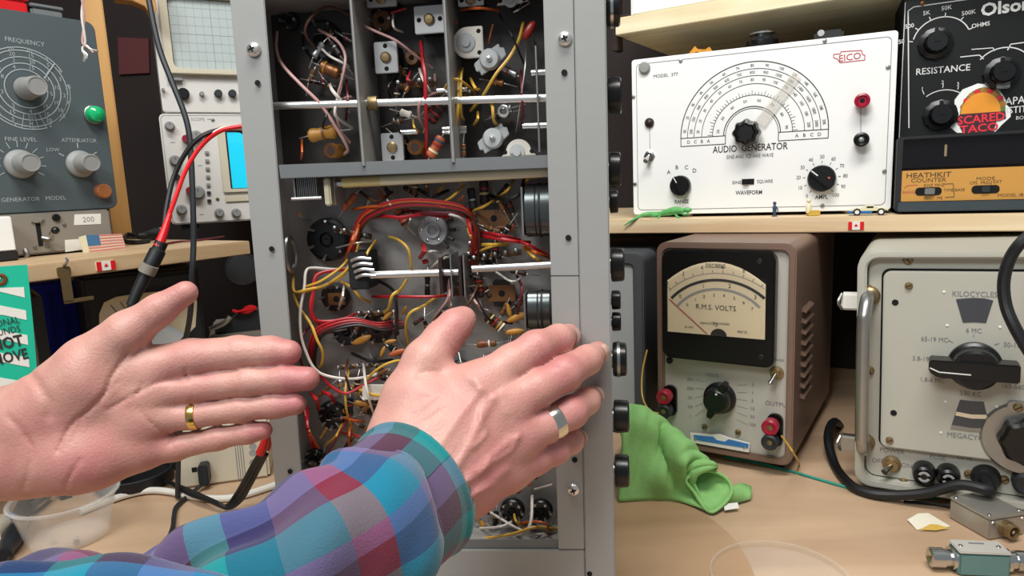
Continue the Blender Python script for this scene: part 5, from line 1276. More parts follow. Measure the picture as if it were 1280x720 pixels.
# grey generator
FGN = Fr(FB.M @ Vector((0, .006, 0)), -54, 0)
gn = thing('rf_generator', 'dark grey signal generator with concentric white dial and green lamp', 'signal generator', FGN.M)
N_ = FGN.p
gz0 = bz1+.0005; gx1 = .5*(N_(127, 60)[0]+N_(141, 240)[0]); gz1 = N_(100, 25)[1]; gw = .30
part('case', MB().rrect(gx1-gw+.004, gx1-.004, gz0+.003, gz1-.004, .01, .003, .12), 'slate_panel', gn, .003)
part('front_panel', MB().rrect(gx1-gw, gx1, gz0, gz1, .010, 0, .004, 6), 'slate_panel', gn, .0012)
cx, cz = N_(33, 111); R = N_(88, 117)[0]-cx
t = MB()
for r, a0, a1 in ((1, 30, 290), (.93, -60, 355), (.77, -10, 350), (.62, -40, 340), (.47, -60, 300)): t.arc((cx, cz), R*r-.0005, R*r+.0005, a0, a1, -.0004, 50)
t.arc((cx, cz), R*.985, R*1.0, -50, 8, -.0004, 20); t.line((cx+R*.9, cz+.006), (cx+R*1.0, cz+.008), .0009, -.0004)
rg = random.Random(3)
for r in (.965, .85, .70, .55):
    n_ = int(14*r)+2
    for i in range(n_):
        a = 2*math.pi*i/n_+r; t.text(str(rg.choice((2, 3, 4, 5, 6, 8, 10, 15, 20, 30))), (cx+R*r*math.cos(a), cz+R*r*math.sin(a)), .0042, -.0004)
for i in range(4): t.line((cx+(-.006+.005*i), cz-R*.62), (cx+(-.010+.008*i), cz-R*.97), .0006, -.0004)
t.text('FREQUENCY', N_(31, 52), .0046, -.0004, -2, 1.0); t.text('FINE LEVEL', N_(26, 174), .0044, -.0004); t.text('ATTENUATOR', N_(99, 175.5), .0044, -.0004, 0, .9)
t.text('SIGNAL GENERATOR   MODEL', N_(28, 249), .0044, -.0004)
k1 = N_(25, 205); k2 = N_(100, 205)
for i in range(11):
    a = math.radians(-30+24*i); t.line((k1[0]+.018*math.cos(a), k1[1]+.018*math.sin(a)), (k1[0]+.025*math.cos(a), k1[1]+.025*math.sin(a)), .0008, -.0004)
for a in (35, 90, 150):
    a = math.radians(a); t.line((k2[0]+.018*math.cos(a), k2[1]+.018*math.sin(a)), (k2[0]+.024*math.cos(a), k2[1]+.024*math.sin(a)), .0012, -.0004)
t.text('LOW', (k2[0]-.026, k2[1]+.016), .004, -.0004); t.text('HI', (k2[0], k2[1]+.0275), .004, -.0004)
part('lettering', t, 'olive_print', gn, kind='stuff')
def grey_knob(c, r0, r1, L):
    k_ = part('knob_skirt', MB().lathe([(r0, .001), (r0*.97, .004), (r1*1.1, .008)], (c[0], 0, c[1]), (0, -1, 0), 30), 'knob_grey', gn)
    part('knob', MB().lathe([(r1*1.08, .007), (r1, L-.002), (r1*.92, L), (r1*.8, L), (r1*.78, L-.0006), (0, L-.0006)], (c[0], 0, c[1]), (0, -1, 0), 30), 'knob_grey', k_)
grey_knob((cx, cz), .0125, .0105, .030); grey_knob(k1, .0155, .0100, .030); grey_knob(k2, .0155, .0100, .030)
part('dial_pointer', MB().line(N_(55, 98), N_(68, 79), .0014, -.0012), 'olive_print', gn)
x, z = N_(116, 143.5); lm = part('lamp_bezel', MB().lathe([(.0105, 0), (.0105, .003), (.009, .004)], (x, 0, z), (0, -1, 0), 24), 'tin', gn)
part('lamp_lens', MB().lathe([(.0098, .003), (.0098, .008), (.0085, .012), (.005, .0145), (0, .0155)], (x, 0, z), (0, -1, 0), 24), 'green_jewel', lm)
x, z = N_(127, 239); part('amber_button', MB().lathe([(.0085, 0), (.0085, .007), (.0070, .009), (0, .0095)], (x, 0, z), (0, -1, 0), 24), 'amber_jewel', gn)
# things lying on top of the generator
for xa, xb_, h_, mt_, cl_ in ((-.095, -.055, .022, 'bright_red', 'red'), (-.125, -.098, .02, 'label_white', 'white'), (-.052, -.02, .018, 'grey_paint_dark', 'grey')):
    o = thing('parts_bin', 'small '+cl_+' parts bin standing on top of the grey generator', 'bin', FGN.M, 'parts bins on the grey generator')
    part('bin_body', MB().box(gx1+xa, gx1+xb_, .03, .09, gz1+.0003, gz1+h_-.004), mt_, o, .002)
    part('bin_rim', MB().box(gx1+xa-.001, gx1+xb_+.001, .029, .091, gz1+h_-.004, gz1+h_), mt_, o, .001)
# twisted pair hanging over it
d0 = .62
tw = thing('twisted_wire', 'red and white twisted wire with stripped ends hanging before the generator', 'wire')
for s_, mt_ in ((0, 'wire_white'), (math.pi, 'wire_pink')):
    P = []
    for i in range(30):
        f_ = i/29; px = 96+9*f_; py = -200+255*f_
        b = dep(px, py, d0); P.append(b+RT*(.0010*math.cos(s_+i*.9))+FW*(.0010*math.sin(s_+i*.9)))
    P += [dep(103 if s_ == 0 else 111, 60, d0), dep(104 if s_ == 0 else 117, 66, d0)]
    part('strand', MB().tube(P, .0010, 6, 2), mt_, tw)
for a, b, c_ in (((104, 64), (106, 70), (105, 77)), ((104, 64), (109, 69), (108, 74)), ((108, 57), (114, 62), (122, 64))):
    part('stripped_end', MB().tube([dep(*a, d0), dep(*b, d0), dep(*c_, d0)], .0011, 6, 3), 'wire_bare', tw)

# small flag leaning on the box
ff = thing('desk_flag', 'small faded stars and stripes flag leaning on the metal box', 'flag', FB.M)
def fq(px, py): q = FB.p3(px, py, -.012); return (q.x, q.z)
a, b, c_, d_ = fq(107, 294), fq(152, 292), fq(158, 313), fq(112, 319)
def bil(s_, t_): return tuple((a[k]*(1-s_)+b[k]*s_)*(1-t_)+(d_[k]*(1-s_)+c_[k]*s_)*t_ for k in (0, 1))
part('field', MB().prism([a, b, c_, d_], -.0125, -.012), 'flag_cream', ff)
for i in range(0, 13, 2): part('red_stripe', MB().prism([bil(0, i/13), bil(1, i/13), bil(1, (i+1)/13), bil(0, (i+1)/13)], -.0129, -.0125), 'flag_red', ff)
part('canton', MB().prism([bil(0, 0), bil(.34, 0), bil(.34, .54), bil(0, .54)], -.0132, -.0128), 'flag_blue', ff)
part('hoist', MB().prism([fq(98, 296.5), fq(107, 294), fq(113, 319), fq(105, 320)], -.0129, -.012), 'flag_cream', ff)

# wooden post
pq = onz(146, 300, ZL); FP = Fr(Vector((pq.x, pq.y+.06, 0)), -30)
po = thing('wooden_post', 'pine post with curved brace standing behind the grey generator', 'post', FP.M)
x0, x1 = FP.p(122, 150)[0], FP.p(147, 150)[0]
part('upright', MB().box(x0, x1, 0, .04, ZL+.001, .75), 'post_pine', po, .0015)
P = [FP.p(*q) for q in ((143, -2), (165, 0), (182, 8), (192, 24), (196, 10), (190, -30), (140, -30))]
part('curved_brace', MB().prism(P, .002, .030), 'post_pine', po, .001)
solo('wall_board', MB().prism([ony(*q, 1.6).xz for q in ((143, 45), (182, 47), (183, 90), (145, 92))], 1.612, 1.6195), 'maroon_board', 'dark maroon board hanging on the back wall between post and oscilloscope', 'board')

# ================================================================== oscilloscopes
SQ = onz(212, 281.5, ZL+.012)
FO1 = Fr(Vector((SQ.x, SQ.y, 0)), -27)
S = FO1.p
s1 = thing('oscilloscope', 'lower oscilloscope with cyan screen and many knobs on left shelf', 'oscilloscope', FO1.M)
sx0 = S(206, 210)[0]; sw = .31; oz0 = ZL+.012; oz1 = S(206, 142)[1]
part('case', MB().rrect(sx0+.002, sx0+sw-.002, oz0+.002, oz1-.002, .008, .004, .22), 'scope_white', s1, .002)
part('front_panel', MB().rrect(sx0, sx0+sw, oz0, oz1, .008, 0, .006, 5), 'scope_white', s1, .0015)
part('panel_outline', MB().frame(rr(sx0+.002, sx0+sw-.002, oz0+.002, oz1-.002, .007), rr(sx0+.003, sx0+sw-.003, oz0+.003, oz1-.003, .0065), -.0004, 0), 'ink_grey', s1)
for x in (sx0+.03, sx0+sw-.03): part('foot', MB().box(x-.012, x+.012, .01, .19, ZL, oz0+.001), 'black_rubber', s1)
bz0, bz1 = S(280, 241)[1], S(280, 158)[1]; bx0 = S(275, 200)[0]; bx1 = bx0+.115
sb_ = part('screen_bezel', MB().frame(rr(bx0, bx1, bz0, bz1, .003), rr(bx0+.012, bx1-.012, bz0+.006, bz1-.008, .002), -.006, 0), 'scope_cream', s1, .0008)
part('screen_border', MB().box(bx0+.010, bx1-.010, -.0008, 0, bz0+.005, bz1-.006), 'black_plastic', sb_)
part('screen', MB().box(bx0+.015, bx1-.013, -.0016, -.0008, bz0+.007, bz1-.010), 'screen_cyan', sb_)
part('screen_glass', MB().box(bx0+.012, bx1-.012, -.0030, -.0025, bz0+.006, bz1-.008), 'pane', sb_)
for px, py, r, mt_ in ((212, 158, 6, 'knob_grey'), (219, 201, 7, 'knob_grey'), (221, 221, 4, 'slate_rubber'), (227, 262, 6.5, 'knob_grey'), (247, 241, 9, 'knob_grey'), (245, 171, 8, 'knob_grey'), (274, 266, 6, 'knob_grey'), (295, 266, 6, 'knob_grey')):
    x, z = S(px, py); r_ = r*1.08/FPX
    k_ = part('knob', MB().lathe([(r_, 0), (r_, .004), (r_*.75, .006), (r_*.7, .016), (0, .016)], (x, 0, z), (0, -1, 0), 20), mt_, s1)
    part('pointer_line', MB().line((x, z+r_*.1), (x, z+r_*.65), .0008, -.0163), 'ink', k_)
for px, py in ((232, 174), (237, 238)):
    x, z = S(px, py); part('red_knob', MB().lathe([(.006, 0), (.006, .018), (.005, .020), (0, .020)], (x, 0, z), (0, -1, 0), 18), 'post_red', s1)
for i in range(7):
    x, z = S(258.5+.5*i, 191+10*i)
    part('push_button', MB().box(x-.003, x+.003, -.005, 0, z-.0025, z+.0025), 'slate_rubber' if i > 4 else 'knob_grey', s1, .0005)
t = MB(); t.text('SCOPE', S(247, 149), .005, -.0005)
for px, py in ((216, 178), (250, 207), (262, 149), (252, 268)): t.line(S(px-3, py), S(px+3, py), .0012, -.0005)
part('lettering', t, 'ink_grey', s1, kind='stuff')
part('trim_bar', MB().box(bx0+.002, bx1, -.004, 0, bz0-.016, bz0-.006), 'scope_cream', s1, .001)
x, z = S(266, 150); screw(s1, x, z, .003, 'tin'); x, z = S(272, 249); screw(s1, x, z, .003, 'brass')

s2 = thing('oscilloscope', 'upper cream oscilloscope with pale gridded screen stacked on another', 'oscilloscope', FO1.M)
uz0 = oz1+.0015; uz1 = S(200, -40)[1]; ux0 = S(199, 100)[0]
part('case', MB().rrect(ux0+.002, ux0+sw-.002, uz0+.001, uz1-.002, .008, .004, .22), 'scope_white', s2, .002)
part('front_panel', MB().rrect(ux0, ux0+sw, uz0, uz1, .006, 0, .006, 5), 'scope_white', s2, .0015)
vx0, vz0 = S(208, 93); vx1 = vx0+.15; vz1 = S(210, -12)[1]
bz_ = part('screen_bezel', MB().frame(rr(vx0, vx1, vz0, vz1, .004), rr(vx0+.012, vx1-.012, vz0+.008, vz1-.010, .010), -.014, 0), 'scope_cream', s2, .001)
part('screen_border', MB().box(vx0+.010, vx1-.010, -.0010, 0, vz0+.006, vz1-.008), 'black_plastic', bz_)
part('screen', MB().rrect(vx0+.0135, vx1-.0135, vz0+.0095, vz1-.0115, .009, -.0020, -.0010), 'screen_pale', bz_)
t = MB()
for i in range(1, 10):
    x = vx0+.0135+(vx1-vx0-.027)*i/10; t.line((x, vz0+.010), (x, vz1-.012), .0012 if i == 5 else .0006, -.0022)
for i in range(1, 8):
    z = vz0+.0095+(vz1-vz0-.021)*i/8; t.line((vx0+.014, z), (vx1-.014, z), .0012 if i == 4 else .0006, -.0022)
part('graticule', t, 'screen_line', bz_)
part('screen_glass', MB().rrect(vx0+.0125, vx1-.0125, vz0+.0085, vz1-.0105, .009, -.0045, -.0040), 'pane', bz_)
for px, py, r, mt_ in ((229, 118, 7.5, 'black_plastic'), (252, 118, 3, 'knob_grey'), (272.5, 117.5, 5, 'slate_rubber'), (290, 117.5, 5, 'slate_rubber'), (204, 113, 2, 'tin')):
    x, z = S(px, py); r_ = r*1.08/FPX
    k_ = part('knob', MB().lathe([(r_, 0), (r_*.95, .011), (r_*.8, .012), (0, .012)], (x, 0, z), (0, -1, 0), 20), mt_, s2)
part('latch_clip', MB().box(ux0+.012, ux0+.034, -.012, 0, S(215, 100)[1]-.002, S(215, 100)[1]+.002), 'tin', s2, .0008)

# ================================================================== below the left shelf
FSN = Fr(Vector(dep(20, 420, .62)), -33)
sn = thing('warning_card', 'green card with white stripes and black capital letters hanging at left', 'sign', FSN.M)
def Sn(px, py): return FSN.p(px, py)
part('card', MB().prism([Sn(*q) for q in ((-45, 336), (34, 331), (41, 400), (47, 470), (50, 520), (-45, 545))], 0, .0012), 'sign_green', sn)
for y in (358, 382, 413, 441, 472):
    part('white_stripe', MB().prism([Sn(-45, y-10), Sn(6, y+1), Sn(31+(y-358)*.06, y+(2 if y < 360 else 6)), Sn(32+(y-358)*.06, y+18), Sn(6, y+12), Sn(-45, y+6)] if y > 360 else [Sn(-2, y+2), Sn(30, y+1), Sn(31, y+14), Sn(-2, y+6)], -.0004, 0), 'label_white', sn)
t = MB()
t.text('ONAL', Sn(24, 399), .0062, -.0008, 5, .72, 0, 'R'); t.text('UNDS', Sn(25, 410), .0062, -.0008, 5, .72, 0, 'R')
t.text('NOT', Sn(28.5, 424), .0098, -.0008, 5, .76, .03, 'R'); t.text('MOVE', Sn(34.5, 441), .0098, -.0008, 5, .70, .02, 'R')
part('lettering', t, 'ink', sn, kind='stuff')
part('eyelet', MB().tube([(Sn(0, 349)[0]+.004*math.cos(a*.785), -.0005, Sn(0, 349)[1]+.004*math.sin(a*.785)) for a in range(8)], .0016, 6, 3, True), 'copper', sn)
part('hanging_string', MB().tube([Vector((Sn(0, 349)[0], -.001, Sn(0, 349)[1])), Vector((Sn(-6, 335)[0], .006, Sn(-6, 335)[1]+.01)), Vector((Sn(-14, 320)[0], .012, Sn(-14, 318)[1]))], .0008, 5), 'cable_white', sn)

def at_floor(px, y): # bench point straight below the ray's column at world depth y
    q = ony(px, 400, y); return Vector((q.x, q.y, 0))
FBL = Fr(at_floor(75, .86), -50)
bc = thing('storage_crate', 'deep blue plastic crate under the left shelf', 'crate', FBL.M)
x0, x1 = FBL.p(34, 400)[0], FBL.p(102, 400)[0]; zt_ = FBL.p(70, 352)[1]
part('body', MB().box(x0, x1, 0, .16, .0005, min(zt_, ZL-.03)), 'crate_blue', bc, .004)
for i in range(4): x = x0+(x1-x0)*(i+.5)/4; part('rib', MB().box(x-.003, x+.003, -.004, .001, .01, min(zt_, ZL-.03)-.012), 'crate_blue', bc, .001)
part('rim', MB().box(x0-.003, x1+.003, -.005, .0, min(zt_, ZL-.03)-.012, min(zt_, ZL-.03)-.001), 'crate_blue', bc, .001)
FFO = Fr(at_floor(48, .74), -40)
fo = thing('ring_binder', 'grey ring binder standing between green card and blue crate', 'binder', FFO.M)
q = FFO.p(49, 370); x2 = FFO.p(54, 400)[0]; q0 = FFO.p(41, 400)[0]
part('cover', MB().box(q0, q0+.003, 0, .09, .0005, q[1]), 'grey_folder', fo, .001)
part('cover', MB().box(x2-.001, x2+.002, 0, .09, .0005, q[1]), 'grey_folder', fo, .001)
part('spine', MB().box(q0, x2+.002, -.0015, .0005, .0005, q[1]), 'slate_rubber', fo, .0005)

FMT = Fr(at_floor(180, .80), -36)
mm = thing('panel_meter', 'black cased panel meter with cream face under the left shelf', 'meter', FMT.M)
x0, x1 = FMT.p(106, 390)[0], FMT.p(254, 390)[0]; zt_ = min(FMT.p(190, 338)[1], ZL-.025)
part('case', MB().box(x0, x1, 0, .12, .0005, zt_), 'black_matte', mm, .004)
P = [FMT.p(*q) for q in ((124, 420), (124, 392), (130, 378), (145, 371), (170, 367), (200, 364), (235, 361), (243, 365), (246, 378), (244, 408), (236, 416))]
part('meter_face', MB().prism(P, -.0015, 0), 'meter_cream', mm)
part('meter_glass', MB().prism(P, -.0045, -.0040), 'pane', mm)
t = MB(); t.line(FMT.p(138, 381), FMT.p(150, 396), .001, -.0018); t.line(FMT.p(150, 377), FMT.p(156, 385), .0008, -.0018); t.arc(FMT.p(190, 440), .06, .061, 50, 130, -.0018, 20)
part('meter_marks', t, 'ink', mm)
part('case_strip', MB().box(x0+.06, x1-.01, -.003, 0, zt_-.020, zt_-.008), 'slate_rubber', mm, .001)
dm = [FMT.p(196+43*math.cos(math.pi*i/16), 441-37*math.sin(math.pi*i/16)) for i in range(17)]
part('lower_cover', MB().prism(dm, -.016, -.0046), 'grey_ceramic', mm, .003)
FTR = Fr(at_floor(292, .98), -20)
tr = thing('tool_case', 'grey tool case with dark handset and red clip below the left shelf', 'case', FTR.M)
x0, x1 = FTR.p(258, 400)[0], FTR.p(345, 400)[0]; zk = FTR.p(290, 417)[1]
part('case', MB().box(x0, x1, 0, .14, .0005, zk), 'beige_metal', tr, .003)
part('handset', MB().prism([FTR.p(*q) for q in ((268, 415), (284, 405), (300, 392), (322, 388), (345, 388), (345, 417), (268, 417))], .005, .04), 'slate_rubber', tr, .003)
part('red_clip', MB().prism([FTR.p(*q) for q in ((289, 387), (300, 390), (308, 383), (318, 382), (322, 386), (311, 392), (294, 392))], -.004, .012), 'bright_red', tr, .002)
part('grey_tool', MB().tube([FTR.p3(262, 412, -.004), FTR.p3(280, 404, -.006), FTR.p3(288, 396, -.004)], .004, 8), 'tin', tr)
ln = thing('glass_lens', 'dim round glass lens hanging under the left shelf end', 'lens', FTR.M)
c = FTR.p3(303, 336, -.01)
part('glass', MB().lathe([(.0, .004), (.014, .003), (.022, 0), (.014, -.003), (0, -.004)], (c.x, -.01, c.z), (0, -1, 0), 28), 'dim_glass', ln)
part('rim', MB().tube([(c.x+.0225*math.cos(a*.3927), -.01, c.z+.0225*math.sin(a*.3927)) for a in range(16)], .0016, 6, 3, True), 'black_matte', ln)
part('stem', MB().tube([(c.x, -.01, c.z+.023), (c.x, -.008, min(ZL-.018, c.z+.06))], .0012, 6, 0), 'black_matte', ln)

# plug lying on the shelf
cp = thing('cable_plug', 'black cable plug lying on the left shelf before the oscilloscope', 'plug')
q = [onz(158, 301, ZL+.004), onz(160, 293, ZL+.008), onz(172, 295, ZL+.008), onz(184, 294, ZL+.008), onz(196, 291, ZL+.009)]
part('cord', MB().tube([onz(186, 301, ZL+.003), onz(170, 303, ZL+.003), onz(156, 301, ZL+.003), q[1], q[2]], .0028, 8), 'black_rubber', cp)
part('body', MB().tube(q[2:], lambda s_: .0045+.003*s_, 12), 'black_rubber', cp)
part('tip', MB().tube([q[4], onz(203, 288, ZL+.010)], .0055, 12, 0), 'bright_rod', cp)
pk = ZL+.0018
solo('hookup_wire', MB().tube([onz(205, 305, pk), onz(225, 302, pk), onz(250, 300, pk), onz(280, 296, pk)], .0014, 6), 'wire_maroon', 'thin maroon wire lying along the left shelf edge', 'wire')

# hanging cables
solo('hanging_cable', MB().tube([dep(176, -420, .68), dep(180, -150, .66), dep(183, -30, .66), dep(188, 10, .66), dep(199, 60, .66), dep(214, 100, .66), dep(229, 138, .66), dep(236, 165, .66), dep(239, 200, .66), dep(241, 250, .66), dep(242, 300, .66), dep(240, 345, .66), dep(238, 390, .68), dep(233, 420, .70), dep(226, 450, .72), onz(222, 622, .0035)], .0029, 8), 'slate_rubber',
     'long dark grey cable hanging in front of the oscilloscopes', 'cable')
pr = thing('test_probe', 'black probe body with red and black leads in front of oscilloscope', 'probe')
qe = FK.M @ Vector((xo+.012, .11, .46))
part('red_lead', MB().tube([qe, dep(325, 152, .60), dep(300, 158, .60), dep(275, 164, .60), dep(252, 182, .60), dep(233, 211, .59), dep(219, 248, .58), dep(208, 278, .57), dep(200, 302, .565)], .0019, 8), 'bright_red', pr)
part('red_boot', MB().tube([dep(212, 268, .572), dep(205, 290, .567), dep(198, 309, .563)], lambda s_: .0022+.0022*s_, 10), 'bright_red', pr)
part('black_lead', MB().tube([qe-Vector((0, 0, .012)), dep(325, 168, .61), dep(300, 163, .61), dep(278, 162, .61), dep(253, 170, .60), dep(233, 190, .60), dep(217, 222, .60), dep(209, 255, .59), dep(205, 285, .58), dep(203, 303, .573)], .0021, 8), 'black_rubber', pr)
part('lead_highlight', MB().tube([qe-Vector((0, 0, .006)), dep(325, 156, .605), dep(300, 160, .605), dep(276, 162, .605), dep(254, 178, .605), dep(240, 198, .605), dep(231, 214, .60)], .0019, 8), 'cable_white', pr)  # pale tube stands in for the white highlight along the red lead
bd_ = part('probe_body', MB().tube([dep(202, 303, .565), dep(196, 316, .563), dep(189, 330, .560), dep(182, 344, .558), dep(176, 356, .556), dep(170, 368, .554), dep(164, 382, .552)], lambda s_: .0064 if .12 < s_ < .48 else .0052-.0015*max(0, s_-.5)*1.6, 14), 'black_rubber', pr)
part('metal_collar', MB().tube([dep(188, 331, .557), dep(183, 341, .557)], .0068, 14, 0), 'beige_metal', bd_)
part('tail_cord', MB().tube([dep(165, 380, .552), dep(160, 395, .55), dep(150, 430, .55), dep(146, 470, .58), dep(150, 520, .64), onz(156, 585, .022)], .003, 8), 'black_rubber', pr)

# ================================================================== bench clutter at lower left
AQ = onz(223, 613, 0)
FAD = Fr(AQ, -14)
ad = thing('power_adapter', 'beige outlet box with black plug behind the left hand', 'power adapter', FAD.M)
x0, x1 = FAD.p(223, 600)[0], FAD.p(338, 600)[0]; zt_ = FAD.p(260, 548)[1]
part('case', MB().box(x0, x1, 0, .055, .0006, zt_), 'adapter_beige', ad, .003)
for i in range(4): a = FAD.p(293+3*i, 540+10); b = FAD.p(295+3*i, 601); part('groove', MB().box(a[0]-.0004, a[0]+.0004, -.0003, .001, b[1], a[1]), 'ink_soft', ad)
x, z = FAD.p(243, 587); part('socket_hole', MB().box(x-.0028, x+.0028, -.0005, .001, z-.0028, z+.0028), 'hole_black', ad)
for py in (558, 566, 578): x, z = FAD.p(316, py); part('round_socket', MB().lathe([(.0042, 0), (.0036, .0004), (0, -.002)], (x, -.0002, z), (0, -1, 0), 14), 'ink_grey', ad)
x, z = FAD.p(257, 588); pl = part('plug', MB().rrect(x-.0055, x+.0055, z-.012, z+.012, .003, -.016, -.0004), 'slate_rubber', ad, .001)
part('plug_cord', MB().tube([(x, -.010, z-.010), FAD.loc(onz(246, 611, .006)), FAD.loc(onz(232, 622, .004)), FAD.loc(onz(220, 634, .004)), FAD.loc(onz(217, 648, .004)), FAD.loc(onz(215, 662, .004)), FAD.loc(onz(200, 700, .004))], .0023, 8), 'slate_rubber', pl)
solo('white_cable', MB().tube([onz(*q, .005) for q in ((100, 640), (130, 628), (160, 618), (188, 613), (215, 615), (250, 622), (290, 622), (330, 611), (360, 600))], .0038, 10), 'cable_white', 'thick white cable lying across the bench behind the cup', 'cable')
bl = thing('clip_lead', 'pair of black test leads with red clips beside the radio', 'test lead')
for k, (dx, dy) in enumerate(((0, 0), (4, 5), (8, 9))):
    part('lead', MB().tube([onz(190+dx, 592+dy, .006), onz(207+dx, 600+dy*.5, .008), onz(235+dx, 616, .011), onz(262+dx, 626+k, .012), onz(282+dx*.5, 633+k, .008), onz(294+dx, 620+k*2, .02), dep(306+dx, 600+k*2, .70), dep(318+dx*.8, 578+k*3, .68), dep(328+dx*.6, 562+k*3, .66)], .0024, 8), 'black_rubber', bl)
part('red_boot', MB().tube([dep(326, 566, .66), dep(330, 556, .655), dep(334, 542, .65), dep(337, 528, .65)], lambda s_: .0048-.002*s_, 10), 'bright_red', bl)
part('red_boot', MB().tube([dep(333, 560, .665), dep(337, 550, .66), dep(341, 536, .655)], lambda s_: .0042-.0018*s_, 10), 'bright_red', bl)
cq = onz(88, 672, 0)
cu = thing('plastic_cup', 'clear shallow plastic cup standing on the bench at left', 'cup', Matrix.Translation(cq))
part('shell', MB().lathe([(0, .0008), (.034, .0008), (.036, .003), (.046, .044), (.049, .045), (.049, .0465), (.045, .0465), (.035, .004), (0, .002)], (0, 0, 0), (0, 0, 1), 40), 'clear_plastic', cu)
part('rim', MB().tube([(.0485*math.cos(a*.3927), .0485*math.sin(a*.3927), .046) for a in range(16)], .0015, 6, 3, True), 'clear_plastic', cu)
for x, y in ((-.008, -.014), (.014, -.012), (.018, -.018)): part('cup_nub', MB().ball((x, y, .0045), .003, n=6), 'clear_plastic', cu)
dk = thing('black_dish', 'low round black dish on the bench behind the cup', 'dish', Matrix.Translation(onz(170, 606, 0)))
part('dish_body', MB().lathe([(.036, .0005), (.042, .006), (.043, .017), (.039, .018), (.036, .012), (0, .010)], (0, 0, 0), (0, 0, 1), 32), 'black_rubber', dk)
part('dish_rim', MB().tube([(.041*math.cos(a*.3927), .041*math.sin(a*.3927), .018) for a in range(16)], .0016, 6, 3, True), 'slate_rubber', dk)
vp = thing('coax_cable', 'dark grey cable with thick plug ends and blue band at lower left', 'cable')
part('cord', MB().tube([onz(50, 600, .012), onz(38, 618, .012), onz(28, 636, .012), onz(22, 648, .012)], .0075, 12), 'slate_rubber', vp)
part('blue_band', MB().tube([onz(14, 650, .015), onz(9, 655, .015)], .0085, 12, 0), 'toy_blue', vp)
part('plug', MB().tube([onz(30, 650, .011), onz(21, 664, .011), onz(12, 680, .011), onz(6, 692, .011)], lambda s_: .0065+.003*math.sin(math.pi*min(1, s_*1.2)), 12), 'slate_rubber', vp)
part('plug_ring', MB().tube([onz(26, 652, .016), onz(22, 657, .016)], .0075, 12, 0), 'tin', vp)
part('tail', MB().tube([onz(8, 690, .010), onz(-2, 706, .008), onz(-20, 740, .006)], .0055, 10), 'black_rubber', vp)
part('grey_connector', MB().tube([onz(60, 618, .010), onz(48, 628, .010), onz(40, 634, .010)], .0055, 10), 'tin', vp)
part('beige_plug', MB().tube([onz(-14, 672, .014), onz(-4, 662, .014), onz(6, 654, .014)], .0105, 12), 'adapter_beige', vp)

# ================================================================== the person's two hands
def skin_material():
    M = bpy.data.materials.new('skin'); M.use_nodes = True; MATS['skin'] = M
    nt = M.node_tree; b = nt.nodes['Principled BSDF']; N = nt.nodes.new; L = nt.links.new
    at = N('ShaderNodeAttribute'); at.attribute_name = 'flush'
    tc = N('ShaderNodeTexCoord')
    n1 = N('ShaderNodeTexNoise'); n1.inputs['Scale'].default_value = 55; n1.inputs['Detail'].default_value = 4
    n2 = N('ShaderNodeTexNoise'); n2.inputs['Scale'].default_value = 420; n2.inputs['Detail'].default_value = 3
    vo = N('ShaderNodeTexVoronoi'); vo.inputs['Scale'].default_value = 650
    for n_ in (n1, n2, vo): L(tc.outputs['Object'], n_.inputs['Vector'])
    m1 = N('ShaderNodeMix'); m1.data_type = 'RGBA'; m1.inputs[6].default_value = lin('#d0a592')+(1,); m1.inputs[7].default_value = lin('#b87370')+(1,)
    ad = N('ShaderNodeMath'); ad.operation = 'MULTIPLY_ADD'; ad.inputs[1].default_value = .9; ad.use_clamp = True
    L(n1.outputs['Fac'], ad.inputs[0])
    sb_ = N('ShaderNodeMath'); sb_.operation = 'SUBTRACT'; sb_.inputs[1].default_value = .35; L(at.outputs['Fac'], sb_.inputs[0]); L(sb_.outputs[0], ad.inputs[2])
    L(ad.outputs[0], m1.inputs[0]); L(m1.outputs[2], b.inputs['Base Color'])
    b.inputs['Roughness'].default_value = .48
    b.inputs['Subsurface Weight'].default_value = .12; b.inputs['Subsurface Radius'].default_value = (1, .35, .2); b.inputs['Subsurface Scale'].default_value = .004
    mh = N('ShaderNodeMath'); mh.operation = 'ADD'; L(n2.outputs['Fac'], mh.inputs[0]); L(vo.outputs['Distance'], mh.inputs[1])
    bp = N('ShaderNodeBump'); bp.inputs['Strength'].default_value = .15; bp.inputs['Distance'].default_value = .0009
    L(mh.outputs[0], bp.inputs['Height']); L(bp.outputs[0], b.inputs['Normal'])
    return M
skin_material()
mat('nail', '#d9ab9c', .3, 0, .05, 80, coat=.3)

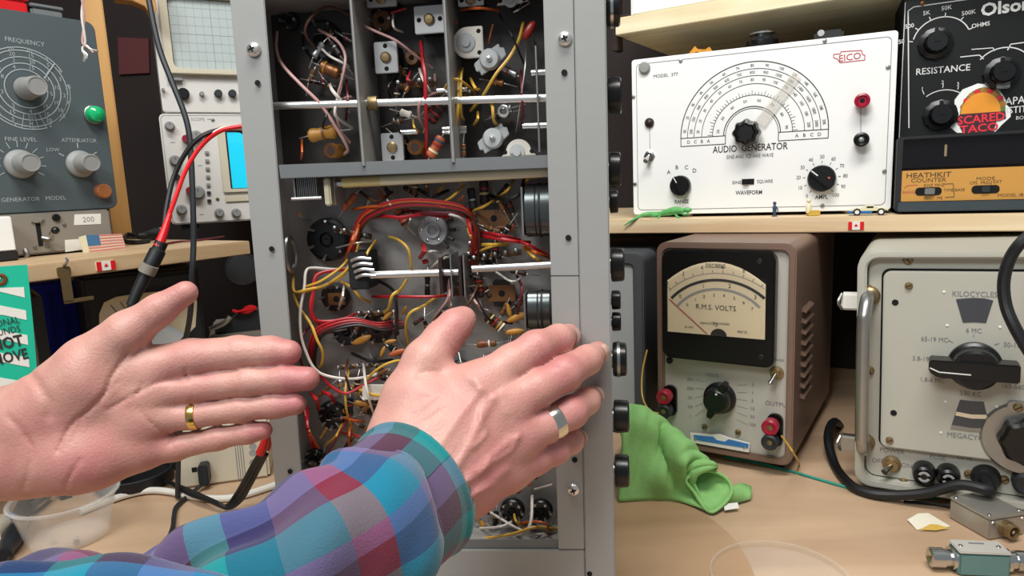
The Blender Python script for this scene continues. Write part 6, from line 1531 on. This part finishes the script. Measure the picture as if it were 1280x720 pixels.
RTn, UPn, FWn, Cn = (np.array(v) for v in (RT, UP, FW, CAM))
def J(px, py, w, rpx):
    """joint: pixel, distance ahead of the camera, radius in pixels at that distance"""
    return np.array(dep(px, py, w)), rpx*w/FPX
def smin(a, b, k):
    h = np.clip(.5+.5*(b-a)/k, 0, 1); return b*(1-h)+a*h-k*h*(1-h)
def build_hand(palm, fingers, lines, spots, vox, kp, kf):
    allj = [j for c in palm+fingers for j in c]
    lo = np.min([p-r for p, r in allj], 0)-.008; hi = np.max([p+r for p, r in allj], 0)+.008
    dims = np.ceil((hi-lo)/vox).astype(int)+1
    ax = [lo[i]+vox*np.arange(dims[i]) for i in range(3)]
    X = np.stack(np.meshgrid(*ax, indexing='ij'), -1).astype(np.float32)
    def cap(a, b):
        (pa, ra), (pb, rb) = a, b; ba = (pb-pa).astype(np.float32); d = X-pa.astype(np.float32)
        h = np.clip((d@ba)/max(1e-12, ba@ba), 0, 1)
        return np.sqrt(((d-h[..., None]*ba)**2).sum(-1))-(ra+(rb-ra)*h).astype(np.float32)
    def chain(c, k):
        f_ = None
        for a, b in zip(c, c[1:]):
            g = cap(a, b); f_ = g if f_ is None else smin(f_, g, k)
        return f_
    Pm = None
    for c in palm:
        g = chain(c, .006); Pm = g if Pm is None else smin(Pm, g, kp)
    out = None
    for c in fingers:
        g = smin(Pm, chain(c, .004), kf); out = g if out is None else np.minimum(out, g)
    # creases, veins, tendons: lines drawn over the side that faces the viewer
    rel = X-Cn.astype(np.float32); w_ = rel@FWn.astype(np.float32)
    U = 640+FPX*(rel@RTn.astype(np.float32))/w_; V_ = 360-FPX*(rel@UPn.astype(np.float32))/w_
    near = np.abs(out) < .006
    for pts, wd, amp in lines:
        best = np.full(near.sum(), 1e9, np.float32); u_, v_ = U[near], V_[near]
        P = [(p.x, p.y) for p in catmull([(a, b, 0) for a, b in pts], 4)]
        for (ax_, ay_), (bx_, by_) in zip(P, P[1:]):
            ex, ey = bx_-ax_, by_-ay_; h = np.clip(((u_-ax_)*ex+(v_-ay_)*ey)/max(1e-6, ex*ex+ey*ey), 0, 1)
            best = np.minimum(best, (u_-ax_-h*ex)**2+(v_-ay_-h*ey)**2)
        out[near] += amp*np.exp(-best/(wd*wd))*FRONT(near, w_)
    # surface nets
    s_ = out < 0
    c8 = [(i, j, k) for i in (0, 1) for j in (0, 1) for k in (0, 1)]
    sh = tuple(d-1 for d in dims)
    sl = lambda o: tuple(slice(o[a], o[a]+sh[a]) for a in range(3))
    cnt = sum(s_[sl(o)].astype(np.int8) for o in c8); cell = (cnt > 0) & (cnt < 8)
    idx = np.full(sh, -1, np.int64); ids = np.argwhere(cell); idx[cell] = np.arange(len(ids))
    acc = np.zeros((len(ids), 3)); num = np.zeros(len(ids))
    for o in c8:
        for a in range(3):
            if o[a]: continue
            o2 = list(o); o2[a] = 1; o2 = tuple(o2)
            f0 = out[tuple((ids+o).T)]; f1 = out[tuple((ids+o2).T)]
            cr = (f0 < 0) != (f1 < 0); t_ = np.where(cr, f0/np.where(cr, f0-f1, 1), 0)
            p_ = np.tile(np.array(o, float), (len(ids), 1)); p_[:, a] += t_
            acc[cr] += p_[cr]; num[cr] += 1
    V = lo+(ids+acc/num[:, None])*vox
    faces = []
    for a in range(3):
        b, c = (a+1) % 3, (a+2) % 3
        m0 = [slice(0, -1)]*3; m1 = [slice(0, -1)]*3; m0[a] = slice(0, dims[a]-1); m1[a] = slice(1, dims[a])
        for q in (b, c): m0[q] = m1[q] = slice(1, dims[q]-1)
        A_, B_ = s_[tuple(m0)], s_[tuple(m1)]
        e = np.argwhere(A_ != B_)
        if not len(e): continue
        fl = A_[tuple(e.T)]
        e = e.copy(); e[:, b] += 1; e[:, c] += 1
        def at_(db, dc):
            g = e.copy(); g[:, b] -= db; g[:, c] -= dc; return idx[tuple(g.T)]
        Q = np.stack([at_(1, 1), at_(0, 1), at_(0, 0), at_(1, 0)], 1)
        Q[~fl] = Q[~fl][:, ::-1]; faces.append(Q)
    Fq = np.concatenate(faces); Fq = Fq[(Fq >= 0).all(1)]
    me = bpy.data.meshes.new('hand'); me.from_pydata(V.tolist(), [], Fq.tolist()); me.update()
    # relax slightly
    bm = bmesh.new(); bm.from_mesh(me)
    for _ in range(2): bmesh.ops.smooth_vert(bm, verts=bm.verts, factor=.4, use_axis_x=True, use_axis_y=True, use_axis_z=True)
    bm.to_mesh(me); bm.free()
    fl = np.full(len(V), .30)
    for p, r, amt in spots: fl += amt*np.exp(-((V-p)**2).sum(1)/(r*r))
    at = me.attributes.new('flush', 'FLOAT', 'POINT'); at.data.foreach_set('value', np.clip(fl, 0, 1.2).astype(np.float32))
    for p in me.polygons: p.use_smooth = True
    return me
FRONT = lambda near, w_: 1.0

person = thing('person', 'person reaching in with both hands, wearing a plaid flannel shirt and rings', 'person')

# left hand: open palm towards the viewer, fingers to the right, thumb up
wL = .415
def L_(px, py, r, dw=0): return J(px, py, wL+dw, r)
lp_index = [L_(178, 462, 27), L_(238, 447.5, 23.0, .002), L_(298, 441, 20.5, .004), L_(338, 439.5, 18.5, .004), L_(361, 440.5, 15.8, .003)]
lp_mid = [L_(182, 490, 26), L_(242, 485, 18.5, .001), L_(310, 477, 17.6, .002), L_(355, 474, 17.2, .002), L_(384, 473.5, 15.3, .001)]
lp_ring = [L_(180, 522, 26), L_(240, 519, 16.6, .002), L_(300, 511.5, 15.8, .003), L_(345, 507, 15.2, .003), L_(369, 505, 13.8, .002)]
lp_pinky = [L_(170, 562, 25, .002), L_(218, 559, 16.5, .004), L_(272, 548, 14.0, .005), L_(310, 541, 12.8, .005), L_(329, 538, 11.5, .005)]
lp_thumb = [L_(45, 515, 40, -.006), L_(110, 455, 34, -.008), L_(160, 415, 26, -.008), L_(198, 388, 19.5, -.006), L_(232, 366, 15.0, -.006)]
palm = [[L_(-170, 605, 78, -.03), L_(-90, 580, 72, -.012), L_(-30, 560, 68, .002), L_(30, 545, 58, .004)],
        [L_(20, 530, 46), L_(110, 490, 36), L_(182, 462, 27)], [L_(20, 545, 46), L_(110, 515, 36), L_(185, 492, 27)],
        [L_(20, 560, 46), L_(110, 540, 36), L_(183, 524, 27)], [L_(20, 568, 48), L_(100, 568, 42, -.003), L_(172, 560, 28, .001)],
        [L_(40, 525, 38, -.010), L_(110, 475, 34, -.010), L_(142, 450, 26, -.004)], [L_(30, 578, 38, -.008), L_(120, 575, 33, -.008)]]
lines = [([(160, 440), (140, 470), (125, 500), (90, 530), (72, 565)], 2.4, .0014), ([(228, 476), (200, 478), (170, 492), (135, 512)], 2.0, .0010),
         ([(215, 545), (190, 530), (170, 505), (178, 480)], 2.0, .0009), ([(232, 462), (234, 476)], 2, .0012), ([(240, 497), (238, 520)], 1.8, .0007),
         ([(100, 575), (85, 600), (80, 620)], 2.2, .0011), ([(222, 540), (212, 556)], 2.0, .0012), ([(178, 428), (168, 446)], 2.5, .0010), ([(190, 385), (205, 404)], 2.0, .0004),
         ([(284, 424), (286, 458)], 1.6, .0005), ([(330, 424), (331, 456)], 1.4, .0004), ([(296, 462), (298, 492)], 1.6, .0005), ([(346, 460), (347, 490)], 1.4, .0004),
         ([(288, 498), (290, 526)], 1.6, .0005), ([(336, 494), (337, 520)], 1.3, .0004), ([(262, 538), (265, 560)], 1.5, .0005), ([(300, 531), (302, 552)], 1.3, .0004),
         ([(40, 470), (60, 500), (62, 520)], 6, .0012), ([(10, 520), (40, 560), (30, 610)], 3, .0010), ([(150, 475), (110, 512), (85, 560)], 2.0, .0006)]
spots = [(lp_index[-1][0], .014, .55), (lp_mid[-1][0], .014, .6), (lp_ring[-1][0], .013, .55), (lp_pinky[-1][0], .012, .55), (lp_thumb[-1][0], .016, .45),
         (lp_index[1][0], .016, .25), (lp_mid[1][0], .014, .2), (lp_pinky[1][0], .014, .2), (np.array(dep(60, 585, .39)), .035, .3), (np.array(dep(130, 590, .39)), .03, .25)]
mh = build_hand(palm, [lp_index, lp_mid, lp_ring, lp_pinky, lp_thumb], lines, spots, .0013, .012, .007)
lh = part('left_hand', mh, 'skin', person, label='open left hand, palm forward and thumb raised')
def finger_ring(a, b, f_, r, wdt, mt_, parent, thick=.0010):
    p = a+(b-a)*f_; d = Vector(b-a).normalized()
    mb = MB().lathe([(r, -wdt/2), (r+thick, -wdt/2+.0004), (r+thick*1.3, 0), (r+thick, wdt/2-.0004), (r, wdt/2)], Vector(p), d, 40)
    return part('finger_ring', mb, mt_, parent, label='plain gold band' if 'gold' in mt_ else 'wide silver ring')
(pa, ra), (pb, rb) = lp_ring[1], lp_ring[2]
finger_ring(pa, pb, .07, ra+.0001, .0052, 'gold_ring', lh)

# right hand: back towards the viewer, resting on the chassis rail
def face_w(px, py): return (FK.M @ FK.p3(px, py, -.001)-CAM).dot(FW)
def R_(px, py, r, w): return J(px, py, w, r)
def tip(px, py, r):
    w = face_w(px, py); w2 = w-r*w/FPX*1.02; return J(px, py, w2, r)
ri_index = [R_(597, 484, 29, .392), R_(640, 455, 24, .398), R_(670, 435.5, 22, .404), R_(698, 424.5, 18.3, .420), tip(711, 419, 14.5)]
ri_mid = [R_(628, 510, 29, .390), R_(672, 486, 23, .394), R_(706, 467, 21.5, .402), R_(734, 450, 17.8, .420), tip(747.5, 440.5, 14.0)]
ri_ring = [R_(643, 548, 28, .390), R_(683, 531, 21.5, .396), R_(714, 515, 20, .404), R_(733, 501.5, 16.3, .420), tip(742, 494.5, 13.0)]
ri_pinky = [R_(633, 588, 26, .392), R_(668, 573, 20, .398), R_(694, 561.5, 18.2, .406), R_(714, 552, 14.5, .420), tip(722, 547, 12.0)]
ri_thumb = [R_(497, 548, 40, .385), R_(512, 497, 34, .392), R_(533, 452, 28.5, .398), R_(553, 424, 23, .406), R_(569, 407, 20.5, .412), R_(579, 399, 16.5, .416)]
wr = .368
palm = [[R_(400, 722, 62, .345), R_(470, 655, 60, .355), R_(512, 612, 60, wr)],
        [R_(512, 590, 46, .372), R_(560, 530, 38, .384), R_(600, 482, 29, .392)], [R_(515, 605, 48, .370), R_(575, 553, 38, .380), R_(630, 508, 29, .390)],
        [R_(525, 620, 48, .370), R_(588, 580, 38, .381), R_(645, 547, 28, .390)], [R_(535, 632, 46, .372), R_(590, 606, 36, .384), R_(635, 587, 26, .392)],
        [R_(505, 570, 42, .376), R_(530, 505, 34, .388), R_(560, 480, 22, .394)]]
lines = [([(560, 600), (585, 560), (604, 520), (618, 497)], 5, -.0016), ([(548, 560), (575, 520), (600, 488)], 5, -.0011), ([(570, 612), (605, 580), (640, 550)], 5, -.0012), ([(575, 632), (610, 606), (634, 588)], 5, -.0009),
         ([(592, 560), (608, 540), (600, 520), (606, 500)], 3.2, -.0013), ([(600, 590), (622, 575), (640, 562), (648, 545)], 3.0, -.0012), ([(580, 605), (605, 590), (612, 575)], 3.0, -.0010), ([(565, 640), (590, 620), (620, 606)], 3, -.0009),
         ([(512, 520), (530, 515), (548, 500)], 2.2, .0006), ([(505, 535), (530, 528), (552, 512)], 2.2, .0006), ([(522, 500), (540, 494)], 2, .0005),
         ([(550, 466), (535, 464), (520, 470)], 2.2, .0008), ([(612, 498), (628, 492)], 4, -.0008), ([(585, 470), (612, 490)], 6, -.0008),
         ([(662, 424), (672, 438), (680, 452)], 1.8, .0007), ([(667, 421), (677, 435), (685, 449)], 1.6, .0006), ([(698, 455), (707, 466), (715, 482)], 1.8, .0007), ([(703, 453), (712, 463), (719, 478)], 1.6, .0006),
         ([(708, 503), (717, 515), (722, 526)], 1.6, .0006), ([(545, 412), (556, 425), (568, 438)], 1.8, .0006), ([(550, 407), (561, 419), (573, 432)], 1.6, .0005),
         ([(640, 530), (650, 545)], 6, -.0008), ([(595, 475), (605, 490)], 7, -.0010), ([(626, 502), (634, 516)], 7, -.0010), ([(560, 650), (600, 640), (640, 618)], 2, .0006)]
spots = [(ri_index[2][0], .018, .45), (ri_mid[2][0], .018, .45), (ri_ring[2][0], .016, .4), (ri_pinky[2][0], .015, .4), (ri_thumb[3][0], .016, .35), (ri_thumb[-1][0], .014, .35), (ri_index[-1][0], .012, .4), (ri_mid[-1][0], .012, .45), (ri_ring[-1][0], .012, .4), (ri_pinky[-1][0], .012, .4),
         (np.array(dep(640, 600, .37)), .03, .35), (np.array(dep(600, 640, .36)), .03, .3), (ri_index[0][0], .02, .2), (ri_mid[0][0], .02, .2)]
mh = build_hand(palm, [ri_index, ri_mid, ri_ring, ri_pinky, ri_thumb], lines, spots, .0013, .012, .007)
rh = part('right_hand', mh, 'skin', person, label='right hand seen from the back, resting on the chassis rail')
(pa, ra), (pb, rb) = ri_ring[1], ri_ring[2]
finger_ring(pa, pb, .22, ra-.0006, .0085, 'silver_ring', rh, .0014)
def nail(ch_, sx, parent, back=.25):
    (pa, ra), (pb, rb) = ch_[-2], ch_[-1]
    d = Vector(pb-pa).normalized(); view = (CAM-Vector(pb)).normalized(); up = (view-d*view.dot(d)).normalized(); sd = d.cross(up)
    up = (up*1.0+sd*sx).normalized(); sd = d.cross(up); V = []; F = []
    n, m_ = 7, 6
    for i in range(n):
        s_ = i/(n-1)
        r = ra+(rb-ra)*(.55+.6*s_)
        c = Vector(pa)+(Vector(pb)-Vector(pa))*(.55+.75*s_)
        for j in range(m_):
            a = (j/(m_-1)-.5)*1.7*(.75+.25*math.sin(math.pi*min(1, s_+.25)))
            rr_ = max(r, rb*.98)+.0003 - (.0035*max(0, s_-.6)**2*6)
            V.append(c+up*(math.cos(a)*rr_)+sd*(math.sin(a)*rr_))
    for i in range(n-1):
        for j in range(m_-1): F.append((i*m_+j, (i+1)*m_+j, (i+1)*m_+j+1, i*m_+j+1))
    return part('fingernail', MB().add(V, F), 'nail', parent, ang=180)
for c_, s_ in ((ri_index, .55), (ri_mid, .55), (ri_ring, .6), (ri_pinky, .6), (ri_thumb, -.9)): nail(c_, s_, rh)

# ------------------------------------------------------------------ plaid sleeve
def plaid():
    M = bpy.data.materials.new('plaid_flannel'); M.use_nodes = True; MATS['plaid_flannel'] = M
    nt = M.node_tree; b = nt.nodes['Principled BSDF']; N = nt.nodes.new; L = nt.links.new
    uv = N('ShaderNodeUVMap'); uv.uv_map = 'weave'; sp = N('ShaderNodeSeparateXYZ'); L(uv.outputs[0], sp.inputs[0])
    def ramp(src, cols, rep):
        mu = N('ShaderNodeMath'); mu.operation = 'MULTIPLY'; mu.inputs[1].default_value = rep; L(src, mu.inputs[0])
        fr_ = N('ShaderNodeMath'); fr_.operation = 'FRACT'; L(mu.outputs[0], fr_.inputs[0])
        rp = N('ShaderNodeValToRGB'); rp.color_ramp.interpolation = 'CONSTANT'
        e = rp.color_ramp.elements
        while len(e) < len(cols): e.new(.5)
        pos = 0
        for i, (c, wd) in enumerate(cols): e[i].position = pos; e[i].color = lin(c)+(1,); pos += wd
        L(fr_.outputs[0], rp.inputs[0]); return rp.outputs[0]
    a = ramp(sp.outputs[0], (('#35a8a6', .15), ('#5f3350', .14), ('#8d80b4', .14), ('#2b8cc4', .15), ('#b8485a', .11), ('#7a6a8e', .15), ('#1f4c86', .16)), 1/.112)
    c = ramp(sp.outputs[1], (('#1f9ea4', .19), ('#5a3048', .16), ('#8c83b2', .15), ('#162f58', .18), ('#35a3d6', .18), ('#a8586c', .14)), 1/.100)
    mx = N('ShaderNodeMix'); mx.data_type = 'RGBA'; mx.inputs[0].default_value = .5; L(a, mx.inputs[6]); L(c, mx.inputs[7])
    hs = N('ShaderNodeHueSaturation'); hs.inputs['Saturation'].default_value = 1.15; hs.inputs['Value'].default_value = .54; L(mx.outputs[2], hs.inputs['Color'])
    L(hs.outputs[0], b.inputs['Base Color']); b.inputs['Roughness'].default_value = .95; b.inputs['Sheen Weight'].default_value = .25
    tc = N('ShaderNodeTexCoord'); nz = N('ShaderNodeTexNoise'); nz.inputs['Scale'].default_value = 900; L(tc.outputs['Object'], nz.inputs['Vector'])
    bp = N('ShaderNodeBump'); bp.inputs['Strength'].default_value = .35; bp.inputs['Distance'].default_value = .0008; L(nz.outputs['Fac'], bp.inputs['Height']); L(bp.outputs[0], b.inputs['Normal'])
    return M
plaid()
def cloth_tube(path, rad, nu, nv, disp, thick=.0016, u0=0, squash=.86, lip=.010):
    """open sleeve along path; disp(u metres, angle) moves the surface out"""
    P = catmull(path, nu//(len(path)-1)); k = len(P); V = []; UV = []; F = []
    R = catmull([(r, 0, 0) for r in rad], nu//(len(path)-1))
    T = [(P[min(i+1, k-1)]-P[max(i-1, 0)]).normalized() for i in range(k)]
    s_ = 0; e = None
    for i in range(k):
        if i: s_ += (P[i]-P[i-1]).length
        view = (CAM-P[i]).normalized(); e = (view-T[i]*view.dot(T[i])).normalized(); g = T[i].cross(e)
        for j in range(nv):
            a = 2*math.pi*j/nv
            r = R[i].x+disp(s_, a)
            V.append(P[i]+e*(math.cos(a)*r*squash)+g*(math.sin(a)*r)); UV.append((u0+s_, a*R[min(6, k-1)].x*1.0))
    me = bpy.data.meshes.new('sleeve'); 
    for i in range(k-1):
        for j in range(nv): F.append((i*nv+j, i*nv+(j+1) % nv, (i+1)*nv+(j+1) % nv, (i+1)*nv+j))
    me.from_pydata([tuple(v) for v in V], [], F); me.update()
    ul = me.uv_layers.new(name='weave')
    for p in me.polygons:
        js = [v % nv for v in p.vertices]; wrap = max(js)-min(js) > 2
        for li_, vi in zip(p.loop_indices, p.vertices):
            u_, v_ = UV[vi]
            if wrap and vi % nv == 0: v_ = 2*math.pi*R[min(6, k-1)].x
            ul.data[li_].uv = (u_, v_)
        p.use_smooth = True
    return me
def bump1(s_, c, w): return math.exp(-((s_-c)/w)**2)
pc = [dep(521, 607, .373), dep(508, 619, .363), dep(495, 631, .352), dep(478, 646, .341)]
def cuff_d(s_, a): return .0006*math.sin(3*a+s_*60)+.0012*math.sin(2*a+1)+(.0016 if .004 < s_ < .007 else 0)
cf = part('cuff', cloth_tube(pc, [.0400, .0398, .0390, .0385], 24, 56, cuff_d, u0=0, squash=.80), 'plaid_flannel', person, label='teal plaid shirt cuff')
md = cf.modifiers.new('thick', 'SOLIDIFY'); md.thickness = .003; md.offset = -1
ps = [dep(489, 636, .348), dep(455, 664, .328), dep(405, 694, .312), dep(340, 726, .303), dep(262, 764, .296), dep(170, 797, .291), dep(60, 818, .287), dep(-80, 852, .283)]
def sl_d(s_, a):
    d = .0022*math.sin(2*a+s_*40)*bump1(s_, .03, .03)+.0030*math.sin(s_*150+1.5*math.sin(a*2))*bump1(s_, .045, .035)
    d += .0045*math.sin(s_*95+2.2*math.cos(a+.6))*bump1(s_, .13, .06)+.004*math.sin(s_*70+2*math.sin(a))*bump1(s_, .22, .06)
    d += .0015*math.sin(5*a+s_*30)+.0012*math.sin(s_*230+3*math.sin(2*a+s_*20))*(.4+.6*math.sin(3*a+s_*25)**2)
    da = math.atan2(math.sin(a-.80), math.cos(a-.80))
    d -= .017*math.exp(-(da/.24)**2)*bump1(s_, .115, .05)
    db = math.atan2(math.sin(a-.2), math.cos(a-.2)); d += .007*math.exp(-(db/.35)**2)*bump1(s_, .13, .06)
    return d-.004*bump1(s_, 0, .008)
sv0 = sv = part('sleeve', cloth_tube(ps, [.0385, .0390, .0372, .0362, .0362, .0368, .0375, .038], 112, 72, sl_d, u0=.035, squash=.9), 'plaid_flannel', person, label='purple, blue and red plaid flannel sleeve')
md = sv.modifiers.new('thick', 'SOLIDIFY'); md.thickness = .002; md.offset = -1

pl_ = [dep(-105, 584, .402), dep(-150, 600, .392), dep(-230, 632, .375), dep(-330, 670, .355), dep(-460, 730, .335), dep(-600, 800, .31)]
sv = part('sleeve', cloth_tube(pl_, [.0450, .0455, .0460, .047, .048, .049], 80, 60, lambda s_, a: .0012*math.sin(3*a+s_*50)+.0025*math.sin(s_*110+2*math.sin(a))*bump1(s_, .06, .05), squash=.9), 'plaid_flannel', person, label='plaid flannel sleeve of the left arm')
md = sv.modifiers.new('thick', 'SOLIDIFY'); md.thickness = .002; md.offset = -1

pf_ = [dep(-70, 770, .262), dep(0, 752, .259), dep(60, 743, .258), dep(130, 738, .258), dep(200, 741, .260), dep(258, 754, .264), dep(300, 778, .270), dep(325, 812, .276)]
fd = part('sleeve_fold', cloth_tube(pf_, [.013, .0125, .012, .012, .012, .012, .0115, .011], 84, 40, lambda s_, a: .0012*math.sin(s_*140+2*math.sin(a))+.0008*math.sin(4*a+s_*40), u0=.065, squash=1.0), 'plaid_flannel', sv0, label='rolled fold of the plaid sleeve')
